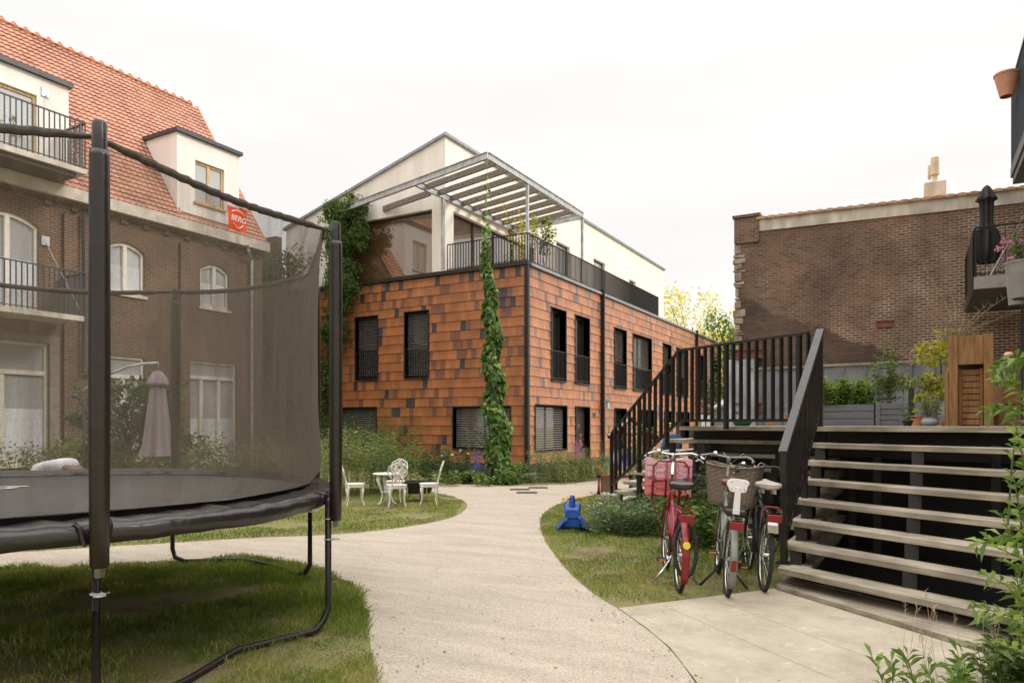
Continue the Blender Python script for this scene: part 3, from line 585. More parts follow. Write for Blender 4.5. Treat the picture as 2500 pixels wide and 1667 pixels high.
for q in ((bw[0], bw[1], bw[2], bw[2] + .07), (bw[0], bw[1], bw[3] - .07, bw[3]), (bw[0], bw[0] + .07, bw[2] + .07, bw[3] - .07), (bw[1] - .05, bw[1], bw[2] + .07, bw[3] - .07)): boxp(f, 'Y', TY, q[0], q[1], .15, .26, q[2], q[3])
o = f.build('terrace_window', M['blackframe'], bt); g.build('pane', M['bigglass'], o)
f = MB(); yy = dw[0]
for k in range(5): f.box((UX - .28, dw[0] + k * 1.52, dw[2]), (UX - .16, dw[0] + k * 1.52 + .09, dw[3]))
f.box((UX - .27, dw[0], dw[3] - .09), (UX - .17, dw[1], dw[3] - .003)); f.box((UX - .27, dw[0], dw[2] + .003), (UX - .17, dw[1], dw[2] + .09)); o = f.build('sliding_door', M['blackframe'], bt)
MB().box((UX - .235, dw[0], dw[2] + .01), (UX - .205, dw[1], dw[3] - .01)).build('pane', M['bigglass'], o)
for w_ in (w1, w2, w3):
    f = MB()
    for q in ((w_[0], w_[1], w_[2], w_[2] + .07), (w_[0], w_[1], w_[3] - .07, w_[3]), (w_[0], w_[0] + .07, w_[2] + .07, w_[3] - .07), (w_[1] - .07, w_[1], w_[2] + .07, w_[3] - .07)): boxp(f, 'X', UX, q[0], q[1], .16, .25, q[2], q[3])
    o = f.build('window', M['blackframe'], bt); g = MB(); boxp(g, 'X', UX, w_[0], w_[1], .19, .22, w_[2], w_[3]); g.build('pane', M['pane'], o)
MB().box((UX - .02, 25.3, 9.42), (UX + .14, 25.75, 9.56)).build('wall_lamp', M['anthra'], bt)
# pergola
pg = thing('pergola', 'galvanised steel pergola with weathered timber slats over the corner terrace', 'pergola', (TX, TY, RIM))
ZP = 9.6; P0 = Vector((TX, 18.3, ZP)); P1 = Vector((TX, 25.4, ZP)); fd = Vector((-.970, .244, 0)); P2 = P0 + fd * 7.55
def beam(mb, a, b, w=.09, h=.2): mb.bar(a, b, w, .02); mb.bar(Vector(a) + Vector((0, 0, h)), Vector(b) + Vector((0, 0, h)), w, .02); mb.bar(Vector(a) + Vector((0, 0, h / 2)), Vector(b) + Vector((0, 0, h / 2)), .02, h - .02)
for a, b_ in ((P0, P2), (P0 + Vector((0, .05, 0)), P1), (P1, Vector((UX + .02, 25.9, ZP)))):
    m_ = MB(); beam(m_, a, b_); m_.build('beam', M['galv'], pg)
IA = P0 + fd * 3.42; IA.z = ZP - .03; m_ = MB(); beam(m_, IA, Vector((UX + .12, 25.9, ZP - .03))); m_.build('inner_beam', M['galv'], pg)
for i in range(9):
    q = P0 + Vector((-.06, .62 + i * .72, .04)); e_ = q + fd * 3.3 if i else q + fd * 3.3
    m_ = MB(); m_.bar(q + Vector((0, 0, .07)), e_ + Vector((0, 0, .07)), .075, .19); m_.build('slat', M['slatwood'], pg)
m_ = MB(); q = IA + Vector((-.1, .95, .06)); m_.bar(q, q + fd * 2.7, .075, .2); m_.build('slat', M['slatwood'], pg)
for p in ((TX - .02, TY + .06), (TX - .02, 25.35)):
    m_ = MB(); m_.box((p[0] - .045, p[1] - .045, RIM + .13), (p[0] + .045, p[1] + .045, ZP - .01)); m_.build('post', M['galv'], pg)
m_ = MB(); m_.box((UX + .04, TY - .30, RIM + .14), (UX + .13, TY - .21, ZP - .05)); m_.build('post', M['galv'], pg)

# ---------------- old brick house ----------------
M['rollerblind'] = mat('pale_roller_blind', (.56, .58, .62), .8, var=.05)
M['sill_stone'] = mat('weathered_stone', (.26, .22, .175), .9, var=.15)
BX = -20.0; BE = 17.5; B0 = 2.0
bh = thing('brick_house', 'old brown brick house with steep red pantile roof, white dormers and two balconies', 'house', (BX, BE, 0))
arch = [(11.94, 13.1, 5.42, 6.9), (15.0, 16.1, 5.42, 6.85), (8.7, 10.15, 4.45, 7.0)]
gw = [(8.2, 10.4, .6, 3.75), (11.8, 13.1, .6, 3.6), (14.4, 16.4, .3, 3.66)]
b = MB(); wall(b, 'X', BX, B0, BE, 0, 7.66, [a[:4] for a in arch + gw], .2)
b.box((BX - 8, B0, 0), (BX - .5, BE - .02, 7.6)); b.poly([(BX, BE, 0), (BX - 9, BE, 0), (BX - 9, BE, 7.9), (BX - 3.5, BE, 13.5), (BX, BE, 7.9)])
for yy in (10.75, 14.25): b.box((BX, yy, 0), (BX + .09, yy + .32, 7.3))
for i in range(45): 
    if i % 2 == 0: b.box((BX, B0 + i * .345, 7.42), (BX + .07, B0 + i * .345 + .17, 7.56))
b.box((BX, B0, 7.56), (BX + .11, BE, 7.64))
def archpts(a0, a1, zt, rise, n=8): return [(a0 + (a1 - a0) * i / n, zt - rise + rise * math.sin(math.pi * (i / n))**.8) for i in range(n + 1)]
for (a0, a1, z0, z1) in arch:
    ap = archpts(a0, a1, z1, .24)
    for side in (0, 1):
        half = [p for p in ap if (p[0] <= (a0 + a1) / 2 + .001) == (side == 0)] if side == 0 else [p for p in ap if p[0] >= (a0 + a1) / 2 - .001]
        cx = a0 if side == 0 else a1; pts = [PT('X', BX, cx, -.012, z1 + .01)] + [PT('X', BX, p[0], -.012, p[1]) for p in (half if side else half[::-1])]
        b.prism(pts, (-.2, 0, 0))
b.build('wall', M['brickB'], bh)
def sash(parent, a0, a1, z0, z1, arched=False, leaves_=2, trans=None, name='window'):
    f = MB(); D0, D1 = .06, .15; fw_ = .075
    boxp(f, 'X', BX, a0, a0 + fw_, D0, D1, z0, z1 - (.2 if arched else 0)); boxp(f, 'X', BX, a1 - fw_, a1, D0, D1, z0, z1 - (.2 if arched else 0)); boxp(f, 'X', BX, a0 + fw_, a1 - fw_, D0, D1, z0, z0 + .09)
    if arched:
        ap = archpts(a0, a1, z1, .24)
        for i in range(len(ap) - 1):
            f.hexa([PT('X', BX, ap[i][0], D0 - .01, ap[i][1] - .10), PT('X', BX, ap[i + 1][0], D0 - .01, ap[i + 1][1] - .10), PT('X', BX, ap[i + 1][0], D1, ap[i + 1][1] - .10), PT('X', BX, ap[i][0], D1, ap[i][1] - .10), PT('X', BX, ap[i][0], D0 - .01, ap[i][1]), PT('X', BX, ap[i + 1][0], D0 - .01, ap[i + 1][1]), PT('X', BX, ap[i + 1][0], D1, ap[i + 1][1]), PT('X', BX, ap[i][0], D1, ap[i][1])])
    else: boxp(f, 'X', BX, a0 + fw_, a1 - fw_, D0, D1, z1 - .08, z1)
    for i in range(1, leaves_):
        m_ = a0 + (a1 - a0) * i / leaves_; boxp(f, 'X', BX, m_ - .06, m_ + .06, D0 - .02, D1, z0 + .09, (trans or z1) - .07)
    if trans: boxp(f, 'X', BX, a0 + fw_, a1 - fw_, D0 - .02, D1, trans - .05, trans + .06)
    boxp(f, 'X', BX, a0 - .06, a1 + .06, -.06, .10, z0 - .09, z0 - .003)
    o = f.build(name, M['whiteframe'], parent); g = MB(); boxp(g, 'X', BX, a0, a1, .12, .13, z0, z1); g.build('pane', M['pane'], o)
    g = MB(); boxp(g, 'X', BX, a0 + .09, a1 - .09, .112, .118, z0 + .1, z0 + (z1 - z0) * (.55 if arched else .45)); g.build('window_blind', M['rollerblind'], o); return o
for a in arch: sash(bh, *a, arched=True)
sash(bh, *gw[0], leaves_=2, trans=2.95); sash(bh, *gw[1], leaves_=2, trans=3.0); sash(bh, *gw[2], leaves_=3, trans=3.12)
for (a0, a1, z0, z1) in gw[:1]:
    f = MB(); boxp(f, 'X', BX, a0 - .25, a0 - .01, -.05, .0, z0, z1 + .2); boxp(f, 'X', BX, a1 + .01, a1 + .25, -.05, .0, z0, z1 + .2); boxp(f, 'X', BX, a0 - .01, a1 + .01, -.05, 0, z1 + .01, z1 + .2); f.build('window_surround', M['sill_stone'], bh)
MB().box((BX - .25, B0, 7.66), (BX + .28, BE + .1, 7.98)).build('cornice', M['cornice'], bh)
# steep pantile roof
RZ0, RZ1, RX1 = 7.98, 13.5, BX - 3.5; sl_ = Vector((RX1 - (BX + .2), 0, RZ1 - RZ0)); SL = sl_.length; sd_ = sl_ / SL; nrm = Vector((-sd_.z, 0, sd_.x)) * -1
dorm = [(14.16, 16.5), (B0, 10.9)]; DZ0, DZ1 = 8.28, 10.72
rows = 34; CW = .175; cols = int((BE - B0) / CW); mb = MB(); rh_ = SL / rows
for i in range(rows):
    for j in range(cols):
        y0 = B0 + j * CW; zc = RZ0 + (i + .5) * (RZ1 - RZ0) / rows
        if any(d0 + .05 < y0 + .1 < d1 - .05 for d0, d1 in dorm) and DZ0 - .1 < zc < DZ1 - .15: continue
        mb.ct = random.uniform(.1, 1); base = Vector((BX + .2, 0, RZ0)) + sd_ * (i * rh_); jit = random.uniform(-.004, .004); vs = []
        for k in range(6):
            u_ = k / 5; yy = y0 + u_ * CW; hgt = .018 * math.cos(u_ * 2 * math.pi) * (1 if u_ < .6 else .9)
            for (tt, up) in ((0, 0), (0, .035 + jit), (1, .0)):
                vs.append(base + sd_ * (rh_ * tt) + Vector((0, yy, 0)) + nrm * (.03 + up + hgt * (.9 if tt == 0 else .8)))
        mb.add(vs, [q for k in range(5) for q in ((k * 3, (k + 1) * 3, (k + 1) * 3 + 1, k * 3 + 1), (k * 3 + 1, (k + 1) * 3 + 1, (k + 1) * 3 + 2, k * 3 + 2))])
roof = mb.build('roof', M['pantile'], bh, tint=True)
for d0, d1 in ((B0, BE),):
    q = MB(); a = Vector((BX + .2, 0, RZ0)); b_ = a + sl_
    q.poly([(a.x, d0, a.z), (a.x, d1, a.z), (b_.x, d1, b_.z), (b_.x, d0, b_.z)]); q.poly([(b_.x, d0, b_.z), (b_.x, d1, b_.z), (BX - 9, d1, 8), (BX - 9, d0, 8)]); q.build('roof_underlay', M['brickBY'], roof)
q = MB()
for j in range(int((BE - B0) / .33)):
    y0 = B0 + j * .33; q.tube([(RX1, y0, RZ1 + .0), (RX1, y0 + .3, RZ1 + .02), (RX1, y0 + .34, RZ1 + .04)], [.11, .12, .135], 10)
q.build('ridge_tiles', M['terracotta'], roof)
q = MB(); a = Vector((BX + .2, BE - .02, RZ0 + .03)); q.tube([a, a + sl_], .05, 6); q.build('verge', M['terracotta'], roof)
for d0, d1, win in ((14.16, 16.5, [(14.8, 15.9, 8.72, 10.05)]), (B0, 10.9, [(8.3, 10.1, 8.3, 10.2), (5.5, 7.4, 8.3, 10.2)])):
    dm = MB(); wall(dm, 'X', BX + .02, d0, d1, DZ0 if d1 > 12 else 8.0, DZ1, win, .15); xb = BX - 2.2
    for y in (d0, d1): dm.poly([(BX + .02, y, DZ0 - .3), (BX + .02, y, DZ1), (xb, y, DZ1), (xb, y, DZ0 - .3)])
    dm.poly([(BX + .02, d0, DZ1), (BX + .02, d1, DZ1), (xb, d1, DZ1), (xb, d0, DZ1)]); dm.poly([(BX + .02, d0, DZ0), (BX + .02, d1, DZ0), (xb, d1, DZ0), (xb, d0, DZ0)])
    do = dm.build('dormer', M['render2'], bh)
    MB().box((xb, d0 - .08, DZ1 + .003), (BX + .12, d1 + .08, DZ1 + .12)).build('dormer_roof', M['anthra'], do)
    for w_ in win:
        f = MB(); a0, a1, z0, z1 = w_; m_ = (a0 + a1) / 2
        for r4 in ((a0, a0 + .07, z0, z1), (a1 - .07, a1, z0, z1), (a0 + .07, a1 - .07, z0, z0 + .08), (a0 + .07, a1 - .07, z1 - .08, z1), (m_ - .06, m_ + .04, z0 + .08, z1 - .08)): boxp(f, 'X', BX, r4[0], r4[1], .04, .11, r4[2], r4[3])
        if d1 > 12: boxp(f, 'X', BX, a0 - .05, a1 + .05, -.09, .04, z0 - .07, z0 - .003)
        o = f.build('dormer_window', M['woodframe'], do); g = MB(); boxp(g, 'X', BX, a0, a1, .08, .09, z0, z1); g.build('pane', M['pane'], o)
# balconies on the house
for zs, zr, ye, sname in ((8.25, 9.46, 10.75, 'upper'), (4.42, 5.55, 10.75, 'lower')):
    s = MB(); s.box((BX + .12, 3, zs - .13), (BX + 1.2, ye - (.02 if sname == 'upper' else .1), zs)); so = s.build('balcony_slab', M['cornice'], bh)
    r_ = MB(); railrow(r_, (BX + 1.15, 3, 0), (BX + 1.15, ye - .05, 0), zs + .0, zr, .125, .02); railrow(r_, (BX + 1.15, ye - .05, 0), (BX + .1, ye - .05, 0), zs, zr, .125, .02); r_.build('balcony_railing', M['anthra'], so)
    a = MB(); zt_ = zr + .9; a.tube([(BX + .02, ye - .45, zt_), (BX + 1.1, ye - .1, zs + .05)], .012, 6); a.box((BX, ye - .55, zt_ - .12), (BX + .05, ye - .35, zt_ + .12)); a.build('tie_rod', M['galv'], so)
M['underside'] = mat('balcony_underside', (.10, .085, .07), .9)
MB().box((BX + .3, 3, 8.0), (BX + 1.1, 10.5, 8.115)).build('balcony_soffit', M['underside'], bh)
c = MB(); y = 16.96; c.tube([(BX + .3, y - .35, 7.7), (BX + .3, y - .3, 7.5), (BX + .1, y, 7.25), (BX + .1, y, .2)], .05, 8); c.build('downpipe', M['galv'], bh)
c = MB(); c.tube([(BX + .1, 11.25, 7.4), (BX + .1, 11.25, 3)], .04, 6); c.build('downpipe', M['anthra'], bh)
# wall between the brick house and the tiled building
c = MB(); c.box((-27, 20.3, 0), (-22.4, 20.6, 9.2)); c.box((BX - 2.2, BE + .0, 0), (BX - 2.0, 20.3, 3.4)); bw_ = c.build('boundary_wall', M['brickBY'])
tag(bw_, 'tall plain brick wall filling the gap between brick house and cream storey', 'wall')

# ---------------- party wall on the right ----------------
RY = 22.6; RX0 = -4.75
pw = thing('party_wall', 'large bare dark brick party wall with concrete coping and pantile edge', 'wall', (RX0, RY, 0))
def zt(x): return 7.50 - .022 * (x - RX0)
b = MB(); b.hexa([(RX0, RY, 0), (9, RY, 0), (9, RY + .4, 0), (RX0, RY + .4, 0), (RX0, RY, zt(RX0)), (9, RY, zt(9)), (9, RY + .4, zt(9)), (RX0, RY + .4, zt(RX0))]); b.build('wall', M['brickR'], pw)
b = MB(); b.hexa([(RX0 + .25, RY - .03, zt(RX0) + .003), (9, RY - .03, zt(9) + .003), (9, RY + .5, zt(9)), (RX0 + .25, RY + .5, zt(RX0)), (RX0 + .25, RY - .03, zt(RX0) + .38), (9, RY - .03, zt(9) + .42), (9, RY + .5, zt(9) + .42), (RX0 + .25, RY + .5, zt(RX0) + .38)]); cp = b.build('coping', M['coping'], pw)
b = MB(); x = RX0 + .55
while x < 8.8:
    z = zt(x) + .385; b.grid(lambda u, v: (x + .30 * u, RY - .09 + .6 * v, z + .055 * math.sin(math.pi * u) ** .7 + (.03 if u < .1 else 0)), 6, 1); b.grid(lambda u, v: (x + .30 * u, RY - .09, z - .03 + (.03 + .055 * math.sin(math.pi * u) ** .7 + (.03 if u < .1 else 0)) * v), 6, 1); x += .27
b.build('edge_tiles', mat('pale_orange_tile', (.52, .28, .16), .8, var=.25, scale=3), cp)  # pale orange tiles along the top of the coping
b = MB(); zz = zt(RX0)
b.box((RX0 - .12, RY - .06, zz - .32), (RX0 + .62, RY + .45, zz + .46)); b.box((RX0 - .17, RY - .10, zz + .463), (RX0 + .66, RY + .5, zz + .54)); b.build('pier', M['brickR'], pw)
M['stone'] = mat('pale_rubble', (.20, .14, .10), .95, scale=4, bump=.7, bscale=12, col2=(.42, .34, .26))
b = MB(); z = 3.4
while z < zz - .3:
    hh = random.uniform(.07, .3); ww = random.uniform(.04, .2); b.obox((RX0 + ww / 2 - .07, RY + .14, z + hh / 2), (ww, 0, random.uniform(-.02, .02)), (0, .17, 0), (0, 0, hh / 2 - .012)); z += hh
b.build('broken_edge', M['stone'], pw, bevel=.02)
M['rust'] = mat('rusty_painted_steel', (.17, .045, .045), .8, col2=(.26, .10, .08), scale=6)
for z, xw in ((3.62, .75), (1.98, .75)):
    b = MB(); b.box((RX0 - .12, RY - .19, z), (RX0 + xw, RY - .04, z + .03)); b.box((RX0 - .12, RY - .19, z + .26), (RX0 + xw, RY - .04, z + .29)); b.box((RX0 - .12, RY - .12, z + .03), (RX0 + xw, RY - .10, z + .26)); b.build('steel_beam', M['rust'], pw)
b = MB(); p = onY(2160, 790, RY); b.box((p.x - .22, RY - .06, p.z - .09), (p.x + .22, RY - .001, p.z - .05)); b.box((p.x - .22, RY - .06, p.z + .06), (p.x + .22, RY - .001, p.z + .09)); b.box((p.x - .22, RY - .03, p.z - .05), (p.x + .22, RY - .001, p.z + .06)); b.build('steel_bracket', M['rust'], pw)
# chimney
p = onY(2283, 490, RY + .6); ch = thing('chimney', 'tall pale clay chimney pot and rendered base rising above the party wall', 'chimney', (p.x, RY + .9, 7.9))
MB().box((p.x - .27, RY + .6, 7.0), (p.x + .27, RY + 1.2, 8.42)).build('base', M['coping'], ch, bevel=.02)
M['claypipe'] = mat('clay_flue', (.62, .47, .32), .85, scale=4, col2=(.75, .62, .46), bump=.3)
MB().lathe((p.x, RY + .9, 8.5), [(.10, -.09), (.085, 0), (.07, .1), (.065, .6)], 16).build('flue', M['claypipe'], ch, smooth=True, auto=True)
MB().lathe((p.x, RY + .9, 8.68), [(.06, 0), (.115, .0), (.105, .49), (.09, .5), (.08, .2)], 18).build('cowl', M['claypipe'], ch, smooth=True, auto=True)
MB().lathe((p.x - .13, RY + 1.0, 8.1), [(.03, .5), (.045, .52), (.045, .9), (.03, .91)], 12).build('side_pipe', M['claypipe'], ch, smooth=True)
# grey membrane screen low on the party wall
M['membrane'] = mat('grey_membrane', (.205, .215, .235), .6, scale=3, bump=.5, bscale=4, stretch=(1, 1, .6))
sc_ = thing('membrane_screen', 'grey roofing membrane nailed under timber battens along the foot of the party wall', 'screen', (-3.9, RY - .15, 1.6))
b = MB(); b.grid(lambda u, v: (RX0 + .02 + 12 * u, RY - .10 - .02 * math.sin(u * 60) * math.sin(v * 5 + u * 9), 1.3 + 1.98 * v + .02 * math.sin(u * 25)), 120, 10); b.build('membrane', M['membrane'], sc_, smooth=True)
b = MB()
for i in range(22): x = RX0 + .7 + i * .56; b.box((x, RY - .15, 1.35), (x + .05, RY - .122, 3.27))
b.build('upright_batten', M['slatwood'], sc_)
b = MB()
for i in range(7): x = RX0 + .3 + i * 1.75; b.box((x, RY - .165, 3.27 + .02 * (i % 3)), (x + 1.7, RY - .11, 3.34 + .02 * (i % 3)))
b.build('top_batten', M['tread'], sc_)
b = MB(); b.tube([(RX0 + .5, RY - .17, 2.1), (6, RY - .17, 2.13)], .012, 6); b.build('thin_pipe', M['rust'], sc_)
b = MB(); b.grid(lambda u, v: (RX0 - .25 + .8 * u, RY - .22 - .06 * math.sin(v * 9 + u * 4) - .04 * math.sin(u * 14), 1.2 + 2.4 * v), 14, 26); o = b.build('plastic_sheet', mat('plastic_sheet', (.36, .38, .41), .35), None, smooth=True); tag(o, 'crumpled pale grey plastic sheeting hanging at the left end of the party wall', 'sheet')
# grey shed roof behind the railing
sh = thing('shed', 'low shed with pale grey sloping roof beyond the raised deck', 'shed', tuple(W(1700, 1037, 24)))
a = W(1735, 950, 24); b_ = W(1862, 950, 24); bq = MB(); bk = Vector((0, 3, 0))
z1_, z2_ = W(0, 1003, 24).z, W(0, 985, 24).z
a.z = z1_; b_.z = z2_ + .35; p3 = b_ + bk + Vector((0, 0, .6)); p4 = a + bk + Vector((0, 0, .6)); th = Vector((0, 0, .08))
bq.hexa([a, b_, p3, p4, a + th, b_ + th, p3 + th, p4 + th]); bq.build('roof', mat('shed_roof_felt', (.40, .40, .39), .85, bump=.3), sh)
bq = MB(); a0_ = Vector((a.x + .1, a.y + .1, 0)); b0_ = Vector((b_.x - .1, b_.y + .1, 0)); bq.hexa([a0_, b0_, b0_ + bk, a0_ + bk, Vector((a0_.x, a0_.y, a.z)), Vector((b0_.x, b0_.y, b_.z)), Vector((b0_.x, b0_.y + 3, b_.z)), Vector((a0_.x, a0_.y + 3, a.z))]); bq.build('wall', M['membrane'], sh)
# ---------------- trampoline ----------------
tcx, tcd = -4.085, 5.65; tc0 = C(tcx, tcd); tr = thing('trampoline', 'large round black garden trampoline with tall safety net beside the path', 'trampoline', tuple(tc0))
def TP(ang, r, z): a = R(ang); return C(tcx + r * math.cos(a), tcd + r * math.sin(a), z)
ANG = [-44.8, -1, 41, 87, 133, 178, 223, 268]; ZT = 3.16; ZM = 1.05
NS = 160
def ringgrid(mb, prof, wr=0, n=NS):
    def fn(u, v):
        a = u * 360; k = v * (len(prof) - 1); i = min(int(k), len(prof) - 2); f = k - i; r = prof[i][0] * (1 - f) + prof[i + 1][0] * f; z = prof[i][1] * (1 - f) + prof[i + 1][1] * f
        w_ = wr * (.4 * math.sin(a * .31) + .5 * math.sin(a * .83 + 2) + .8 * math.sin(a * 1.7 + v * 5) + .5 * math.sin(a * 3.1 - v * 6)) * (.9 - .6 * v)
        dz = -.012 * (1 - abs(math.cos(R(a - ANG[0]) * 4))) * v
        return TP(a, r + w_ * .35, z + w_ + dz)
    return mb.grid(fn, n, (len(prof) - 1), True)
ringgrid(MB(), [(2.35, ZM + .0), (2.40, ZM + .03), (2.47, ZM + .035), (2.55, ZM + .03), (2.61, ZM + .012), (2.625, ZM - .02), (2.62, ZM - .065), (2.60, ZM - .09)], .010).build('safety_pad', M['pvc'], tr, smooth=True)
def matmat():
    m, n, b = newmat('jump_mat_weave'); b.inputs['Base Color'].default_value = (.045, .042, .041, 1); b.inputs['Roughness'].default_value = .5; return m
M['mat'] = mat('jump_mat_weave', (.060, .055, .052), .5, var=.12, scale=3, bump=.1, bscale=200)
b = MB(); b.add([TP(0, 0, ZM - .03)] + [TP(i * 360 / NS, 2.37, ZM - .01) for i in range(NS)], [(0, i + 1, (i + 1) % NS + 1) for i in range(NS)]); jm_ = b.build('jumping_mat', M['mat'], tr)
ringgrid(MB(), [(2.33, ZM - .005), (2.375, ZM + .02), (2.37, ZM + .06), (2.385, ZM + .065)], .003).build('net_skirt', M['pvc'], tr, smooth=True)
b = MB(); b.tube([TP(i * 5, 2.5, ZM - .045) for i in range(72)], .03, 8, closed=True); b.build('frame_ring', M['black'], tr, smooth=True)
def netmat():
    m, n, b = newmat('enclosure_netting'); lk = n.links.new; b.inputs['Base Color'].default_value = (.125, .107, .085, 1); b.inputs['Roughness'].default_value = .8; b.inputs['Specular IOR Level'].default_value = .2
    tl = n.nodes.new('ShaderNodeBsdfTranslucent'); tl.inputs[0].default_value = (.17, .142, .108, 1); m1 = n.nodes.new('ShaderNodeMixShader'); m1.inputs[0].default_value = .5; lk(b.outputs[0], m1.inputs[1]); lk(tl.outputs[0], m1.inputs[2])
    tp = n.nodes.new('ShaderNodeBsdfTransparent'); lw = n.nodes.new('ShaderNodeLayerWeight'); lw.inputs[0].default_value = .42
    g = n.nodes.new('ShaderNodeNewGeometry'); nz = n.nodes.new('ShaderNodeTexNoise'); nz.inputs['Scale'].default_value = 2.2; nz.inputs['Detail'].default_value = 5; lk(g.outputs['Position'], nz.inputs[0])
    nf = n.nodes.new('ShaderNodeTexNoise'); nf.inputs['Scale'].default_value = 160; nf.inputs['Detail'].default_value = 2; lk(g.outputs['Position'], nf.inputs[0])
    mr = n.nodes.new('ShaderNodeMapRange'); lk(lw.outputs['Facing'], mr.inputs[0]); mr.inputs[1].default_value = 0; mr.inputs[2].default_value = .85; mr.inputs[3].default_value = .31; mr.inputs[4].default_value = .93
    a1 = n.nodes.new('ShaderNodeMath'); a1.operation = 'MULTIPLY_ADD'; lk(nz.outputs[0], a1.inputs[0]); a1.inputs[1].default_value = .22; a1.inputs[2].default_value = -.11
    a2 = n.nodes.new('ShaderNodeMath'); a2.operation = 'MULTIPLY_ADD'; lk(nf.outputs[0], a2.inputs[0]); a2.inputs[1].default_value = .5; a2.inputs[2].default_value = -.25
    fm_ = n.nodes.new('ShaderNodeMapping'); fm_.inputs['Scale'].default_value = (5, 5, .35); lk(g.outputs['Position'], fm_.inputs[0]); fz = n.nodes.new('ShaderNodeTexNoise'); fz.inputs['Scale'].default_value = 1.5; fz.inputs['Detail'].default_value = 6; fz.inputs['Distortion'].default_value = .6; lk(fm_.outputs[0], fz.inputs[0])
    a3 = n.nodes.new('ShaderNodeMath'); a3.operation = 'MULTIPLY_ADD'; lk(fz.outputs[0], a3.inputs[0]); a3.inputs[1].default_value = .8; lk(a1.outputs[0], a3.inputs[2]); a4 = n.nodes.new('ShaderNodeMath'); a4.operation = 'SUBTRACT'; lk(a3.outputs[0], a4.inputs[0]); a4.inputs[1].default_value = .40; a1 = a4
    s1 = n.nodes.new('ShaderNodeMath'); s1.operation = 'ADD'; lk(a1.outputs[0], s1.inputs[0]); lk(a2.outputs[0], s1.inputs[1]); s2 = n.nodes.new('ShaderNodeMath'); s2.operation = 'ADD'; s2.use_clamp = True; lk(s1.outputs[0], s2.inputs[0]); lk(mr.outputs[0], s2.inputs[1])
    ms = n.nodes.new('ShaderNodeMixShader'); lk(s2.outputs[0], ms.inputs[0]); lk(tp.outputs[0], ms.inputs[1]); lk(m1.outputs[0], ms.inputs[2]); lk(ms.outputs[0], n.nodes['Material Output'].inputs[0]); return m
M['net'] = netmat()
def arcf(a):
    """0 at a post, 1 half way between posts"""
    A = sorted((x % 360) for x in ANG); a %= 360
    for i in range(len(A)):
        lo = A[i]; hi = A[(i + 1) % len(A)] + (360 if i == len(A) - 1 else 0); aa = a if a >= lo else a + 360
        if lo <= aa <= hi: return math.sin(math.pi * (aa - lo) / (hi - lo)), lo, hi
    return 0, 0, 1
def netpt(a, v):
    s, lo, hi = arcf(a); rt = 2.60 - .17 * s; zt_ = ZT - .02 - .055 * s
    z = ZM + .06 + (zt_ - ZM - .06) * v; r = 2.45 + (rt - 2.45) * max(0, (v - .34) / .66) ** 2.5
    r += .012 * math.sin(a * .9 + v * 7) * (1 - v) + .01 * math.sin(a * 2.3)
    if v < .04: r = 2.40 + .05 * (v / .04)
    r += .02 * max(0, 1 - v * 2.2) * math.sin(v * 12) 
    return TP(a, r, z)
b = MB(); b.grid(lambda u, v: netpt(u * 360, v), 200, 22, True); b.build('safety_net', M['net'], tr, smooth=True)
M['strap'] = mat('webbing', (.050, .038, .028), .75, var=.3, scale=30, bump=.3, bscale=150)
b = MB()
def band(u, v):
    a = u * 360; p = netpt(a, 1); s, _, _ = arcf(a); h = .026 + .026 * min(1, s * 3); q = TP(a, 0, p.z); o = (p - q).normalized(); th = 2 * math.pi * v
    return p + o * (.012 * math.cos(th)) + Vector((0, 0, h * .5 * math.sin(th)))
b.grid(band, 320, 8, True); b.build('net_top_band', M['strap'], tr, smooth=True)
for a in ANG:
    b = MB(); b.tube([TP(a, 2.70, .80), TP(a, 2.70, ZT - .14)], .0245, 12); b.build('net_pole', M['galv'], tr, smooth=True)
    b = MB(); b.lathe(TP(a, 2.70, 0), [(.038, .85), (.046, .86), (.049, 1.2), (.052, 1.9), (.050, 2.6), (.049, ZT - .15), (.046, ZT - .12)], 18); o = b.build('foam_sleeve', M['foam'], tr, smooth=True)
    b = MB(); b.lathe(TP(a, 2.70, 0), [(.036, ZT - .14), (.037, ZT + .02), (.030, ZT + .035), (0.0, ZT + .04)], 18); b.build('pole_cap', M['foam'], o, smooth=True, auto=True)
    b = MB(); p = TP(a, 2.66, .68); q = TP(a, 2.72, .68); 
    for zz in (.70, .86):
        b = MB(); b.lathe(TP(a, 2.70, zz), [(.026, 0), (.031, 0), (.031, .009), (.026, .009)], 14); b.lathe(TP(a, 2.64, zz), [(.026, 0), (.031, 0), (.031, .009), (.026, .009)], 14); b.tube([TP(a + .5, 2.67, zz + .005), TP(a + 1.2, 2.67, zz + .005)], .005, 6); b.build('clamp', M['galv'], tr, smooth=True, auto=True)
    for s_ in (-1, 1): b = MB(); b.tube([TP(a + 1.9 * s_, 2.56, ZM + .035), TP(a + 1.6 * s_, 2.635, ZM + .01), TP(a + 1.2 * s_, 2.65, ZM - .09)], .011, 4); b.build('strap', M['foam'], tr)
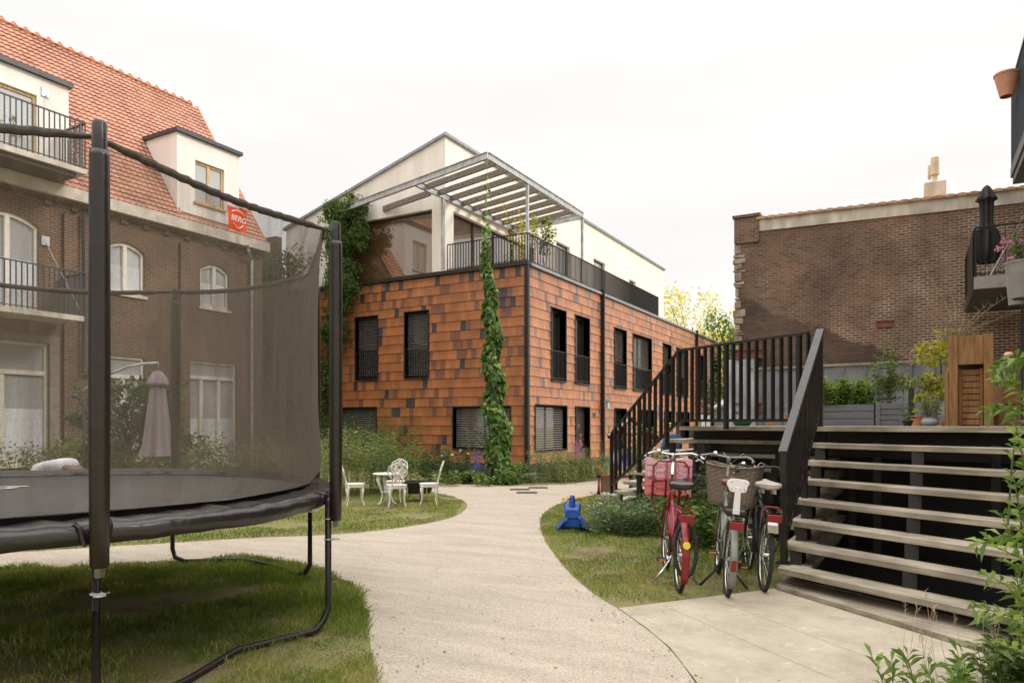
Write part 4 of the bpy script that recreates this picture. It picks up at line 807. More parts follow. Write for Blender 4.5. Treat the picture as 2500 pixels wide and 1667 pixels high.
for i in range(4):
    a0, a1 = ANG[2 * i], ANG[2 * i + 1]; b = MB(); rr = 2.64
    p = [TP(a0, rr, ZM - .04), TP(a0, rr, .16), TP(a0 + 1, rr - .03, .07), TP(a0 + 4, rr - .05, .03), *([TP(a0 + 14, 2.42, .025), TP(a1 - 16, 2.26, .025)] if i != 1 else [TP(a0 + 14, 2.62, .06), TP(a1 - 20, 2.66, .07), TP(a1 - 12, 2.54, .06)]), TP(a1 - 4, rr - .05, .03), TP(a1 - 1, rr - .03, .07), TP(a1, rr, .16), TP(a1, rr, ZM - .04)]
    q = [p[0]]
    for k in range(1, len(p) - 1): q += [p[k].lerp(p[k - 1], min(.5, .05 / max(.05, (p[k] - p[k - 1]).length))), p[k], p[k].lerp(p[k + 1], min(.5, .05 / max(.05, (p[k] - p[k + 1]).length)))]
    q.append(p[-1]); b.tube(q, .025, 10); b.build('leg', M['black'], tr, smooth=True)
# maker's tag and logo
M['orange_tag'] = mat('orange_tag_fabric', (.78, .085, .02), .6, var=.1); M['whiteprint'] = mat('white_print', (.82, .80, .77), .7, var=.03)
aT = -22.5; pT = netpt(aT, .985); ctr = TP(aT, 0, pT.z); outd = (pT - ctr).normalized(); tang = Vector((0, 0, 1)).cross(outd)
pT2 = netpt(aT + 3, .985); tg = (netpt(aT + 4, .97) - netpt(aT - 4, .97)).normalized(); upv = outd.cross(tg).normalized(); upv = upv if upv.z > 0 else -upv; nv = tg.cross(upv).normalized()
if nv.dot(outd) < 0: nv = -nv
cT = pT + outd * .035 - upv * .10; b = MB(); b.grid(lambda u, v: cT + tg * (u - .5) * .165 + upv * (v - .5) * .15 + nv * .006 * math.sin(v * 5 + u * 2), 10, 8); tg_o = b.build('label_tag', M['orange_tag'], tr, smooth=True)
mw = Matrix.Identity(4)
for i in range(3): mw[i][0] = tg[i]; mw[i][1] = upv[i]; mw[i][2] = nv[i]; mw[i][3] = (cT + nv * .009)[i]
if tg.cross(upv).dot(nv) < 0: mw = mw @ Matrix.Diagonal((-1, 1, 1, 1))
text('lettering', 'BERG', .055, M['whiteprint'], mw, tg_o, .0012, .25)
b = MB(); 
def onT(x, y): return cT + (tg if tg.cross(upv).dot(nv) > 0 else -tg) * x + upv * y + nv * .009
b.tube([onT(.058 * math.cos(R(t)), .03 + .026 * math.sin(R(t))) for t in range(15, 166, 15)], .003, 4); b.tube([onT(-.045, -.03), onT(-.012, -.058), onT(.012, -.058), onT(.045, -.03)], .003, 4); b.build('emblem', M['whiteprint'], tg_o)
mm = Matrix.Translation(C(-4.95, 6.35, ZM - .012)) @ Matrix.Rotation(AZ, 4, 'Z') @ Matrix.Rotation(R(8), 4, 'Z')
text('mat_lettering', 'BERG', .42, M['whiteprint'], mm, jm_, .001, .25)

# ---------------- timber stairs and deck ----------------
M['girderlight'] = mat('dusty_steel_girder', (.10, .085, .068), .7, .1, var=.3, scale=4, bump=.2)
M['girder'] = mat('grey_steel_girder', (.026, .021, .017), .65, .2, var=.3, scale=4, bump=.2)
st = thing('outdoor_stairs', 'wide open timber stairs of weathered boards folding around to a raised deck', 'stairs', tuple(C(3, 8)))
RIS = .195; tdir = Vector((.487, -.873)); Mp = Vector((4.08, 9.40))
Nk = {k: Vector((3.67 - .156 * k, 8.67 - .25 * k)) for k in range(0, 9)}
Lk = {0: (2.45, 10.45), 1: (2.34, 10.9), 2: (2.27, 11.35), 3: (2.17, 11.85), 4: (2.07, 12.3), 5: (1.97, 12.65), 6: (1.85, 12.95), 7: (1.74, 13.25)}
def offs(pts, d):
    out = []; n = len(pts)
    for i in range(n):
        if i == 0: e = (pts[1] - pts[0]).normalized(); nn = Vector((-e.y, e.x)); out.append(pts[0] - nn * d)
        elif i == n - 1: e = (pts[-1] - pts[-2]).normalized(); nn = Vector((-e.y, e.x)); out.append(pts[-1] - nn * d)
        else:
            e1 = (pts[i] - pts[i - 1]).normalized(); e2 = (pts[i + 1] - pts[i]).normalized(); n1 = Vector((-e1.y, e1.x)); n2 = Vector((-e2.y, e2.x)); b_ = (n1 + n2); b_ = b_ / (1 + n1.dot(n2)); out.append(pts[i] - b_ * d)
    return out
for k in range(1, 8):
    N = Nk[k]; Rk = N + tdir * 2.75; L_ = Vector(Lk[k]); E = L_ + Vector((.61, .79)) * 1.9; z1 = (8 - k) * RIS + .02; z0 = z1 - .056
    for seg, dpt in (([Rk, N], .29), ([N, Mp], .26), ([Mp, L_], .30), ([L_, E], .28)): pass
    line = [Rk, N, Mp, L_, E]; inn = offs(line, -.28)
    # direction check: inner side lies away from the garden
    if (inn[1] - N).dot(Vector((.873, .487))) < 0: inn = offs(line, .28)
    for i, nm in enumerate(('tread', 'tread', 'tread', 'tread')):
        a, b_, c_, d_ = line[i], line[i + 1], inn[i + 1], inn[i]
        mid0, mid1 = a.lerp(d_, .5), b_.lerp(c_, .5); g_ = .006
        mb = MB(); e1 = (b_ - a).normalized() * .002
        P = [a + e1, b_ - e1, c_ - e1, d_ + e1]
        mb.hexa([C(P[0].x, P[0].y, z0), C(P[1].x, P[1].y, z0), C(P[2].x, P[2].y, z0), C(P[3].x, P[3].y, z0), C(P[0].x, P[0].y, z1), C(P[1].x, P[1].y, z1), C(P[2].x, P[2].y, z1), C(P[3].x, P[3].y, z1)])
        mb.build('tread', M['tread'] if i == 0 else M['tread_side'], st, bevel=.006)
tag(sheet('understair_shade_sheet', [Vector((p.x, p.y, .008)) for p in [C(2.85, 7.35), C(3.95, 9.3), C(3.6, 9.9), C(2.4, 12.3), C(2.8, 15), C(9, 15), C(9, 3.2), C(4.3, 4.6)]], mat('understair_shade_black', (.012, .010, .008), .95)), kind='structure')  # near-black sheet added on the ground, painting in the shade beneath the stairs
# stringers under the treads
def stringer(ratio_pts, wd=.14, zoff=0):
    for i, (p, z) in enumerate(ratio_pts[:-1]): pass
def stair_string(fn, w_=.07, d=.27, mt='girder', ks=range(1, 7), name='stringer'):
    mb = MB()
    for k in ks:
        p = fn(k); q = fn(k + 1) if k < 8 else fn(k); ztop = (8 - k) * RIS + .02 - .058; a = (p - q).normalized(); 
        c0 = p + a * .02; c1 = p + a * .27; s = Vector((-a.y, a.x)) * w_
        mb.hexa([C(*(c0 + s), ztop - .235), C(*(c0 - s), ztop - .235), C(*(c1 - s), ztop - .235), C(*(c1 + s), ztop - .235), C(*(c0 + s), ztop), C(*(c0 - s), ztop), C(*(c1 - s), ztop), C(*(c1 + s), ztop)])
    return mb.build(name, M[mt], st)
for s in (.14, 1.30, 2.45): stair_string(lambda k: Nk[k] + tdir * s, .055)
for f_ in (.25, .75):
    stair_string(lambda k: Mp.lerp(Vector(Lk[min(k, 7)]), f_) + Vector((.02, .01)) * (8 - k) * (0), .05, ks=range(1, 7))
for (pt, zt_) in (((3.45, 8.6), 1.4), ((4.1, 8.0), 1.4), ((4.3, 9.0), 1.4), ((4.75, 7.0), 1.4), ((2.5, 11.1), 1.35), ((2.2, 12.3), .9), ((3.3, 11.6), 1.4)):
    m_ = MB(); p = C(*pt); m_.box((p.x - .04, p.y - .04, 0), (p.x + .04, p.y + .04, zt_)); m_.build('steel_post', M['girder'], st)
# bottom board platform
ba = [G(1895, 1441), G(2440, 1609), G(2475, 1556), G(1913, 1417)]
for i in range(3):
    f0, f1 = i / 3 + .006, (i + 1) / 3 - .006; mb = MB(); q = [ba[0].lerp(ba[3], f0), ba[1].lerp(ba[2], f0), ba[1].lerp(ba[2], f1), ba[0].lerp(ba[3], f1)]
    mb.hexa([Vector((p.x, p.y, .012)) for p in q] + [Vector((p.x, p.y, .055)) for p in q]); mb.build('bottom_board', M['tread'], st, bevel=.004)
# deck
N0 = Nk[0]; L0 = Vector(Lk[0]); R0 = N0 + tdir * 2.75
deckpts = [C(*R0), C(*N0), C(*L0), C(*(L0 + Vector((.5, .87)) * 2.1))]; last = deckpts[-1]
deckpts += [Vector((last.x, 22.1, 0)), Vector((7, 22.1, 0)), Vector((7, C(*R0).y, 0))]
mb = MB(); mb.prism([Vector((p.x, p.y, 1.525)) for p in deckpts][::-1], (0, 0, .055)); tag(mb.build('deck', M['tread']), kind='structure')
# dark backing wall added under the deck to keep light out
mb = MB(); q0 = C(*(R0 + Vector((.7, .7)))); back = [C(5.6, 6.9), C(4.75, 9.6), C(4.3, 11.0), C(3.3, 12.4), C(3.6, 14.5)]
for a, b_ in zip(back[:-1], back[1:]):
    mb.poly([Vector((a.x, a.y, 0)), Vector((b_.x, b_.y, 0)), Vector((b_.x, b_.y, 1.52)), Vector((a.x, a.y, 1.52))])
tag(mb.build('under_deck_light_block', M['deckunder']), kind='structure')
for (a, b_) in (((2.75, 10.75), (3.9, 9.75)), ((3.9, 9.75), (3.95, 8.9)), ((3.95, 8.9), (5.4, 6.5))):
    mb = MB(); mb.bar(C(*a, 1.36), C(*b_, 1.36), .06, .30); mb.build('girder', M['girder'], st)
# railings on the stairs
def railing(name, label, pts, posts, nbal, top_w, zb=.07, bal=.022, flat=False):
    o = thing(name, label, 'railing', (pts[0].x, pts[0].y, 0), 'black metal stair railings')
    for a, b_ in zip(pts[:-1], pts[1:]):
        m_ = MB(); m_.bar(a, b_, top_w, .035); m_.build('handrail', M['black'], o, bevel=.003)
    return o
H_ = 1.06
# near railing down the right flight
nb, nt_ = Vector((2.72, 7.13)), Vector((3.62, 8.38)); zb0, zb1 = .215, 1.60
ra = thing('stair_railing', 'near black metal stair railing standing on the treads between bicycles and right flight', 'railing', tuple(C(*nb)), 'black metal stair railings')
a, b_ = C(*nb, zb0 + 1.14), C(*nt_, zb1 + 1.09); m_ = MB(); dirv = (b_ - a).normalized(); m_.bar(a - dirv * .05, b_ + dirv * .04, .085, .045); m_.build('handrail', M['railtop'], ra, bevel=.003)
a2, b2 = C(*nb, zb0 + .19), C(*nt_, zb1 + .17); m_ = MB(); m_.bar(a2, b2, .03, .05); m_.build('bottom_rail', M['black'], ra)
n = 15
for i in range(n + 1):
    f = i / n; p = nb.lerp(nt_, f); w_ = .030 if i in (0, 8, n) else .013; z0 = zb0 + (zb1 - zb0) * f + (.19 if i not in (0, 8, n) else 0.0); z1 = zb0 + 1.14 + (zb1 + 1.09 - zb0 - 1.14) * f - .02
    if i == 8: z0 = (8 - 4) * RIS + .02
    if i == n: z0 = 1.58
    m_ = MB(); q = C(*p); dv = (C(*nt_) - C(*nb)).normalized(); sv = Vector((-dv.y, dv.x, 0)); m_.obox((q.x, q.y, (z0 + z1) / 2), dv * w_, sv * (.03 if w_ > .02 else .024), (0, 0, (z1 - z0) / 2)); m_.build('post' if w_ > .02 else 'baluster', M['black'], ra)
m_ = MB(); q = C(*nb); m_.box((q.x - .07, q.y - .07, .218), (q.x + .07, q.y + .07, .23)); m_.build('base_plate', M['black'], ra)
# far railing: along the deck edge then down the far flight
rb = thing('stair_railing', 'long black metal railing along the deck edge and down the far side of the stairs', 'railing', tuple(C(2.2, 11.2)), 'black metal stair railings')
P = [C(3.50, 8.42, 1.6), C(2.44, 10.38, 1.6), C(1.80, 12.9, .41)]; 
def seg(a, b_, za, zb_, ba_, bb_, n, posts):
    m_ = MB(); m_.bar(Vector((a.x, a.y, za)), Vector((b_.x, b_.y, zb_)), .05, .035); m_.build('handrail', M['black'], rb, bevel=.003)
    m_ = MB(); m_.bar(Vector((a.x, a.y, ba_)), Vector((b_.x, b_.y, bb_)), .03, .04); m_.build('bottom_rail', M['black'], rb)
    d = (b_ - a); d.z = 0; d.normalize(); s = Vector((-d.y, d.x, 0))
    for i in range(n + 1):
        f = i / n; q = a.lerp(b_, f); zt_ = za + (zb_ - za) * f - .015; big = i in posts; z0 = ba_ + (bb_ - ba_) * f - (.12 if big else 0)
        if big and abs(za - zb_) > .1: z0 = max(.2, z0 - .10)
        m_ = MB(); w_ = .026 if big else .012; m_.obox((q.x, q.y, (z0 + zt_) / 2), d * w_, s * .026, (0, 0, (zt_ - z0) / 2)); m_.build('post' if big else 'baluster', M['black'], rb)
seg(P[0], P[1], 2.685, 2.685, 1.655, 1.665, 17, (1, 10,))
seg(P[1], P[2], 2.685, 1.44, 1.665, .50, 13, (2, 7, 13))
M['concrete'] = mat('concrete_footing', (.30, .28, .24), .9, bump=.3, col2=(.44, .41, .36), scale=6)
m_ = MB(); q = C(1.80, 12.9); m_.box((q.x - .16, q.y - .13, .0), (q.x + .18, q.y + .13, .36)); m_.build('footing', M['concrete'], rb, bevel=.02)

# ---------------- garden chairs and table ----------------
M['castwhite'] = mat('white_cast_iron', (.70, .655, .59), .5, var=.10, scale=14, bump=.1, bscale=60)
def make_chair():
    r = thing('garden_chair', 'c', 'chair', (0, 0, 0), 'white cast iron garden chairs')
    s = MB(); s.lathe((0, 0, 0), [(0, .415), (.19, .418), (.20, .425), (.195, .437), (.15, .435), (.0, .432)], 24); s.lathe((0, 0, 0), [(.185, .37), (.192, .37), (.192, .418), (.185, .418)], 24); s.build('seat', M['castwhite'], r, smooth=True, auto=True)
    for sx in (-1, 1):
        for sy in (-1, 1):
            l = MB(); x, y = sx * .125, sy * .125
            l.tube([(x, y, .40), (x * 1.16, y * 1.16, .33), (x * 1.12, y * 1.12, .22), (x * 1.1, y * 1.1, .12), (x * 1.3, y * 1.3, .03), (x * 1.42, y * 1.42, .0)], [.034, .030, .018, .012, .012, .017], 8)
            l.tube([(x * 1.1, y * 1.1, .31), (x * .8 + .0, y * 1.2, .36), (x * .45, y * 1.32, .405)], [.012, .010, .016], 6); l.tube([(x * 1.1, y * 1.1, .31), (x * 1.2, y * .8, .36), (x * 1.32, y * .45, .405)], [.012, .010, .016], 6)
            l.build('leg', M['castwhite'], r, smooth=True)
    bk = MB()
    def BP(x, z): h = z - .43; return Vector((x, -.165 - .11 * (h / .44) ** 1.3 - .03 * h, z))
    out = [(.10, .43), (.085, .50), (.10, .56), (.155, .62), (.185, .69), (.165, .755), (.165, .79), (.125, .825), (.085, .835), (.05, .865), (0, .875)]
    sm = []
    for i in range(len(out) - 1):
        for t in (0, .33, .66): sm.append((out[i][0] * (1 - t) + out[i + 1][0] * t, out[i][1] * (1 - t) + out[i + 1][1] * t))
    full = [BP(x, z) for x, z in sm] + [BP(0, .875)] + [BP(-x, z) for x, z in sm[::-1]]
    bk.tube(full, .0135, 6)
    for k in (-1, 1):
        bk.tube([BP(k * .09, .46), BP(k * .03, .55), BP(k * .07, .63), BP(k * .12, .69)], [.012, .010, .012, .009], 6)
        bk.tube([BP(k * .02, .43), BP(k * .045, .52), BP(k * .01, .60), BP(k * .05, .70), BP(k * .10, .80)], [.010, .009, .012, .012, .008], 6)
        bk.tube([BP(k * .17, .72), BP(k * .10, .74), BP(k * .05, .80), BP(0, .86)], .009, 6)
        bk.tube([BP(k * .10, .56), BP(k * .13, .62), BP(k * .09, .66)], .009, 6)
    for (x, z, rr) in ((0, .64, .035), (.075, .695, .038), (-.075, .695, .038), (0, .755, .040), (.055, .60, .025), (-.055, .60, .025), (.04, .51, .02), (-.04, .51, .02), (.115, .765, .026), (-.115, .765, .026), (0, .82, .02)):
        c_ = BP(x, z); m2 = 7; ring = [c_ + Vector((rr * (1 if i % 2 else .62) * math.cos(i * math.pi / m2), 0, rr * (1 if i % 2 else .62) * math.sin(i * math.pi / m2))) for i in range(m2 * 2)]; bk.prism(ring, (0, .012, 0))
    bk.build('backrest', M['castwhite'], r, smooth=False); return r
chp = make_chair()
def cpos(px, py): return G(px, py)
chairs = [(866, 1233, -72, 'white cast iron garden chair nearest the trampoline pole, turned sideways'), (969, 1237, 12, 'white cast iron garden chair seen from behind in front of the small round table'),
          (966, 1224, 170, 'white cast iron garden chair behind the small round table facing the path'), (1048, 1232, 92, 'white cast iron garden chair in side view next to the black wheelbarrow')]
for i, (px, py, rz, lb) in enumerate(chairs):
    o = chp if i == 0 else copy_tree(chp); o.location = cpos(px, py); o.rotation_euler = (0, 0, AZ + R(rz)); o['label'] = lb
p = G(943, 1231); tb = thing('garden_table', 'small round white cast iron table with curved legs on the lawn', 'table', (0, 0, 0))
MB().lathe((0, 0, 0), [(0, .60), (.25, .60), (.268, .61), (.268, .625), (.255, .632), (0, .632)], 32).build('tabletop', M['castwhite'], tb, smooth=True, auto=True)
for k in range(3):
    a = R(90 + k * 120); u = Vector((math.cos(a), math.sin(a), 0)); l = MB(); l.tube([u * .20 + Vector((0, 0, .60)), u * .215 + Vector((0, 0, .52)), u * .17 + Vector((0, 0, .40)), u * .11 + Vector((0, 0, .26)), u * .10 + Vector((0, 0, .16)), u * .15 + Vector((0, 0, .05)), u * .21 + Vector((0, 0, .012))], [.03, .035, .03, .018, .014, .016, .024], 8)
    l.build('leg', M['castwhite'], tb, smooth=True)
MB().lathe((0, 0, 0), [(0, .245), (.11, .245), (.12, .255), (0, .26)], 20).build('lower_shelf', M['castwhite'], tb, smooth=True); tb.location = p; tb.rotation_euler = (0, 0, AZ + R(20))
# wheelbarrow
wbx = G(1022, 1222); wb = thing('wheelbarrow', 'small black tub wheelbarrow with yellow frame parked beside the hedge', 'wheelbarrow', (0, 0, 0)); M['yellowwood'] = mat('yellow_frame', (.42, .28, .07), .6)
m_ = MB(); 
def tub(u, v): a = u * 2 * math.pi; r = .30 + .09 * v; return Vector((math.copysign(abs(math.cos(a)) ** .6, math.cos(a)) * r * .86, math.copysign(abs(math.sin(a)) ** .6, math.sin(a)) * r * .75, .17 + .23 * v))
m_.grid(tub, 24, 5, True); m_.poly([tub(i / 24, 0) for i in range(24)]); m_.build('tub', M['black'], wb, smooth=False)
m_ = MB(); m_.tube([tub(i / 24, 1) for i in range(24)], .012, 6, closed=True); m_.build('rim', M['black'], wb)
m_ = MB()
for sx in (-1, 1): m_.tube([(.2 * sx, -.24, .38), (.2 * sx, -.25, .17), (.24 * sx, -.2, .0)], .013, 6); m_.tube([(.24 * sx, -.2, 0), (.16 * sx, .05, .17)], .012, 6)
m_.tube([(-.24, -.21, .06), (.24, -.21, .06)], .011, 6); m_.build('frame', M['yellowwood'], wb)
m_ = MB(); m_.lathe((-.02, .42, .12), [(.05, 0), (.12, 0), (.125, .02), (.12, .04), (.05, .04)], 20, axis=Vector((1, 0, 0))); m_.build('wheel', M['rubber'], wb); wb.location = wbx; wb.rotation_euler = (0, 0, AZ)

# ---------------- ride-on toy ----------------
M['blueplastic'] = mat('blue_plastic', (.018, .085, .38), .32, 0, var=.12, scale=3, bump=.03); M['yellowplastic'] = mat('yellow_plastic', (.80, .40, .01), .35)
toy = thing('ride_on_toy', 'blue plastic ride-on rocker toy with yellow handlebar on the lawn', 'toy', (0, 0, 0))
import bmesh
def subsurf(o, lv=2):
    s = o.modifiers.new('sub', 'SUBSURF'); s.levels = lv; s.render_levels = lv; return o
def loft(secs, n=16, pw=.55):
    """sections: (y, z center, half width, half height)"""
    mb = MB()
    def fn(u, v):
        k = v * (len(secs) - 1); i = min(int(k), len(secs) - 2); f = k - i; y, z, a_, b_ = [secs[i][j] * (1 - f) + secs[i + 1][j] * f for j in range(4)]; t = u * 2 * math.pi
        return Vector((math.copysign(abs(math.cos(t)) ** pw, math.cos(t)) * a_, y, z + math.copysign(abs(math.sin(t)) ** pw, math.sin(t)) * b_))
    mb.grid(fn, n, len(secs) - 1, True); mb.poly([fn(i / n, 0) for i in range(n)][::-1]); mb.poly([fn(i / n, 1) for i in range(n)]); return mb
loft([(-.28, .33, .10, .05), (-.29, .34, .13, .09), (-.22, .34, .145, .10), (-.02, .28, .125, .075), (.10, .28, .13, .08), (.2, .36, .16, .10), (.29, .40, .175, .10), (.34, .38, .14, .07)]).build('body', M['blueplastic'], toy, smooth=True)
for sx in (-1, 1):
    m_ = MB(); m_.grid(lambda u, v: Vector((sx * (.10 + .20 * v + .0 * u), -.30 + .62 * u, .27 - .23 * v ** .85 + .035 * math.sin(u * math.pi) * (1 - v) - .02 * math.sin(u * 3.14) * v)), 12, 6); o = m_.build('skirt', M['blueplastic'], toy, smooth=True); s = o.modifiers.new('solid', 'SOLIDIFY'); s.thickness = .035
    m_ = MB(); m_.tube([(sx * .155, -.30, .20), (sx * .27, -.305, .02)], [.022, .028], 8); m_.tube([(sx * .09, -.31, .24), (sx * .2, -.315, .03)], [.014, .018], 8); m_.build('runner', M['blueplastic'], toy, smooth=True)
m_ = MB(); m_.hexa([(-.20, -.26, .07), (.20, -.26, .07), (.20, .26, .07), (-.20, .26, .07), (-.09, -.27, .27), (.09, -.27, .27), (.09, .25, .27), (-.09, .25, .27)]); m_.build('chassis', M['blueplastic'], toy, bevel=.03)
m_ = loft([(.12, 0, .06, .045), (.30, 0, .052, .04), (.31, 0, .05, .038)], 12); m_ = MB(); m_.lathe((0, .20, .34), [(.07, 0), (.060, .12), (.05, .26), (.046, .285), (.03, .295)], 14); m_.build('steering_column', M['blueplastic'], toy, smooth=True)
m_ = MB()
for sx in (-1, 1): m_.tube([(sx * .05, .18, .575), (sx * .20, .165, .565)], .026, 10); m_.tube([(sx * .05, .22, .59), (sx * .19, .225, .59)], .02, 10)
m_.build('handlebar', M['yellowplastic'], toy, smooth=True); toy.location = G(1397, 1292); toy.rotation_euler = (0, 0, AZ - R(5)); toy.scale = (.80, .85, .80)

# ---------------- playhouse ----------------
M['redtube'] = mat('red_plastic_tube', (.38, .022, .028), .4); M['teal'] = mat('teal_panel', (.10, .26, .24), .5); M['palepanel'] = mat('pale_blue_panel', (.40, .52, .54), .4); M['woodpanel'] = mat('brown_panel', (.20, .11, .05), .6)
ph = thing('playhouse', 'red tube play frame with pale roof panels behind the far railing', 'playhouse', (0, 0, 0)); DPH = 16.6
def F(x, y, z): return Vector((x, y, z))
m_ = MB()
for x in (0, .78):
    for y in (0, .7): m_.tube([F(x - .0, y, 0), F(x, y, 1.35)], .03, 8)
for z in (.0, .36, 1.34):
    m_.tube([F(0, 0, z + .03), F(.78, 0, z + .03)], .028, 8); m_.tube([F(0, .7, z + .03), F(.78, .7, z + .03)], .028, 8)
m_.tube([F(0, 0, .39), F(0, .7, .39)], .028, 8); m_.tube([F(.78, 0, .39), F(.78, .7, .39)], .028, 8)
for y in (-.05, .75): m_.tube([F(-.16, y, 1.32), F(.36, y, 1.74)], .032, 8); m_.tube([F(.36, y, 1.74), F(.92, y, 1.32)], .032, 8)
m_.tube([F(.36, -.05, 1.74), F(.36, .75, 1.74)], .03, 8)
for x in (-.42, ): m_.tube([F(x, -.2, .0), F(x, -.2, .42), F(0, -.2, .42)], .03, 8); m_.tube([F(x, -.2, .03), F(.7, -.2, .03)], .03, 8); m_.tube([F(.3, -.2, .42), F(.3, -.2, 0)], .03, 8); m_.tube([F(0, -.2, .42), F(.7, -.2, .42), F(.7, -.2, 0)], .03, 8)
m_.build('frame', M['redtube'], ph, smooth=True)
for (x, y, z) in ((-.16, -.05, 1.32), (.36, -.05, 1.74), (.92, -.05, 1.32), (-.42, -.2, .42), (-.42, -.2, .03), (.3, -.2, .42), (.7, -.2, .42)): m_ = MB(); m_.obox((x, y, z), (.045, 0, 0), (0, .04, 0), (0, 0, .04)); m_.build('connector', M['black'], ph, bevel=.01)
m_ = MB(); m_.prism([F(.38, -.03, 1.75), F(.93, -.03, 1.33), F(.93, .75, 1.33), F(.38, .75, 1.75)], (0, 0, .02)); m_.prism([F(-.15, -.03, 1.34), F(.34, -.03, 1.75), F(.34, .75, 1.75), F(-.15, .75, 1.34)], (0, 0, .02)); m_.build('roof_panel', M['palepanel'], ph)
m_ = MB(); m_.box(F(-.38, -.19, .06), F(-.05, -.17, .38)); m_.build('side_panel', M['woodpanel'], ph); m_ = MB(); m_.box(F(.33, -.19, .06), F(.67, -.17, .38)); m_.build('side_panel', M['teal'], ph)
ph.location = W(1505, 1037, DPH); ph.location.z = 0; ph.rotation_euler = (0, 0, AZ - R(4))
cl = MB(); cl.grid(lambda u, v: C(T(1488) * 17.1 + .52 * u, 17.1 + .05 * math.sin(u * 9 + v * 4), 1.02 - .5 * v + .02 * math.sin(u * 12)), 12, 8); o = cl.build('hanging_cloth', mat('white_blue_cloth', (.55, .57, .62), .9, scale=5, col2=(.10, .14, .35), ramp=(.45, .6)), None, smooth=True); tag(o, 'white and blue patterned cloth hanging inside the red play frame', 'cloth')

# manhole grates
M['grate'] = mat('iron_grate', (.13, .125, .12), .5, .6)
for i, (px, py, lb) in enumerate(((1269, 1195, 'left rear metal drain grate set in the pale path'), (1314, 1191, 'right rear metal drain grate set in the pale path'), (1286, 1203, 'nearest metal drain grate set in the pale path'))):
    q = G(px, py); m_ = MB(); wd, dp = .22, .15
    for k in range(9): m_.obox(q + Vector((0, 0, .012)) + Vector((CA, SA, 0)) * (-wd + k * wd / 4), Vector((CA, SA, 0)) * .022, Vector((-SA, CA, 0)) * dp, (0, 0, .004))
    for k in (-1, 0, 1): m_.obox(q + Vector((0, 0, .0125)) + Vector((-SA, CA, 0)) * k * dp, Vector((CA, SA, 0)) * (wd + .02), Vector((-SA, CA, 0)) * .02, (0, 0, .005))
    tag(m_.build('drain_grate', M['grate']), lb, 'grate', 'drain grates in the path')

# ---------------- bicycles ----------------
def wheel(parent, name, y, z=.345, rr=.335, x=0, rim='silver', rot=0):
    t = MB(); t.tube([Vector((x + rr * math.cos(R(a)) * math.sin(rot), y + rr * math.cos(R(a)) * math.cos(rot), z + rr * math.sin(R(a)))) for a in range(0, 360, 12)], .0215, 8, closed=True)
    o = t.build(name, M['rubber'], parent, smooth=True)
    t = MB(); t.tube([Vector((x + (rr - .025) * math.cos(R(a)) * math.sin(rot), y + (rr - .025) * math.cos(R(a)) * math.cos(rot), z + (rr - .025) * math.sin(R(a)))) for a in range(0, 360, 12)], .012, 6, closed=True); t.build('rim', M[rim], o, smooth=True)
    s = MB()
    for k in range(24):
        a = R(k * 15 + 5); s.tube([Vector((x + (.03 if k % 2 else -.03), y, z)), Vector((x + math.cos(a) * math.sin(rot) * (rr - .03), y + (rr - .03) * math.cos(a) * math.cos(rot), z + (rr - .03) * math.sin(a)))], .0016, 3, cap=False)
    s.lathe((x - .045, y, z), [(.012, 0), (.03, .005), (.018, .02), (.018, .07), (.03, .085), (.012, .09)], 12, axis=Vector((1, 0, 0))); s.build('spokes', M['silver'], o); return o
def fender(parent, name, y, mt, a0, a1, rr=.372, w_=.034):
    f = MB(); n = 18; f.grid(lambda u, v: (lambda a, t: Vector(((v - .5) * 2 * w_, y + (rr - .012 * (2 * v - 1) ** 2) * math.cos(a), .345 + (rr - .012 * (2 * v - 1) ** 2) * math.sin(a))))(R(a0 + (a1 - a0) * u), 0), n, 6); o = f.build(name, mt, parent, smooth=True); s = o.modifiers.new('solid', 'SOLIDIFY'); s.thickness = .003; return o
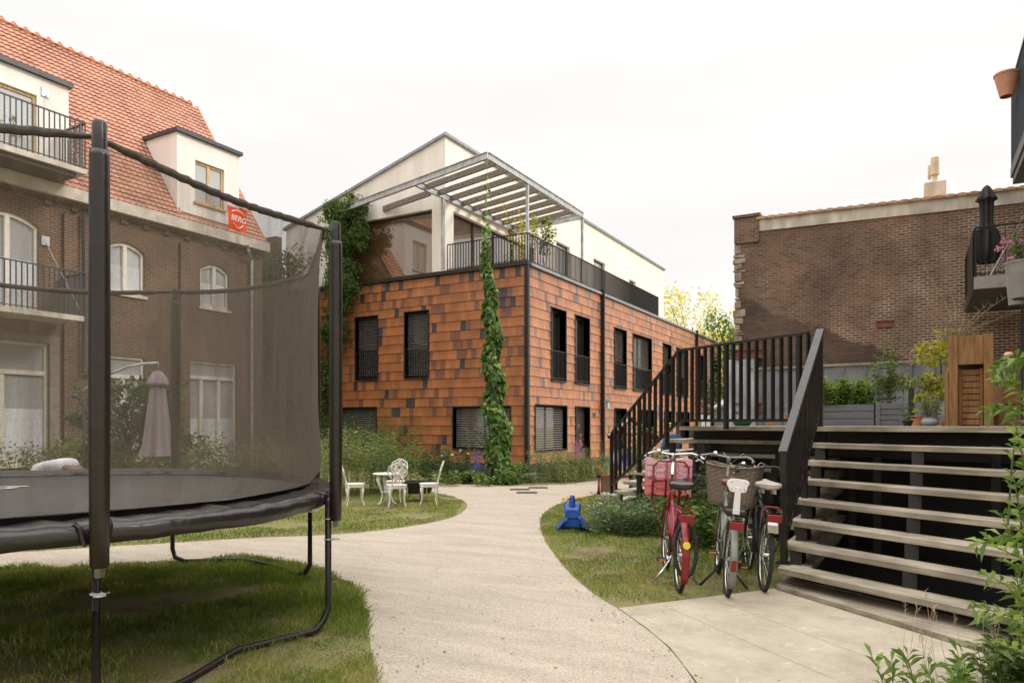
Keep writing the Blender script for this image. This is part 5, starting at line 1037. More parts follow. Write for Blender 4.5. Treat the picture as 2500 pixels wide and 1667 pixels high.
def bike(name, label, loc, rz, lean, cfg):
    b = thing(name, label, 'bicycle', (0, 0, 0), 'bicycles parked beside the stairs'); fm = cfg['frame']
    rw_ = wheel(b, 'rear_wheel', 0, rim=cfg.get('rim', 'silver')); fw_ = wheel(b, 'front_wheel', 1.08, rim=cfg.get('rim', 'silver'))
    SH = cfg['saddle_h']; hz = cfg['bar_h']
    f = MB(); bb = (0, .45, .29); sc = (0, .27, .80); ht = (0, .88, .90); hb = (0, .92, .72)
    f.tube([bb, sc], .017, 10); f.tube([sc, (0, .24, SH - .08)], .013, 8)
    if cfg.get('step'): f.tube([(0, .9, .80), (0, .72, .62), (0, .55, .42), bb], .02, 10); f.tube([(0, .89, .87), (0, .68, .72), (0, .50, .50), (0, .37, .50)], .016, 10)
    else: f.tube([hb, bb], .018, 10); f.tube([ht, (0, .28, .74)], .016, 10)
    f.tube([ht, hb], .022, 10)
    for sx in (-1, 1):
        f.tube([(sx * .03, .43, .29), (sx * .058, .2, .32), (sx * .062, 0, .345)], .009, 6); f.tube([(sx * .02, .27, .76), (sx * .05, .12, .55), (sx * .062, 0, .345)], .008, 6)
        f.tube([(0, .925, .72), (sx * .05, .945, .69), (sx * .055, 1.0, .50), (sx * .055, 1.08, .345)], .011, 8)
    f.build('frame', fm, b, smooth=True)
    if cfg.get('fender'): 
        o = fender(b, 'rear_fender', 0, cfg['fender'], 40, 215); 
        e = MB(); e.box((-.022, -.375 - .012, .30), (.022, -.362 - .012, .40)); e.build('rear_reflector', M['redreflect'], o, bevel=.004)
        fender(b, 'front_fender', 1.08, cfg['fender'], 20, 170)
    if cfg.get('rack'):
        k = MB(); z = cfg.get('rack_z', .78)
        for sx in (-1, 1): k.tube([(sx * .06, .22, z), (sx * .065, -.30, z), (sx * .05, -.33, z - .02)], .008, 6); k.tube([(sx * .064, -.22, z), (sx * .10, -.10, .5), (sx * .068, 0, .345)], .007, 6)
        for yy in (-.25, -.1, .05): k.tube([(-.065, yy, z), (.065, yy, z)], .006, 6)
        k.tube([(-.06, -.32, z - .01), (.06, -.32, z - .01)], .008, 6); ro = k.build('rear_rack', cfg['rack'], b, smooth=True)
        e = MB(); e.box((-.065, -.352, z - .095), (.065, -.330, z - .025)); e.build('tail_reflector', M['redreflect'], ro, bevel=.006)
    s = MB()
    def sf(u, v):
        y = .37 - .27 * v; wd = .024 + .108 * (max(0, min(v, .85) - .2) / .65) ** 1.3; k_ = math.sqrt(max(.05, 1 - max(0, (v - .8) / .2) ** 2 * .8)); wd *= (.6 + .4 * k_); t = u * 2 * math.pi; cz = .012 * math.cos(math.pi * v * 1.0); lobe = (.018 * abs(math.cos(t)) - .012) * v
        ct_, st_ = math.copysign(abs(math.cos(t)) ** .7, math.cos(t)), math.copysign(abs(math.sin(t)) ** .7, math.sin(t)); return Vector((ct_ * wd, y - .02, SH - .01 + st_ * (.026 + .016 * v) * k_ + cz + lobe))
    s.grid(sf, 24, 12, True); s.poly([sf(i / 24, 1) for i in range(24)]); s.poly([sf(i / 24, 0) for i in range(24)][::-1]); so = s.build('saddle', cfg['saddle'], b, smooth=True)
    s = MB()
    for sx in (-1, 1): s.tube([(sx * .06, .13, SH - .03), (sx * .055, .13, SH - .10)], [.022, .03], 10); s.tube([(sx * .02, .33, SH - .03), (sx * .03, .2, SH - .06), (sx * .06, .12, SH - .10)], .005, 5)
    s.build('saddle_spring', M['silver'], so, smooth=True)
    h = MB(); hs = cfg.get('hturn', 0); rm = Matrix.Translation((0, .86, 0)) @ Matrix.Rotation(hs, 4, 'Z') @ Matrix.Translation((0, -.86, 0))
    def HP(x, y, z): return rm @ Vector((x, y, z))
    h.tube([(0, .88, .90), (0, .86, hz - .04)], .014, 10); h.tube([HP(-.31, .64, hz - .03), HP(-.27, .78, hz + .0), HP(-.20, .87, hz + .02), HP(0, .87, hz), HP(.20, .87, hz + .02), HP(.27, .78, hz), HP(.31, .64, hz - .03)], .0115, 10); h.lathe((0, .86, hz - .06), [(.02, 0), (.022, .05), (.018, .075)], 12)
    ho = h.build('handlebar', cfg.get('bar', M['silver']), b, smooth=True)
    for sx in (-1, 1): h = MB(); h.tube([HP(sx * .28, .76, hz - .005), HP(sx * .318, .62, hz - .035)], .017, 10); h.build('grip', M['rubber'], ho, smooth=True)
    h = MB()
    for sx in (-1, 1): h.tube([HP(sx * .24, .84, hz), HP(sx * .255, .86, hz - .03), HP(sx * .31, .74, hz - .07)], .006, 5)
    h.tube([HP(.2, .88, hz), HP(.1, 1.02, hz + .05), HP(-.05, 1.0, hz - .1), (0, .95, .8)], .003, 4); h.tube([HP(-.2, .88, hz), HP(-.12, 1.05, hz + .04), HP(.03, 1.0, hz - .12), (.02, .95, .8)], .003, 4); h.build('brake_levers', M['silver'], ho, smooth=True)
    h = MB(); q = HP(-.15, .88, hz + .045); h.lathe(q - Vector((0, 0, .03)), [(.03, 0), (.034, .015), (.024, .034), (0, .042)], 14); h.build('bell', M['silver'], ho, smooth=True)
    c_ = MB(); c_.lathe((.045, .45, .29), [(.09, 0), (.09, .004), (.03, .005)], 24, axis=Vector((1, 0, 0))); ca = R(cfg.get('crank', 50))
    for sx in (-1, 1): c_.tube([(sx * .06, .45, .29), (sx * .085, .45 + sx * .165 * math.cos(ca), .29 + sx * .165 * math.sin(ca))], .009, 6)
    c_.build('crank', M['silver'], b, smooth=True)
    for sx in (-1, 1):
        e = MB(); y, z = .45 + sx * .165 * math.cos(ca), .29 + sx * .165 * math.sin(ca); e.box((sx * .09 if sx > 0 else -.19, y - .045, z - .014), (.19 if sx > 0 else -.09, y + .045, z + .014)); po = e.build('pedal', M['rubber'], b, bevel=.004)
        e = MB(); e.box((sx * .105 if sx > 0 else -.175, y - .048, z - .008), (.175 if sx > 0 else -.105, y - .0455, z + .008)); e.build('pedal_reflector', M['amber'], po)
    if cfg.get('case'):
        e = MB(); e.lathe((.07, .45, .29), [(0, .02), (.12, .02), (.135, .01), (.135, -.01), (.0, -.012)], 24, axis=Vector((1, 0, 0))); e.build('chain_guard', cfg['case'], b, smooth=True, auto=True)
    else:
        e = MB(); e.tube([(.05, .45, .38), (.05, .0, .385)], .004, 4); e.tube([(.05, .45, .2), (.05, 0, .305)], .004, 4); e.build('chain', M['rubber'], b)
    if cfg.get('stand', 1):
        e = MB(); 
        for sx in (-1, 1): e.tube([(sx * .03, .40, .27), (sx * .11, .33, .14), (sx * .23, .27, .012)], [.012, .012, .014], 8)
        e.build('kickstand', cfg.get('standm', M['rubber']), b, smooth=True)
    return b
M['redreflect'] = mat('red_reflector', (.20, .004, .004), .3); M['amber'] = mat('amber_reflector', (.70, .22, .02), .3); M['redpaint'] = mat('red_bicycle_paint', (.24, .016, .024), .3, .1, var=.08); M['greypaint'] = mat('grey_bicycle_paint', (.20, .20, .175), .42, .2, var=.12)
M['blackpaint'] = mat('black_bicycle_paint', (.03, .03, .032), .35, .3); M['leatherblack'] = mat('black_saddle_vinyl', (.014, .012, .012), .28); M['leatherbrown'] = mat('brown_leather', (.13, .045, .02), .35); M['whitevinyl'] = mat('worn_white_vinyl', (.38, .33, .28), .5, bump=.2, scale=12)
M['pinkplastic'] = mat('pink_plastic', (.74, .43, .46), .4, var=.05); M['whiteplastic'] = mat('white_plastic', (.72, .68, .66), .35, var=.04); M['pinkplastic2'] = mat('dark_pink_plastic', (.62, .17, .16), .45, var=.05)
def place(b, loc, rz, lean): b.location = loc; b.rotation_mode = 'YXZ'; b.rotation_euler = (0, lean, rz)
b1 = bike('bicycle', 'red bicycle with pink crate on its front rack and black saddle', None, 0, 0, dict(frame=M['redpaint'], fender=M['redpaint'], rack=M['redpaint'], rack_z=.80, saddle=M['leatherblack'], saddle_h=1.03, bar_h=1.28, step=True, hturn=R(-4), crank=15, standm=M['silver']))
# front rack + crate (crate is its own thing)
k = MB()
for sx in (-1, 1): k.tube([(sx * .19, .98, .80), (sx * .19, .98, 1.14), (sx * .14, .98, 1.20), (0, .98, 1.20)], .011, 8); k.tube([(sx * .19, .98, .80), (sx * .19, 1.34, .80), (0, 1.34, .80)], .010, 8); k.tube([(sx * .19, 1.05, .80), (sx * .065, 1.08, .36)], .008, 6); k.tube([(sx * .05, .98, .80), (sx * .05, .98, 1.20)], .011, 8)
k.tube([(-.19, .98, .98), (.19, .98, .98)], .010, 8); k.tube([(-.19, .98, .82), (.19, .98, .82)], .010, 8); k.build('front_rack', M['redpaint'], b1, smooth=True)
e = MB(); e.lathe((.0, -.376, .50), [(0, -.008), (.032, -.006), (.034, 0), (0, .002)], 18, axis=Vector((0, 1, 0))); M['yellowstick'] = mat('yellow_sticker', (.62, .62, .02), .4); e.build('sticker', M['yellowstick'], b1)
b1.children
dv = Vector((.106, 1.08)).normalized(); place(b1, C(1.607, 6.87), AZ - math.atan2(.106, 1.08), R(2.5))
lk_ = MB(); lk_.tube([Vector((.10 * math.cos(t) - .0 + .02, -.18 + .07 * math.sin(t), .43 + .24 * math.sin(t))) for t in [R(a) for a in range(0, 360, 20)]], .02, 8, closed=True); lo = lk_.build('bicycle_lock', M['rubber'], None, smooth=True); lo.location = b1.location; lo.rotation_mode = 'YXZ'; lo.rotation_euler = b1.rotation_euler; tag(lo, 'thick black chain lock looped through the rear wheel of the red bicycle', 'lock')
def crate():
    c_ = thing('plastic_crate', 'pink perforated plastic crate carried on the front rack of the red bicycle', 'crate', (0, 0, 0)); m_ = MB(); m2 = MB(); w2, d2 = .235, .165
    def side(a, b_, mb, z0, z1, n, mat_):
        a, b_ = Vector(a), Vector(b_); d = (b_ - a); L_ = d.length; d.normalize(); s = Vector((-d.y, d.x, 0))
        rowz = [z0 + (z1 - z0) * t for t in (0, .12, .46, .54, .88, 1)]
        for (p, q) in ((0, 1), (2, 3), (4, 5)): mb.obox((a + b_) / 2 + Vector((0, 0, (rowz[p] + rowz[q]) / 2)), d * L_ / 2, s * .006, (0, 0, (rowz[q] - rowz[p]) / 2))
        for i in range(n + 1): mb.obox(a + d * (L_ * i / n) + Vector((0, 0, (z0 + z1) / 2)), d * .0042, s * .004, (0, 0, (z1 - z0) / 2))
        mb.obox(a + Vector((0, 0, (z0 + z1) / 2)) + d * .045, d * .045, s * .006, (0, 0, (z1 - z0) / 2)); mb.obox(b_ + Vector((0, 0, (z0 + z1) / 2)) - d * .045, d * .045, s * .006, (0, 0, (z1 - z0) / 2))
    cs = [(-w2, -d2, 0), (w2, -d2, 0), (w2, d2, 0), (-w2, d2, 0)]
    for i in range(4): side(cs[i], cs[(i + 1) % 4], m_, 0, .20, 17 if i % 2 == 0 else 11, None); side(cs[i], cs[(i + 1) % 4], m2, .203, .34, 17 if i % 2 == 0 else 11, None)
    m_.box((-w2, -d2, -.006), (w2, d2, 0)); m_.build('lower_panel', M['pinkplastic2'], c_); m2.build('upper_panel', M['pinkplastic'], c_)
    r_ = MB()
    for sx in (-1, 1):
        for sy in (-1, 1): r_.prism([(sx * w2, sy * (d2 + .008), .343), (sx * w2, sy * (d2 + .008), .41), (sx * (w2 - .05), sy * (d2 + .008), .41), (sx * (w2 - .09), sy * (d2 + .008), .36), (sx * (w2 - .13), sy * (d2 + .008), .343)], (0, -sy * .014, 0))
        r_.box((sx * w2 - .007, -d2, .343), (sx * w2 + .007, d2, .41))
    r_.box((-w2, d2 - .007, .343), (w2, d2 + .007, .36)); r_.box((-w2, -d2 - .007, .343), (w2, -d2 + .007, .36)); r_.build('rim', M['pinkplastic'], c_); return c_
cr_ = crate(); loc1 = Matrix.LocRotScale(b1.location, b1.rotation_euler, None); cr_.matrix_world = loc1 @ Matrix.Translation((-.01, 1.17, .815))
b2 = bike('bicycle', 'grey bicycle with brown saddle, white child backrest and wicker basket', None, 0, 0, dict(frame=M['greypaint'], fender=M['greypaint'], rack=M['greypaint'], rack_z=.76, saddle=M['leatherbrown'], saddle_h=1.07, bar_h=1.26, step=True, hturn=R(-22), crank=-20, case=M['blackpaint'], bar=M['greypaint']))
place(b2, C(2.015, 6.69), AZ - math.atan2(.21, 1.01), R(4.5)); l2 = Matrix.LocRotScale(b2.location, b2.rotation_euler, None)
# child seat on rear rack
cs_ = thing('child_seat', 'white plastic backrest with dark cushion mounted on the rear rack of the grey bicycle', 'seat', (0, 0, 0))
m_ = MB(); pts = [(.10 * abs(math.cos(t)) ** .55 * math.copysign(1, math.cos(t)) * (1 if math.sin(t) > 0 else .82), -.22, 1.05 + .062 * abs(math.sin(t)) ** .6 * math.copysign(1, math.sin(t))) for t in [R(a) for a in range(0, 360, 15)]]; m_.prism(pts, (0, .022, 0)); m_.build('backrest', M['whiteplastic'], cs_, bevel=.006)
m_ = MB(); m_.hexa([(-.032, -.225, .79), (.032, -.225, .79), (.032, -.20, .79), (-.032, -.20, .79), (-.024, -.235, 1.04), (.024, -.235, 1.04), (.024, -.21, 1.04), (-.024, -.21, 1.04)]); m_.build('stem', M['whiteplastic'], cs_, bevel=.006)
m_ = MB(); m_.box((-.095, -.20, .775), (.095, .12, .83)); m_.build('cushion', M['leatherblack'], cs_, bevel=.02); m_ = MB()
for x, z in ((-.06, 1.08), (.06, 1.08), (-.055, 1.02), (.055, 1.02)): m_.lathe((x, -.2215, z), [(0, -.002), (.005, -.001), (.005, .002)], 8, axis=Vector((0, 1, 0)))
m_.build('screws', M['rubber'], cs_); cs_.matrix_world = l2
def wickermat():
    m, n, b = newmat('wicker_weave'); lk = n.links.new; tcn = n.nodes.new('ShaderNodeTexCoord'); w1 = n.nodes.new('ShaderNodeTexWave'); w1.bands_direction = 'Z'; w1.inputs['Scale'].default_value = 22; w1.inputs['Distortion'].default_value = 1.5; w1.inputs['Detail Scale'].default_value = 3; lk(tcn.outputs['Object'], w1.inputs[0])
    cr2 = n.nodes.new('ShaderNodeValToRGB'); cr2.color_ramp.elements[0].color = (.07, .045, .028, 1); cr2.color_ramp.elements[1].color = (.40, .31, .22, 1); lk(w1.outputs[0], cr2.inputs[0]); lk(cr2.outputs[0], b.inputs['Base Color']); b.inputs['Roughness'].default_value = .75
    bp = n.nodes.new('ShaderNodeBump'); bp.inputs['Distance'].default_value = .006; lk(w1.outputs[0], bp.inputs['Height']); lk(bp.outputs[0], b.inputs['Normal']); return m
M['wicker'] = wickermat(); bk_ = thing('wicker_basket', 'large grey brown wicker basket on the front of the grey bicycle', 'basket', (0, 0, 0)); m_ = MB()
def bf(u, v): t = u * 2 * math.pi; s_ = .82 + .18 * v; c__ = math.copysign(abs(math.cos(t)) ** .45, math.cos(t)); s__ = math.copysign(abs(math.sin(t)) ** .45, math.sin(t)); wv = .005 * math.sin(u * 2 * math.pi * 22 + (v * 20 % 2 > 1) * math.pi); return Vector((c__ * (.29 * s_ + wv), s__ * (.20 * s_ + wv), .40 * v + .035 * v * abs(c__) ** 3))
m_.grid(bf, 88, 20, True); m_.poly([bf(i / 40, 0) for i in range(40)]); o = m_.build('weave', M['wicker'], bk_, smooth=True); s = o.modifiers.new('solid', 'SOLIDIFY'); s.thickness = .012
m_ = MB(); m_.tube([bf(i / 60, 1.0) for i in range(60)], .013, 6, closed=True); m_.build('rim', M['wicker'], bk_, smooth=True)
bk_.matrix_world = l2 @ Matrix.Translation((.10, 1.16, .75)) @ Matrix.Rotation(R(-20), 4, 'Z')
b3 = bike('bicycle', 'dark bicycle with worn white saddle and red strap, closest to the stairs', None, 0, 0, dict(frame=M['blackpaint'], fender=None, rack=M['blackpaint'], rack_z=.80, saddle=M['whitevinyl'], saddle_h=1.03, bar_h=1.14, hturn=R(15), crank=60, stand=0, bar=M['blackpaint']))
place(b3, C(2.425, 6.89), AZ - math.atan2(.16, .85), R(4)); m_ = MB(); m_.tube([(-.085, -.20, .68), (-.08, -.2, .80), (-.05, -.2, .83), (.05, -.2, .83), (.08, -.2, .80), (.085, -.2, .68)], .010, 6); M['redstrap'] = mat('red_strap', (.20, .015, .02), .8, bump=.5); m_.build('strap', M['redstrap'], b3, smooth=True)
m_ = MB(); m_.tube([(.0, -.30, .60), (.0, -.24, .74)], .05, 12); m_.build('tail_light', M['silver'], b3, smooth=True)

# ---------------- things on the deck ----------------
M['planterpaint'] = mat('grey_painted_wood', (.145, .145, .16), .7, bump=.15, stretch=(1, 1, 8), scale=3)
DZ = 1.58
def slatbox(name, label, a, b_, dep, z1, n=3, frame=False):
    o = thing(name, label, 'planter', (a.x, a.y, DZ)); h = (z1 - DZ) / n
    for i in range(n):
        m_ = MB(); m_.box((a.x, a.y, DZ + i * h + .006), (b_.x, a.y + dep, DZ + (i + 1) * h - .006)); m_.build('board', M['planterpaint'], o, bevel=.006)
    m_ = MB(); m_.box((a.x + .02, a.y + .02, DZ), (b_.x - .02, a.y + dep - .02, z1 - .03)); m_.build('soil', M['soil'], o)
    if frame:
        for x in (a.x - .01, b_.x - .07): m_ = MB(); m_.box((x, a.y - .02, DZ), (x + .08, a.y - .003, z1 + .01)); m_.build('corner_board', M['planterpaint'], o, bevel=.004)
    return o
pa, pb_ = onY(1990, 1037, 15.5), onY(2134, 1037, 15.5); pc, pd3 = onY(2139, 1037, 15.5), onY(2205, 1037, 15.5)
slatbox('planter_box', 'long dark grey slatted planter on the deck full of leafy herbs', pa, pb_, .7, W(0, 987, DY(2060, 15.5)).z)
slatbox('planter_box', 'square dark grey framed planter on the deck next to the palm', pc, pd3, .7, W(0, 985, DY(2170, 15.5)).z, 4, True)
M['hutchwood'] = mat('stained_hutch_wood', (.24, .11, .035), .6, col2=(.38, .20, .07), scale=4, bump=.2, stretch=(6, 6, .7)); M['hutchdark'] = mat('dark_inside', (.05, .025, .012), .8)
hb_ = thing('wooden_cabinet', 'tall orange brown wooden cabinet with slatted door and box planter top', 'cabinet', tuple(W(2365, 1037, 11.8)))
x0, x1, yb = W(2316, 0, 11.8), W(2424, 0, 11.8), 0
ux = Vector((CA, SA, 0)); uy = Vector((-SA, CA, 0)); base = W(2316, 1037, 11.8); base.z = DZ; wd_ = .62; ht_ = 1.49; ua_ = AZ - R(29); cux, cuy = Vector((math.cos(ua_), math.sin(ua_), 0)), Vector((-math.sin(ua_), math.cos(ua_), 0))
def hbx(name, u0, u1, v0, v1, z0, z1, mt, par=hb_, bev=.006):
    m_ = MB(); m_.obox(base + cux * (u0 + u1) / 2 + cuy * (v0 + v1) / 2 + Vector((0, 0, (z0 + z1) / 2)), cux * (u1 - u0) / 2, cuy * (v1 - v0) / 2, Vector((0, 0, (z1 - z0) / 2))); return m_.build(name, mt, par, bevel=bev)
hbx('post', 0, .13, 0, .09, 0, ht_, M['hutchwood']); hbx('post', wd_ - .13, wd_ - .0, 0, .09, 0, ht_ + .01, M['hutchwood']); hbx('head_panel', .131, wd_ - .131, .01, .05, 1.01, ht_ - .01, M['hutchwood'])
hbx('side_wall', 0, .03, .091, .75, 0, ht_ - .5, M['hutchwood']); hbx('side_wall', wd_ - .03, wd_, .091, .75, 0, ht_ - .1, M['hutchwood']); hbx('back_wall', .03, wd_ - .03, .70, .73, 0, 1.3, M['hutchdark'])
for i in range(9): hbx('door_slat', .20, .20 + .24, .14, .16, .02 + i * .103, .02 + i * .103 + .09, M['hutchwood'])
hbx('door_frame', .14, .197, .13, .17, 0, .95, M['hutchwood']); hbx('door_frame', .443, .485, .13, .17, 0, .95, M['hutchwood']); hbx('soil_box', .04, wd_ - .04, .06, .6, 1.25, ht_ - .04, M['soil'])
m_ = MB(); 
for i in range(7): m_.obox(base + cux * -.02 + cuy * (.05 + i * .1) + Vector((0, 0, .45)), cux * .012, cuy * .04, (0, 0, .45))
m_.build('slatted_side', M['hutchwood'], hb_)
def pot(name, label, loc, r0, r1, h, mt, grp=None, n=24, bulge=0):
    o = thing(name, label, 'pot', (0, 0, 0), grp); prof = [(r0 * .9, 0)]
    for i in range(7): t = i / 6; prof.append((r0 + (r1 - r0) * t + bulge * math.sin(math.pi * t), h * t))
    prof += [(r1 + .008, h), (r1 + .008, h + .02), (r1 - .012, h + .02), (r1 - .02, h - .03)]; MB().lathe((0, 0, 0), prof, n, cap=False).build('body', mt, o, smooth=True, auto=True)
    MB().lathe((0, 0, 0), [(0, h - .03), (r1 - .02, h - .03)], n, cap=False).build('soil', M['soil'], o); o.location = loc; return o
def DK(px, d): p = W(px, 1037, d); return Vector((p.x, p.y, DZ))
pot('plant_pot', 'round pale grey bowl pot at the deck edge with yellow flowers', DK(2270, 12.2), .075, .10, .13, mat('pale_grey_glaze', (.30, .32, .33), .5), 'pots on the deck', bulge=.05)
pot('plant_pot', 'small black plastic pot on the deck left of the grey bowl', DK(2216, 12.6), .06, .085, .08, M['black'], 'pots on the deck')
pot('plant_pot', 'terracotta pot on the deck behind the grey bowl', DK(2238, 13.0), .08, .11, .17, M['terracotta'], 'pots on the deck')
pot('plant_pot', 'small terracotta pot beside the wooden cabinet', DK(2302, 12.6), .05, .075, .07, M['terracotta'], 'pots on the deck')
pot('plant_pot', 'tall grey urn half hidden behind the wooden cabinet', DK(2318, 13.4), .12, .13, .45, M['greypot'], 'pots on the deck', bulge=.06)
m_ = MB(); q = DK(1812, 12.6)
m_.lathe(q, [(.12, .0), (.19, .1), (.20, .105), (.17, .10)], 20); o = m_.build('garden_bowl', mat('green_plastic', (.02, .16, .10), .4), None, smooth=True); tag(o, 'dark green plastic bowl on the deck behind the far railing', 'bowl')
m_ = MB(); q = DK(1868, 14.5); m_.bar(q, q + Vector((.75, .35, .42)), .03, .05); m_.bar(q + Vector((.05, -.05, 0)), q + Vector((.8, .3, .40)), .02, .04); tag(m_.build('timber_plank', M['hutchwood']), 'pale timber offcuts leaning diagonally against the grey membrane', 'plank')
M['card'] = mat('cardboard', (.36, .20, .10), .85, var=.1)
for i, (px, d, s, z) in enumerate(((2450, 12.2, .24, 0), (2455, 12.3, .22, .37))):
    q = DK(px, d); m_ = MB(); m_.obox(q + Vector((0, 0, z + s * .72)), ux * s, uy * s, (0, 0, s * .7)); o = m_.build('cardboard_box', M['card'], None, bevel=.004); tag(o, ('lower', 'upper')[i] + ' brown cardboard box stacked beside the wooden cabinet', 'box', 'cardboard boxes on the deck')
# wind ornament on stick
q = W(2463, 870, 13.5); m_ = thing('garden_ornament', 'small red and white ornament on a stick by the brick wall', 'ornament', tuple(q)); MB().tube([(q.x, q.y, DZ), (q.x, q.y, q.z)], .012, 6).build('stick', M['slatwood'], m_)
MB().lathe(q, [(.09, 0), (.075, .06), (.05, .08)], 12).build('bell', M['claypipe'], m_, smooth=True); MB().lathe(q + Vector((0, 0, .081)), [(.035, 0), (.0, .13)], 12).build('tip', M['redtube'], m_, smooth=True)

# ---------------- balconies of the house on the right ----------------
RXB = 1.13
rh_o = thing('balcony_house', 'house on the right with black steel balconies hung on rods', 'house', (RXB + 1.9, 11, 0))
MB().box((RXB + 1.9, 7, 0), (RXB + 6, 22.55, 13)).build('wall', M['brickB'], rh_o)
M['balc'] = mat('balcony_steel', (.095, .085, .078), .5, .3, var=.2); M['balclight'] = mat('balcony_fascia', (.34, .31, .29), .55, .3)
s = MB(); s.box((RXB, 18.72, 4.58), (RXB + 1.89, 22.5, 4.66)); s.box((RXB, 18.72, 4.66), (RXB + .07, 22.5, 4.84)); so = s.build('balcony_slab', M['balc'], rh_o)
MB().box((RXB - .005, 18.66, 4.585), (RXB + 1.88, 18.715, 4.85)).build('balcony_fascia', M['balclight'], so)
r_ = MB(); railrow(r_, (RXB + .03, 18.75, 0), (RXB + 1.85, 18.75, 0), 4.86, 5.95, .17, .012); railrow(r_, (RXB + .03, 18.75, 0), (RXB + .03, 22.4, 0), 4.86, 5.95, .17, .012); r_.build('balcony_railing', M['black'], so)
MB().box((RXB - .02, 18.9, 4.5), (RXB - .005, 20.6, 5.85)).build('privacy_mesh', M['black'], so)
t_ = MB(); t_.tube([(RXB + .3, 18.68, 4.86), (RXB + 1.3, 18.68, 6.9)], .018, 8); t_.tube([(RXB + .36, 19.0, 4.86), (RXB + 1.4, 19.0, 6.9)], .016, 8); t_.build('tie_rod', M['galv'], so)
s = MB(); s.box((RXB, 7.0, 4.80), (RXB + 1.89, 11.55, 4.90)); s.box((RXB - .02, 7.0, 4.90), (RXB + .05, 11.6, 5.02)); s2 = s.build('balcony_slab', M['balc'], rh_o); MB().box((RXB + .10, 7.0, 4.58), (RXB + 1.89, 11.2, 4.797)).build('soffit_beam', M['balc'], s2)
r_ = MB(); railrow(r_, (RXB + .0, 7, 0), (RXB + .0, 11.55, 0), 4.98, 6.12, .10, .013); railrow(r_, (RXB, 11.55, 0), (RXB + 1.8, 11.55, 0), 4.98, 6.12, .10, .013); r_.build('balcony_railing', M['anthra'], s2)
o = pot('hanging_planter', 'terracotta coloured planter hooked outside the high right balcony railing', onX(2458, 236, RXB - .14), .075, .135, .26, mat('peach_plastic', (.62, .30, .19), .55)); o['category'] = 'planter'
# closed black parasol on the far balcony
q = onX(2385, 700, RXB + .25); q = Vector((RXB + .25, 18.95, 4.86)); pr = thing('closed_parasol', 'closed black parasol standing at the corner of the far right balcony', 'parasol', tuple(q))
MB().tube([q, q + Vector((0, 0, .9))], .02, 8).build('pole', M['galv'], pr); M['blackcloth'] = mat('black_cloth', (.028, .026, .026), .8, bump=.3, bscale=12)
def fold(u, v, prof, amp, nf): 
    k = v * (len(prof) - 1); i = min(int(k), len(prof) - 2); f = k - i; r = prof[i][0] * (1 - f) + prof[i + 1][0] * f; z = prof[i][1] * (1 - f) + prof[i + 1][1] * f; r *= 1 + amp * math.sin(u * 2 * math.pi * nf) * (.3 + v); return (r * math.cos(u * 2 * math.pi), r * math.sin(u * 2 * math.pi), z)
m_ = MB(); m_.grid(lambda u, v: q + Vector(fold(u, v, [(.02, 2.05), (.07, 2.0), (.17, 1.78), (.19, 1.72), (.12, 1.70), (.10, 1.3), (.11, 1.15), (.19, 1.0), (.22, .6), (.12, .32)], .34, 7)), 48, 20, True); m_.build('folded_canopy', M['blackcloth'], pr, smooth=True)
# post with hanging grey planters near the right edge
p0 = W(2493, 1037, 9.2); hp = thing('railing_post', 'slim black steel post at the right edge carrying planters', 'post', (p0.x, p0.y, DZ))
for dx in (0, .05): MB().box((p0.x + dx, p0.y, DZ), (p0.x + dx + .025, p0.y + .04, 3.35)).build('bar', M['black'], hp)
for px, py, d, r1, h, lb in ((2484, 745, 8.9, .13, .46, 'smaller grey tapered planter hanging behind the flower planter at the right edge'), (2508, 728, 8.2, .22, .40, 'large grey tapered planter with pink flowers hanging at the right edge')):
    q = W(px, py, d); o = pot('hanging_planter', lb, q, r1 * .72, r1, h, M['greypot'], 'grey planters hanging at the right edge'); o['category'] = 'planter'

# ---------------- cantilever umbrella (closed) ----------------
um = thing('cantilever_umbrella', 'closed lilac grey cantilever parasol hanging from a curved steel arm behind the trampoline', 'umbrella', tuple(C(-7.6, 11.6)))
D_ = 11.4; M['lilac'] = mat('lilac_canvas', (.31, .255, .27), .85, bump=.3, bscale=10, stretch=(1, 1, .2)); top = W(385, 887, D_)
m_ = MB(); pv = [W(188, 968, D_), W(215, 945, D_), W(262, 915, D_), W(310, 896, D_), W(350, 888, D_), W(386, 886, D_)]; m_.tube(pv, .022, 8); m_.tube([W(387, 885, D_), W(387, 906, D_)], .012, 6); m_.build('arm', M['galv'], um, smooth=True)
m_ = MB(); q = W(188, 968, D_); e0 = C(T(205) * D_ , D_, 0); m_.tube([Vector((e0.x, e0.y, 0)), Vector((e0.x, e0.y, 2.0)), q + Vector((.02, 0, .0))], .03, 8); m_.tube([q, W(212, 1010, D_)], .02, 8); m_.lathe(q - ux * .07, [(.035, 0), (.035, .12)], 10, axis=ux); m_.build('mast', M['anthra'], um, smooth=True)
cx = W(385, 905, D_); prof = [(.02, 0), (.07, -.02), (.12, -.10), (.16, -.225), (.15, -.228), (.08, -.23), (.10, -.3), (.15, -.8), (.19, -1.2), (.235, -1.36)]
m_ = MB(); m_.grid(lambda u, v: cx + Vector(fold(u, v, prof, .16, 8)), 64, 30, True); m_.build('folded_canopy', M['lilac'], um, smooth=True)
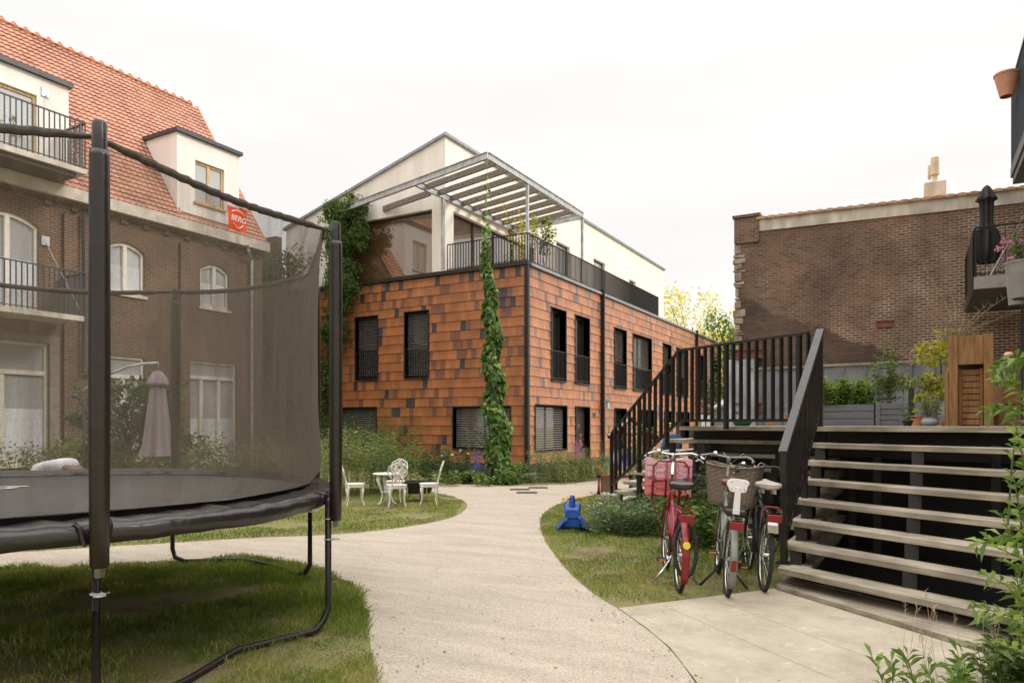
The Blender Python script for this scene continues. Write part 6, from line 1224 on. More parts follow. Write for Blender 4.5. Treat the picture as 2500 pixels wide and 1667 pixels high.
# ---------------- plants ----------------
def plant(name, label, cat_, parts, stems=None, mt='leaf', loc=None, group=None, extra=None, part='foliage'):
    o = thing(name, label, cat_, loc or (0, 0, 0), group)
    if stems is not None and len(stems.v): stems.build('stems', M['stem'], o)
    v, f, t = cat(parts); npmesh(part, v, f, M[mt], o, t)
    if extra:
        for nm, lst, mm in extra:
            for (v, f, t) in lst: npmesh(nm, v, f, M[mm], o, t)
    return o
def gp(px, py): return G(px, py)
def stemset(pts, *a, **k): s, v, f, t = stems_plant(pts, *a, **k); return s, (v, f, t)
def flowers(pts, r, n, size):
    out = []
    for p in pts:
        P = np.repeat([tuple(p)], n, 0) + rng.normal(size=(n, 3)) * r * .7; v, f = leaves(P, rdir(n, .2), size, size * .9, 0); out.append((v, f, rng.uniform(0, 1, n)))
    return out
def spire(p, h, r, n, size):
    t = rng.uniform(0, 1, n); P = np.array(tuple(p)) + np.stack([rng.normal(0, r, n) * (1 - t * .7), rng.normal(0, r, n) * (1 - t * .7), t * h], 1); d = rdir(n); d[:, 2] = -.3; v, f = leaves(P, d, size * (1 - .5 * t), size * .8 * (1 - .5 * t), 0); return v, f, rng.uniform(0, 1, n)
# big willow-like shrub left of the table
def bed(x0, x1, py, jy, n): return [gp(random.uniform(x0, x1), py + random.uniform(-jy, jy)) for _ in range(n)]
s, p = stemset(bed(800, 905, 1206, 10, 17), 1.55, .35, 7, 34, .14, .024, lean=.3)
plant('shrub', 'tall feathery green shrub right beside the trampoline pole', 'shrub', [p], s, 'leafolive', group='shrubs along the tiled facade')
s, p = stemset(bed(905, 1000, 1200, 8, 15), 1.4, .35, 7, 32, .14, .026, lean=.35)
plant('shrub', 'dense dark green shrub behind the white table and chairs', 'shrub', [p], s, 'leaf', group='shrubs along the tiled facade')
s, p = stemset([onY(x, 1165, 19.6) - Vector((0, 0, onY(x, 1165, 19.6).z)) for x in range(800, 1015, 12)], 2.1, .4, 6, 30, .17, .042, lean=.25)
plant('shrub', 'row of tall leafy willow stems in front of the left tiled facade windows', 'shrub', [p], s, 'leaf', group='shrubs along the tiled facade')
s, p = stemset(bed(1012, 1110, 1176, 6, 10), .95, .35, 7, 16, .15, .07, lean=.35)
wf = flowers([onY(x, y, 19.0) for x, y in ((1087, 1106), (1102, 1110), (1080, 1113), (1092, 1119), (1125, 1100), (1143, 1108))], .02, 14, .05)
plant('rose_bush', 'dark rose bush with white blooms under the tiled facade', 'shrub', [p], s, 'leafdark', extra=[('bloom', wf, 'petal_white')])
s, p = stemset(bed(1085, 1180, 1183, 5, 7), .35, .3, 7, 12, .16, .09, lean=.6)
plant('ground_plant', 'low broad leaved green plants at the kerb of the path', 'plant', [p], s, 'leaf')
s, p = stemset(bed(1150, 1175, 1176, 4, 2), 1.75, .12, 3, 26, .10, .07, lean=.1)
plant('climber', 'slim leafy climber on a cane left of the hop column', 'plant', [p], s, 'leaf')
q = [gp(1158, 1176), gp(1170, 1178), gp(1164, 1180), gp(1192, 1182)]
s, p = stemset(q, .5, .12, 5, 10, .12, .04, lean=.25); sp = [spire(a + Vector((0, 0, .30)), .62 if i < 3 else .3, .04, 120, .045) for i, a in enumerate(q)]
plant('delphinium', 'purple flower spikes beside the base of the hop column', 'flower', [p], s, 'leafdark', extra=[('flower_spike', sp, 'petal_purple')])
# hop column
hc = gp(1222, 1181); hn = 5200; t = rng.uniform(0, 1, hn) ** 1.25; H = 9.5
rad = np.interp(t, [0, .05, .22, .5, .62, .70, .78, 1], [.44, .33, .28, .19, .12, .12, .09, .07]); a = rng.uniform(0, 6.283, hn); rr = rad * np.sqrt(rng.uniform(.02, 1, hn)) * (1 + .35 * np.sin(t * 47 + a))
cxx = -.57 * t + .03 * np.sin(t * 17); up_ = np.clip((t - .70) / .3, 0, 1)
topx, topy = P0.x - (hc.x - .57 * CA), P0.y - (hc.y - .57 * SA)
P = np.stack([hc.x + CA * (cxx) + rr * np.cos(a) + topx * up_, hc.y + SA * (cxx) + rr * np.sin(a) + topy * up_, t * H], 1); keep = (t < .66) | (rng.random(hn) < np.interp(t, [.66, .72, .8, 1], [.45, .12, .05, .02])); P, a, t = P[keep], a[keep], t[keep]; n = len(P)
D = np.stack([np.cos(a) * .5, np.sin(a) * .5, rng.uniform(-1.3, -.2, n)], 1) + rng.normal(size=(n, 3)) * .25; tw = np.stack([np.cos(a), np.sin(a), np.full(n, .5)], 1) + rng.normal(size=(n, 3)) * .35
def lobed(P, D, tw, L_):
    out = []
    for ang in (-.75, 0, .75):
        d = D / np.linalg.norm(D, axis=1, keepdims=True); s_ = np.cross(d, tw); s_ /= np.linalg.norm(s_, axis=1, keepdims=True); dd = d * math.cos(ang) + s_ * math.sin(ang); v, f = leaves(P, dd, L_ * (1 if ang == 0 else .75), L_ * .72, .3, tw); out.append((v, f))
    return out
tt = rng.uniform(0, 1, n); parts = [(v, f, tt) for v, f in lobed(P, D, tw, .135 * rng.uniform(.55, 1.1, n) * (1 - .5 * t ** 2))]
sm = MB(); sm.tube([hc, hc + Vector((-.36 * CA, -.36 * SA, 6.0)), hc + Vector((-.40 * CA, -.40 * SA, 6.65)), P0 + Vector((0, 0, .05))], .008, 5)
for k in range(5): sm.tube([hc + Vector((.12 * math.cos(k + i * .9), .12 * math.sin(k + i * .9), i * .6)) + Vector((-.036 * i * CA, -.036 * i * SA, 0)) for i in range(10)], .012, 4)
plant('hop_plant', 'tall narrow column of climbing hop leaves at the corner of the tiled building', 'climbing plant', parts, sm, 'hop')
# ivy on left front corner
iv = []; 
for (cx_, cz_, rx_, rz_, n_) in ((838, 518, 1.2, .62, 3600), (832, 600, .98, 1.0, 3800), (836, 690, .85, 1.1, 4200), (818, 800, .62, 1.1, 2600), (800, 920, .40, 1.1, 1500), (868, 505, .6, .3, 700), (880, 570, .35, .55, 600), (790, 1010, .3, .8, 800)):
    c_ = onY(cx_, cz_, 20.35); iv.append(blob(tuple(c_), (rx_, .34, rz_), int(n_ * 1.7), .10, .07, clumps=150, clr=.5, shell=.15))
plant('ivy', 'big hanging mass of green ivy covering the left corner of the cream storey', 'climbing plant', iv, None, 'leafdark' if False else 'leaf')
iv = []
for (cx_, cz_, rx_, rz_, n_) in ((690, 660, 1.7, .8, 1500), (660, 740, 1.6, 1.2, 1800), (700, 860, 1.6, 1.6, 2200), (640, 930, 1.3, 1.8, 1800)):
    c_ = onY(cx_, cz_, 19.8); iv.append(blob(tuple(c_), (rx_, .6, rz_), n_, .15, .10, clumps=70, clr=.5, shell=.3))
plant('ivy', 'dark ivy covering the boundary wall behind the trampoline net', 'climbing plant', iv, None, 'leafdark')
# hedge + small tree in front of the brick house
hd = []
for x in range(-50, 760, 38):
    c_ = gp(x, 1183 + (x % 3) * 4); d_ = random.uniform(.55, .8); hd.append(blob((c_.x, c_.y, .55), (1.0, .8, d_), 700, .11, .06, clumps=40, clr=.45, zmin=0))
plant('hedge', 'loose green hedge in front of the brick house', 'hedge', hd, None, 'leafolive')
c_ = W(310, 980, 15.5); sm = MB(); b0 = Vector((c_.x, c_.y, 0)); sm.tube([b0, b0 + Vector((.05, 0, 1.0)), b0 + Vector((.1, .1, 2.2))], [.07, .05, .02], 7)
tp = []; 
for k in range(16):
    a = random.uniform(0, 6.28); r_ = random.uniform(.3, 1.15); z = random.uniform(.8, 2.7); q = b0 + Vector((math.cos(a) * r_, math.sin(a) * r_, z)); sm.tube([b0 + Vector((.05, 0, z * .55)), q], [.025, .008], 5); tp.append(blob(tuple(q), (.42, .42, .25), 190, .15, .085, clumps=14, clr=.6))
o = thing('small_tree', 'small broadleaf tree behind the closed lilac parasol', 'tree', tuple(b0)); sm.build('trunk', M['bark'], o); v, f, t = cat(tp); npmesh('crown', v, f, M['leafdark'], o, t)
# bed at corner of tiled building
s, p = stemset(bed(1225, 1285, 1181, 5, 7), .62, .25, 6, 14, .12, .06, lean=.4); plant('ground_plant', 'leafy low plants at the foot of the building corner', 'plant', [p], s, 'leaf')
s, p = stemset(bed(1262, 1330, 1178, 4, 7), .26, .25, 8, 12, .08, .03, lean=.8); plant('lavender', 'silvery low edging plants at the path edge', 'plant', [p], s, 'leafsage')
s, p = stemset(bed(1325, 1400, 1176, 6, 18), .9, .3, 9, 20, .10, .03, lean=.5); plant('wildflower_patch', 'tangled wild plants under the venetian blind window', 'plant', [p], s, 'leafolive')
q = [gp(1405, 1172), gp(1412, 1174), gp(1418, 1176), gp(1424, 1172)]
s, p = stemset(q, 1.0, .15, 5, 16, .12, .04, lean=.2); sp = [spire(a + Vector((0, 0, .62)), h, .05, 90, .05) for a, h in zip(q, (.62, .45, .75, .3))]
plant('foxglove', 'pink foxglove spikes in front of the dark door', 'flower', [p], s, 'leaf', extra=[('flower_spike', sp, 'petal_pink')])
s, p = stemset(bed(1430, 1470, 1168, 6, 10), .7, .3, 8, 20, .09, .03, lean=.5); fl = flowers([W(x, y, 19.5) for x, y in ((1447, 1119), (1455, 1121), (1450, 1117), (1464, 1141), (1458, 1138), (1470, 1148))], .02, 9, .035)
plant('flower_bed', 'low bed with orange and red flowers right of the door', 'flower', [p], s, 'leafolive', extra=[('bloom', fl, 'petal_orange')])
s, p = stemset([W(1475, 1037, 19.8) - Vector((0, 0, 1.6)), W(1482, 1037, 19.6) - Vector((0, 0, 1.6))], 1.3, .2, 12, 30, .07, .012, lean=.3); plant('rosemary_bush', 'upright rosemary bush next to the red play frame', 'shrub', [p], s, 'leafsage')
for i, (px, d, h_, lb) in enumerate(((1565, 20.5, 1.7, 'leafy rose bush with pale blooms seen through the left of the far railing'), (1600, 17.5, 1.15, 'bright green shrub below the bend of the far railing'))):
    q = [W(px + random.uniform(-14, 14), 1037, d + random.uniform(-.4, .4)) - Vector((0, 0, 1.6)) for _ in range(6)]; s, p = stemset(q, h_, .3, 6, 20, .12, .07, lean=.3); fl = flowers([a + Vector((random.uniform(-.3, .3), random.uniform(-.3, .3), h_ * random.uniform(.6, 1))) for a in q], .02, 10, .05)
    plant('shrub', lb, 'shrub', [p], s, 'leaf' if i == 0 else 'leafbright', extra=[('bloom', fl, 'petal_white')])
# sage patch in front of stairs and weeds between bikes
s, p = stemset([G(x, y) for x, y in [(random.uniform(1462, 1660), random.uniform(1262, 1312)) for _ in range(34)]], .43, .22, 8, 16, .115, .036, lean=.35, up=.6)
plant('sage_patch', 'broad patch of grey green sage in front of the open stairs', 'plant', [p], s, 'leafsage')
s, p = stemset([G(x, y) for x, y in [(random.uniform(1640, 1770), random.uniform(1290, 1345)) for _ in range(16)]], .62, .2, 6, 18, .13, .055, lean=.3)
plant('weed_patch', 'tall green weeds growing between the red and grey bicycles', 'plant', [p], s, 'leaf')
s, p = stemset([G(1735, 1318), G(1742, 1312), G(1640, 1300), G(1712, 1305)], 1.15, .08, 3, 24, .10, .035, lean=.15); plant('tall_weed', 'thin tall weed stalks rising in front of the open treads', 'plant', [p], s, 'leafsage')
s, p = stemset([G(x, y) for x, y in [(random.uniform(1780, 1850), random.uniform(1330, 1385)) for _ in range(6)]], .35, .15, 5, 10, .12, .06, lean=.4); plant('weed_patch', 'low green weeds beneath the grey bicycle wicker basket', 'plant', [p], s, 'leaf')
st_ = MB()
for i in range(16): q = gp(random.uniform(1450, 1512), random.uniform(1225, 1262)); st_.obox(q + Vector((0, 0, .05 + .07 * (i % 3))), (random.uniform(.05, .1), random.uniform(-.03, .03), 0), (random.uniform(-.03, .03), .07, 0), (0, 0, .032))
tag(st_.build('stone_pile', M['stone'], None, bevel=.02), 'small pile of flat grey stones at the edge of the sage patch', 'stones')
# planter plants on deck
def decks(px0, px1, d, n): return [DK(random.uniform(px0, px1), d + random.uniform(-.2, .2)) for _ in range(n)]
zp = W(0, 987, DY(2060, 15.5)).z - .05
def raised(pts, z): return [Vector((q.x, q.y, z)) for q in pts]
dd_ = DY(2060, 15.9); s, p = stemset(raised(decks(2005, 2120, dd_, 14), zp), .62, .2, 7, 22, .11, .055, lean=.35); sp = [spire(a, .5, .02, 60, .025) for a in raised(decks(1998, 2018, dd_, 4), zp + .1)]; fo = flowers(raised(decks(2005, 2022, dd_, 4), zp + .2), .03, 6, .03)
plant('herb_plants', 'lush green herbs with a few purple and orange flowers in the long grey planter', 'plant', [p], s, 'leafbright', extra=[('purple_flower_spike', sp, 'petal_purple'), ('orange_bloom', fo, 'petal_orange')])
s, p = stemset(raised(decks(2150, 2200, DY(2170, 15.9), 5), zp), 1.25, .15, 3, 26, .12, .05, lean=.15); plant('tall_herb', 'tall airy green plant in the square grey planter', 'plant', [p], s, 'leaf')
pc_ = DK(2225, 14.2); sm = MB(); sm.tube([pc_, pc_ + Vector((0, 0, .75))], [.06, .05], 8); pp = []
for k in range(13):
    a = k * 2.4; u = Vector((math.cos(a), math.sin(a), random.uniform(.1, .7))).normalized(); e = pc_ + Vector((0, 0, .75)); tip = e + u * .42; sm.tube([e, tip], .007, 4, cap=False); m2 = 22; an = np.linspace(-1.9, 1.9, m2); side = u.cross(Vector((0, 0, 1))).normalized()
    D = np.array([tuple(u * math.cos(t_) + side * math.sin(t_)) for t_ in an]); v, f = leaves(np.repeat([tuple(tip)], m2, 0), D, .40, .036, .55, rng.normal(size=(m2, 3)) + np.array([0, 0, .4])); pp.append((v, f, rng.uniform(0, 1, m2)))
plant('fan_palm', 'small fan palm with drooping fronds on the deck', 'palm', pp, sm, 'leafolive', loc=tuple(pc_))
s, p = stemset([DK(2270, 12.2) + Vector((0, 0, .12))] * 3, .50, .10, 5, 10, .09, .03, lean=.5); yl_ = [DK(random.uniform(2232, 2300), 12.2) + Vector((0, 0, random.uniform(.25, .55))) for _ in range(16)]
yf = flowers(yl_, .02, 12, .05); plant('yellow_flower_plant', 'bushy plant with flat yellow flowers in the grey bowl pot', 'flower', [p], s, 'leaf', extra=[('bloom', yf, 'leafyellow')])
s, p = stemset([DK(2216, 12.6) + Vector((0, 0, .07))], .38, .05, 5, 6, .12, .06, lean=.4); plant('potted_plant', 'small dark leaved plant in the black plastic pot', 'plant', [p], s, 'leafdark')
ac = [blob(tuple(W(x, y, 13.6)), (r_, r_, rz_), n_, .11, .06, clumps=26, clr=.5) for x, y, r_, rz_, n_ in ((2295, 868, .30, .24, 260), (2265, 850, .18, .12, 80), (2292, 935, .32, .26, 300), (2312, 830, .2, .2, 120))]; sm = MB(); q = DK(2300, 13.7); sm.tube([q, q + Vector((.0, 0, .8)), W(2295, 868, 13.6)], [.03, .02, .01], 6)
plant('variegated_shrub', 'yellow and green variegated shrub left of the wooden cabinet', 'shrub', ac, sm, 'leafyellow')
rd = [blob(tuple(W(2445, 925, 12.6)), (.30, .3, .22), 700, .06, .03, clumps=30, clr=.5)]; plant('red_tinted_shrub', 'small reddish green shrub right of the wooden cabinet', 'shrub', rd, None, 'leafolive')
# dry stalks above the cabinet
M['straw'] = mat('dry_straw', (.40, .30, .19), .9); sm = MB(); b0 = base + ux * .35 + uy * .3 + Vector((0, 0, ht_ - .06))
for (dx, dz) in ((-.9, 1.0), (-.6, 1.25), (-.75, .6), (.8, .75), (.45, .6), (.1, .5), (-.3, .45), (.95, .5), (-.15, .9)):
    pts = [b0 + ux * dx * t * (.7 + .3 * t) + Vector((0, 0, dz * t ** .85)) + Vector((random.uniform(-.02, .02),) * 3) for t in (0, .25, .5, .75, 1)]; sm.tube(pts, [.009, .007, .006, .004, .002], 5, cap=False)
    for j in range(26): t = random.uniform(.2, 1); q = pts[min(4, int(t * 4))].lerp(pts[min(4, int(t * 4) + 1)], (t * 4) % 1); sm.tube([q, q + Vector((random.uniform(-.1, .1), random.uniform(-.06, .06), random.uniform(-.04, .12)))], [.003, .0015], 3, cap=False)
for j in range(150): q = b0 + ux * random.uniform(-.33, .33); sm.tube([q, q + Vector((random.uniform(-.1, .1), random.uniform(-.1, .1), random.uniform(.08, .28)))], [.004, .002], 3, cap=False)
tag(sm.build('dry_stalks', M['straw']), 'dried pale plant stalks sprouting from the box on top of the wooden cabinet', 'plant')
# flowers in the right planters, terrace plants
q = W(2508, 728, 8.2) + Vector((0, 0, .40)); s, p = stemset([q] * 3, .35, .14, 5, 12, .06, .03, lean=.6); fl = flowers([q + Vector((random.uniform(-.28, .2), random.uniform(-.2, .2), random.uniform(.08, .3))) for _ in range(14)], .02, 10, .035); plant('pink_flowers', 'pink and orange blooms in the grey planter at the right edge', 'flower', [p], s, 'leaf', extra=[('bloom', fl, 'petal_pink')])
s, p = stemset([Vector((RXB + random.uniform(.7, 1.7), 19.3, 4.86)) for _ in range(5)], .8, .2, 4, 18, .12, .05, lean=.4); plant('balcony_plant', 'light green leafy plants on the far right balcony', 'plant', [p], s, 'leafbright')
q = [Vector((TX - .35 - random.random() * .5, TY + .25 + random.random() * .8, RIM + .05)) for _ in range(4)]; s, p = stemset(q, 2.1, .2, 5, 26, .13, .08, lean=.18); plant('yellow_leaf_climber', 'yellowing leafy climber beside the terrace corner post', 'plant', [p], s, 'leafyellow')
q = [Vector((TX - .4 + random.random() * .2, TY + 1.4 + random.random() * .8, RIM + .05)) for _ in range(3)]; s, p = stemset(q, 2.0, .2, 4, 16, .18, .14, lean=.2, start=.6); plant('squash_plant', 'broad leaved green plant rising above the terrace railing', 'plant', [p], s, 'leafbright')
q = [Vector((UX + .5 + i * .5, TY + .6, RIM)) for i in range(5)]; s, p = stemset(q, .7, .2, 5, 14, .10, .05, lean=.35); plant('terrace_plants', 'row of leafy potted plants behind the front terrace railing', 'plant', [p], s, 'leaf')
for i in range(5):
    pot('terrace_pot', ('leftmost brown terrace pot behind the railing', 'second brown terrace pot from the cream pillar', 'middle brown terrace pot behind the railing', 'fourth brown terrace pot from the cream pillar', 'rightmost brown terrace pot near the corner post')[i], Vector((UX + .5 + i * .5, TY + .6, RIM - .018)), .12, .17, .26, M['terracotta'], 'pots on the corner terrace')
c_ = P0 + Vector((0, 5.2, -.45)) + Vector((-.7, 0, 0)); hg = thing('hanging_basket', 'round brown hanging basket under the pergola slats', 'basket', tuple(c_)); MB().lathe(c_, [(0, -.16), (.12, -.13), (.19, -.02), (.19, .06), (.15, .08)], 16).build('ball', M['bark'], hg, smooth=True); MB().tube([c_, c_ + Vector((0, 0, .5))], .005, 4).build('cord', M['galv'], hg)
# balcony plants on the brick house
pp = [blob((BX + .9, 8.6 + i * .5, 8.25 + .55), (.22, .28, .25), 260, .06, .03, clumps=14) for i in range(2)]; q = [Vector((BX + .9, 8.6 + i * .5, 8.25)) for i in range(2)]; s, _ = stemset(q, .6, .1, 5, 2, .05, .02)
plant('balcony_flowers', 'green plants with small white flowers on the upper left balcony', 'plant', pp, s, 'leafolive', extra=[('bloom', flowers([(BX + .9, 8.6 + i * .17, 9.0 + .1 * (i % 3)) for i in range(7)], .06, 8, .03), 'petal_white')])
# right foreground bush
def bushstem(mb, a, b_, n): pass
fb = []; sm = MB(); cen = C(2.92, 3.72); LP = []; LD = []
for k in range(60):
    px, py, d = random.uniform(2425, 2620), random.uniform(930, 1640), random.uniform(3.5, 4.5)
    if px < 2430 + 50 * math.sin((py - 930) / 110.0): px += 50
    e = W(px, py, d); r0 = C(3.05 + random.uniform(-.15, .3), 3.9 + random.uniform(-.3, .3), max(0, e.z - random.uniform(.3, .8))); m1 = r0.lerp(e, .55) + Vector((0, 0, .06)); sm.tube([r0, m1, e], [.007, .005, .002], 5, cap=False)
    for j in range(19):
        t = .25 + .75 * (j + random.random()) / 19; q = r0.lerp(m1, t * 2) if t < .5 else m1.lerp(e, t * 2 - 1); LP.append(tuple(q)); dr_ = (e - r0).normalized(); an = j * 2.4; LD.append(tuple(dr_ * .6 + Vector((math.cos(an), math.sin(an), .35 + .4 * math.sin(an * 1.3)))))
for (x0, y0, x1, y1, d) in ((2500, 1010, 2410, 1005, 3.9), (2520, 870, 2425, 905, 3.9), (2500, 960, 2440, 930, 4), (2510, 1310, 2385, 1330, 3.7), (2520, 1540, 2375, 1480, 3.5), (2510, 1480, 2400, 1400, 3.6)):
    a_, b_ = W(x0, y0, d), W(x1, y1, d); m1 = a_.lerp(b_, .5) + Vector((0, 0, .03)); sm.tube([a_, m1, b_], [.005, .004, .0015], 5, cap=False)
    for j in range(22): t = j / 21; q = a_.lerp(m1, t * 2) if t < .5 else m1.lerp(b_, t * 2 - 1); an = j * 2.4; LP.append(tuple(q)); LD.append(tuple((b_ - a_).normalized() * .7 + Vector((math.cos(an) * .6, math.sin(an) * .6, .5 * math.sin(an * 1.7)))))
LP = np.array(LP); LD = np.array(LD); n = len(LP); tw = rng.normal(size=(n, 3)) * .5 + np.array([0, 0, 1.]); v, f = leaves(LP, LD, .098 * rng.uniform(.5, 1.15, n), .032 * rng.uniform(.7, 1.15, n), .3, tw)
plant('foreground_bush', 'glossy green leafy bush spilling into the right edge in front of the stairs', 'bush', [(v, f, rng.uniform(0, 1, n))], sm, 'leafbright')
q = [C(x, d) for x, d in [(random.uniform(2.15, 3.1), random.uniform(4.0, 4.35)) for _ in range(10)]]; s, p = stemset(q, .25, .04, 2, 12, .14, .034, lean=.35, up=.8); plant('foreground_sage', 'low leafy shoots along the bottom right edge of the paving', 'plant', [p], s, 'leafbright')
q = [C(random.uniform(2.25, 2.95), random.uniform(4.1, 4.4)) for _ in range(14)]; sm = MB()
for b_ in q: tip = b_ + Vector((random.uniform(-.1, .1), random.uniform(-.1, .1), random.uniform(.3, .6))); sm.tube([b_, b_.lerp(tip, .6), tip], [.002, .0016, .001], 3); [sm.tube([tip - Vector((0, 0, .012 * j)), tip - Vector((0, 0, .012 * j)) + Vector((random.uniform(-.02, .02), random.uniform(-.02, .02), .015))], .0018, 3) for j in range(8)]
tag(sm.build('seed_grass', M['straw']), 'thin dry grass stalks with seed heads at the bottom right', 'grass')
q = [C(x, d) for x, d in ((2.85, 4.25), (3.0, 4.15), (3.1, 4.4), (3.0, 3.9))]; s, p = stemset(q, .42, .1, 6, 16, .15, .04, lean=.45); plant('broad_leaf_plant', 'taller green leafy plant at the end of the bottom stair board', 'plant', [p], s, 'leaf')
# trees behind
def tree(name, label, c, h, r, n, mt, ll, grp='trees beyond the buildings'):
    o = thing(name, label, 'tree', (c.x, c.y, 0), grp); sm = MB(); sm.tube([(c.x, c.y, 0), (c.x + .1, c.y, h * .4), (c.x, c.y + .1, h * .8)], [.3, .2, .06], 8); pts = []
    for k in range(18):
        a = random.uniform(0, 6.28); rr = r * math.sqrt(random.random()); z = h * random.uniform(.42, 1.0) - rr * .25; q = Vector((c.x + math.cos(a) * rr, c.y + math.sin(a) * rr, z)); sm.tube([(c.x, c.y, z * .6), q], [.08, .02], 5); pts.append(blob(tuple(q), (r * .38, r * .38, r * .34), n // 18, ll, ll * .6, clumps=22, clr=.6))
    sm.build('trunk', M['bark'], o); v, f, t = cat(pts); npmesh('crown', v, f, M[mt], o, t)
def far(px, d): p = W(px, 1037, d); return Vector((p.x, p.y, 0))
tree('tree', 'sunlit yellow green tree rising behind the end of the tiled building', far(1690, 62), 12.6, 3.6, 4200, 'leafpale', .30)
tree('tree', 'smaller pale yellow tree left of the party wall', far(1745, 58), 10.6, 2.2, 1700, 'leafpale', .26)
tree('tree', 'dark green tree between the tiled building and the party wall', far(1790, 44), 8.2, 2.2, 4200, 'leaf', .26)
q = far(1775, 70); o = thing('far_house', 'dark roofed house far behind the gap beside the party wall', 'house', (q.x, q.y, 0)); MB().box((q.x - 5, q.y, 0), (q.x + 4, q.y + 6, 9.2)).build('wall', M['brickBY'], o); MB().box((q.x - 5.3, q.y - .3, 9.2), (q.x + 4.3, q.y + 6.3, 10.6)).build('roof', M['anthra'], o)

# ---------------- birdhouse ----------------
y = yX(1380 * K, TX); q = Vector((TX + .21, y - .02, 2.42)); bh2 = thing('birdhouse', 'small pale birdhouse fixed to the black downpipe', 'birdhouse', tuple(q))
MB().box(q - Vector((.0, .09, .13)), q + Vector((.14, .09, .10))).build('box', M['palepanel'], bh2); m_ = MB(); m_.prism([q + Vector((-.02, -.13, .10)), q + Vector((-.02, 0, .21)), q + Vector((-.02, .13, .10))], (.19, 0, 0)); m_.build('roof', M['slatwood'], bh2)

# ---------------- people ----------------
def skinmesh(name, verts, edges, radii, mt, parent, root=0, lv=2):
    me = bpy.data.meshes.new(name); me.from_pydata(verts, edges, []); o = finish(name, me, mt, parent)
    s = o.modifiers.new('skin', 'SKIN'); s.use_smooth_shade = True
    for i, r_ in enumerate(radii):
        rr = r_ if isinstance(r_, tuple) else (r_, r_); me.skin_vertices[0].data[i].radius = rr; me.skin_vertices[0].data[i].use_root = (i == root)
    m2 = o.modifiers.new('sub', 'SUBSURF'); m2.levels = lv; m2.render_levels = lv; return o
M['skin'] = mat('skin', (.40, .22, .15), .55, var=.05); M['skindark'] = mat('tanned_skin', (.20, .105, .07), .55, var=.05); M['tee'] = mat('white_tshirt', (.74, .72, .78), .85, var=.04, bump=.3, bscale=14); M['shorts'] = mat('dark_shorts', (.05, .05, .085), .85); M['hair'] = mat('dark_hair', (.03, .02, .014), .7, bump=.5); M['denim'] = mat('blue_denim', (.045, .085, .18), .85, bump=.3); M['lime'] = mat('lime_cap', (.45, .62, .06), .7)
def hand(parent, c, d, down):
    c, d = Vector(c), Vector(d).normalized(); side = d.cross(Vector(down)).normalized(); vs = [c, c + d * .05]; es = [(0, 1)]; rs = [(.022, .014), (.036, .015)]
    for i, l in enumerate((.062, .074, .07, .055)):
        b_ = c + d * .075 + side * (i - 1.5) * .019; k = len(vs); vs += [b_, b_ + d * l * .55 + Vector(down) * .008, b_ + d * l + Vector(down) * .025]; es += [(1, k), (k, k + 1), (k + 1, k + 2)]; rs += [.009, .008, .007]
    k = len(vs); vs += [c + d * .03 - side * .035, c + d * .06 - side * .055]; es += [(0, k), (k, k + 1)]; rs += [.011, .009]; return vs, es, rs
def person_mesh(o, J, skin):
    """J: dict of joints; one continuous body"""
    names = list(J['v'].keys()); vs = [Vector(J['v'][n][0]) for n in names]; rs = [J['v'][n][1] for n in names]; ix = {n: i for i, n in enumerate(names)}; es = [(ix[a], ix[b]) for a, b in J['e']]
    for hn, d in J['hands']:
        hv, he, hr = hand(o, vs[ix[hn]] + Vector(d) * .03, d, (0, 0, -1) if abs(d[2]) < .8 else (0, 1, 0)); k = len(vs); vs += hv; es += [(ix[hn], k)] + [(a + k, b + k) for a, b in he]; rs += hr
    return skinmesh('body', [tuple(v) for v in vs], es, rs, skin, o, root=ix['pelvis'])
# bending person: local x points to the head (photo left), z up
pb2 = thing('person', 'person in white T-shirt and dark shorts bending over behind the trampoline', 'person', (0, 0, 0))
V = {'pelvis': ((0, 0, .93), (.14, .12)), 'waist': ((.14, 0, 1.0), (.12, .11)), 'chest': ((.34, 0, 1.00), (.15, .12)), 'neckb': ((.50, 0, .95), (.07, .06)), 'neck': ((.56, 0, .90), .055), 'head': ((.63, 0, .84), (.09, .085)), 'crown': ((.70, 0, .77), (.075, .07)),
     'hl': ((-.02, .10, .88), .10), 'kl': ((.05, .12, .50), .062), 'al': ((-.04, .12, .09), .045), 'tl': ((.12, .13, .035), .035), 'hr': ((-.02, -.10, .88), .10), 'kr': ((.0, -.13, .50), .062), 'ar': ((-.10, -.13, .09), .045), 'tr': ((.06, -.14, .035), .035),
     'sl': ((.44, .17, .96), .06), 'el': ((.47, .20, .68), .042), 'wl': ((.52, .16, .44), .027), 'sr': ((.44, -.17, .96), .06), 'er': ((.50, -.20, .68), .042), 'wr': ((.58, -.14, .45), .027)}
E = [('pelvis', 'waist'), ('waist', 'chest'), ('chest', 'neckb'), ('neckb', 'neck'), ('neck', 'head'), ('head', 'crown'), ('pelvis', 'hl'), ('hl', 'kl'), ('kl', 'al'), ('al', 'tl'), ('pelvis', 'hr'), ('hr', 'kr'), ('kr', 'ar'), ('ar', 'tr'), ('chest', 'sl'), ('sl', 'el'), ('el', 'wl'), ('chest', 'sr'), ('sr', 'er'), ('er', 'wr')]
person_mesh(pb2, {'v': V, 'e': E, 'hands': [('wl', (.2, 0, -.98)), ('wr', (.2, 0, -.98))]}, M['skindark'])
skinmesh('tshirt', [(-.02, 0, .97), (.14, 0, 1.01), (.34, 0, 1.01), (.48, 0, .965), (.44, .18, .97), (.455, .205, .82), (.44, -.18, .97), (.465, -.205, .82)], [(0, 1), (1, 2), (2, 3), (2, 4), (4, 5), (2, 6), (6, 7)], [(.16, .14), (.15, .13), (.17, .14), (.09, .08), .08, .07, .08, .07], M['tee'], pb2)
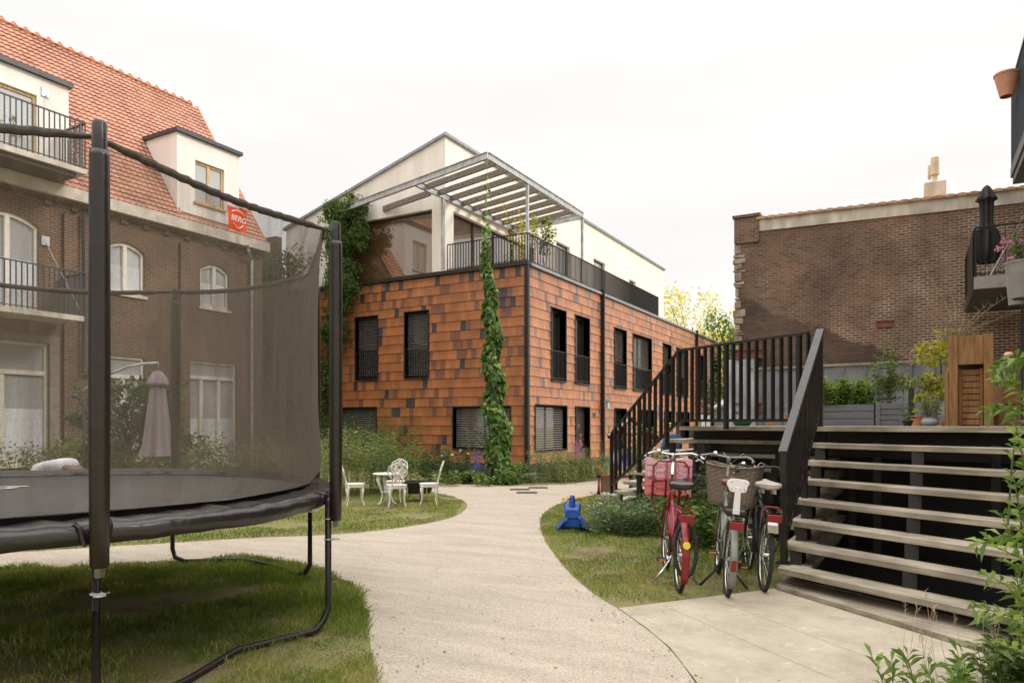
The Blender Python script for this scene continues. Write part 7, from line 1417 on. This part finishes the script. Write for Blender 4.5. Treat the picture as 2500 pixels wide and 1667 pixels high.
skinmesh('shorts', [(0, 0, .93), (-.02, .10, .85), (.02, .115, .62), (-.02, -.10, .85), (-.01, -.12, .62)], [(0, 1), (1, 2), (0, 3), (3, 4)], [(.16, .14), .12, .085, .12, .085], M['shorts'], pb2)
skinmesh('hair', [(.60, 0, .90), (.68, 0, .84), (.735, 0, .76)], [(0, 1), (1, 2)], [(.08, .07), (.095, .08), (.07, .05)], M['hair'], pb2)
pb2.location = C((185 - 1250) / FPX * 10.1, 10.1); pb2.rotation_euler = (0, 0, AZ + R(180)); pb2.scale = (1, 1, 1.02)
# person behind the stairs in denim with lime cap
p2 = thing('person', 'person in blue denim and lime green cap seen through the gaps of the stairs', 'person', (0, 0, 0))
V = {'pelvis': ((0, 0, .92), (.13, .11)), 'waist': ((0, 0, 1.06), (.115, .09)), 'chest': ((0, .03, 1.26), (.15, .10)), 'neckb': ((0, .06, 1.42), (.06, .055)), 'neck': ((0, .08, 1.47), .05), 'head': ((0, .11, 1.56), (.075, .09)), 'crown': ((0, .12, 1.64), (.07, .08)),
     'hl': ((.09, 0, .88), .09), 'kl': ((.10, .06, .48), .06), 'al': ((.10, 0, .09), .045), 'tl': ((.11, .14, .035), .035), 'hr': ((-.09, 0, .88), .09), 'kr': ((-.10, .06, .48), .06), 'ar': ((-.10, 0, .09), .045), 'tr': ((-.11, .14, .035), .035),
     'sl': ((.18, .03, 1.37), .055), 'el': ((.27, .05, 1.12), .042), 'wl': ((.22, .22, .98), .027), 'sr': ((-.18, .03, 1.37), .055), 'er': ((-.26, .05, 1.12), .042), 'wr': ((-.20, .22, .98), .027)}
person_mesh(p2, {'v': V, 'e': E, 'hands': [('wl', (-.2, .9, -.3)), ('wr', (.2, .9, -.3))]}, M['skin'])
skinmesh('jacket', [(0, 0, .95), (0, 0, 1.07), (0, .03, 1.27), (0, .055, 1.41), (.18, .03, 1.37), (.27, .05, 1.12), (.24, .17, 1.01), (-.18, .03, 1.37), (-.26, .05, 1.12), (-.22, .17, 1.01)], [(0, 1), (1, 2), (2, 3), (2, 4), (4, 5), (5, 6), (2, 7), (7, 8), (8, 9)], [(.16, .13), (.145, .12), (.18, .13), (.08, .07), .075, .06, .05, .075, .06, .05], M['denim'], p2)
skinmesh('trousers', [(0, 0, .92), (.09, 0, .84), (.10, .06, .48), (.10, 0, .10), (-.09, 0, .84), (-.10, .06, .48), (-.10, 0, .10)], [(0, 1), (1, 2), (2, 3), (0, 4), (4, 5), (5, 6)], [(.145, .125), .105, .078, .07, .105, .078, .07], M['denim'], p2)
skinmesh('cap', [(0, .10, 1.61), (0, .11, 1.69)], [(0, 1)], [(.09, .10), (.06, .07)], M['lime'], p2); p2.location = Vector((0, 0, 0)) + C(T(1644) * 15.5, 15.5); p2.rotation_euler = (0, 0, AZ + R(35)); p2.scale = (1, 1, .98)
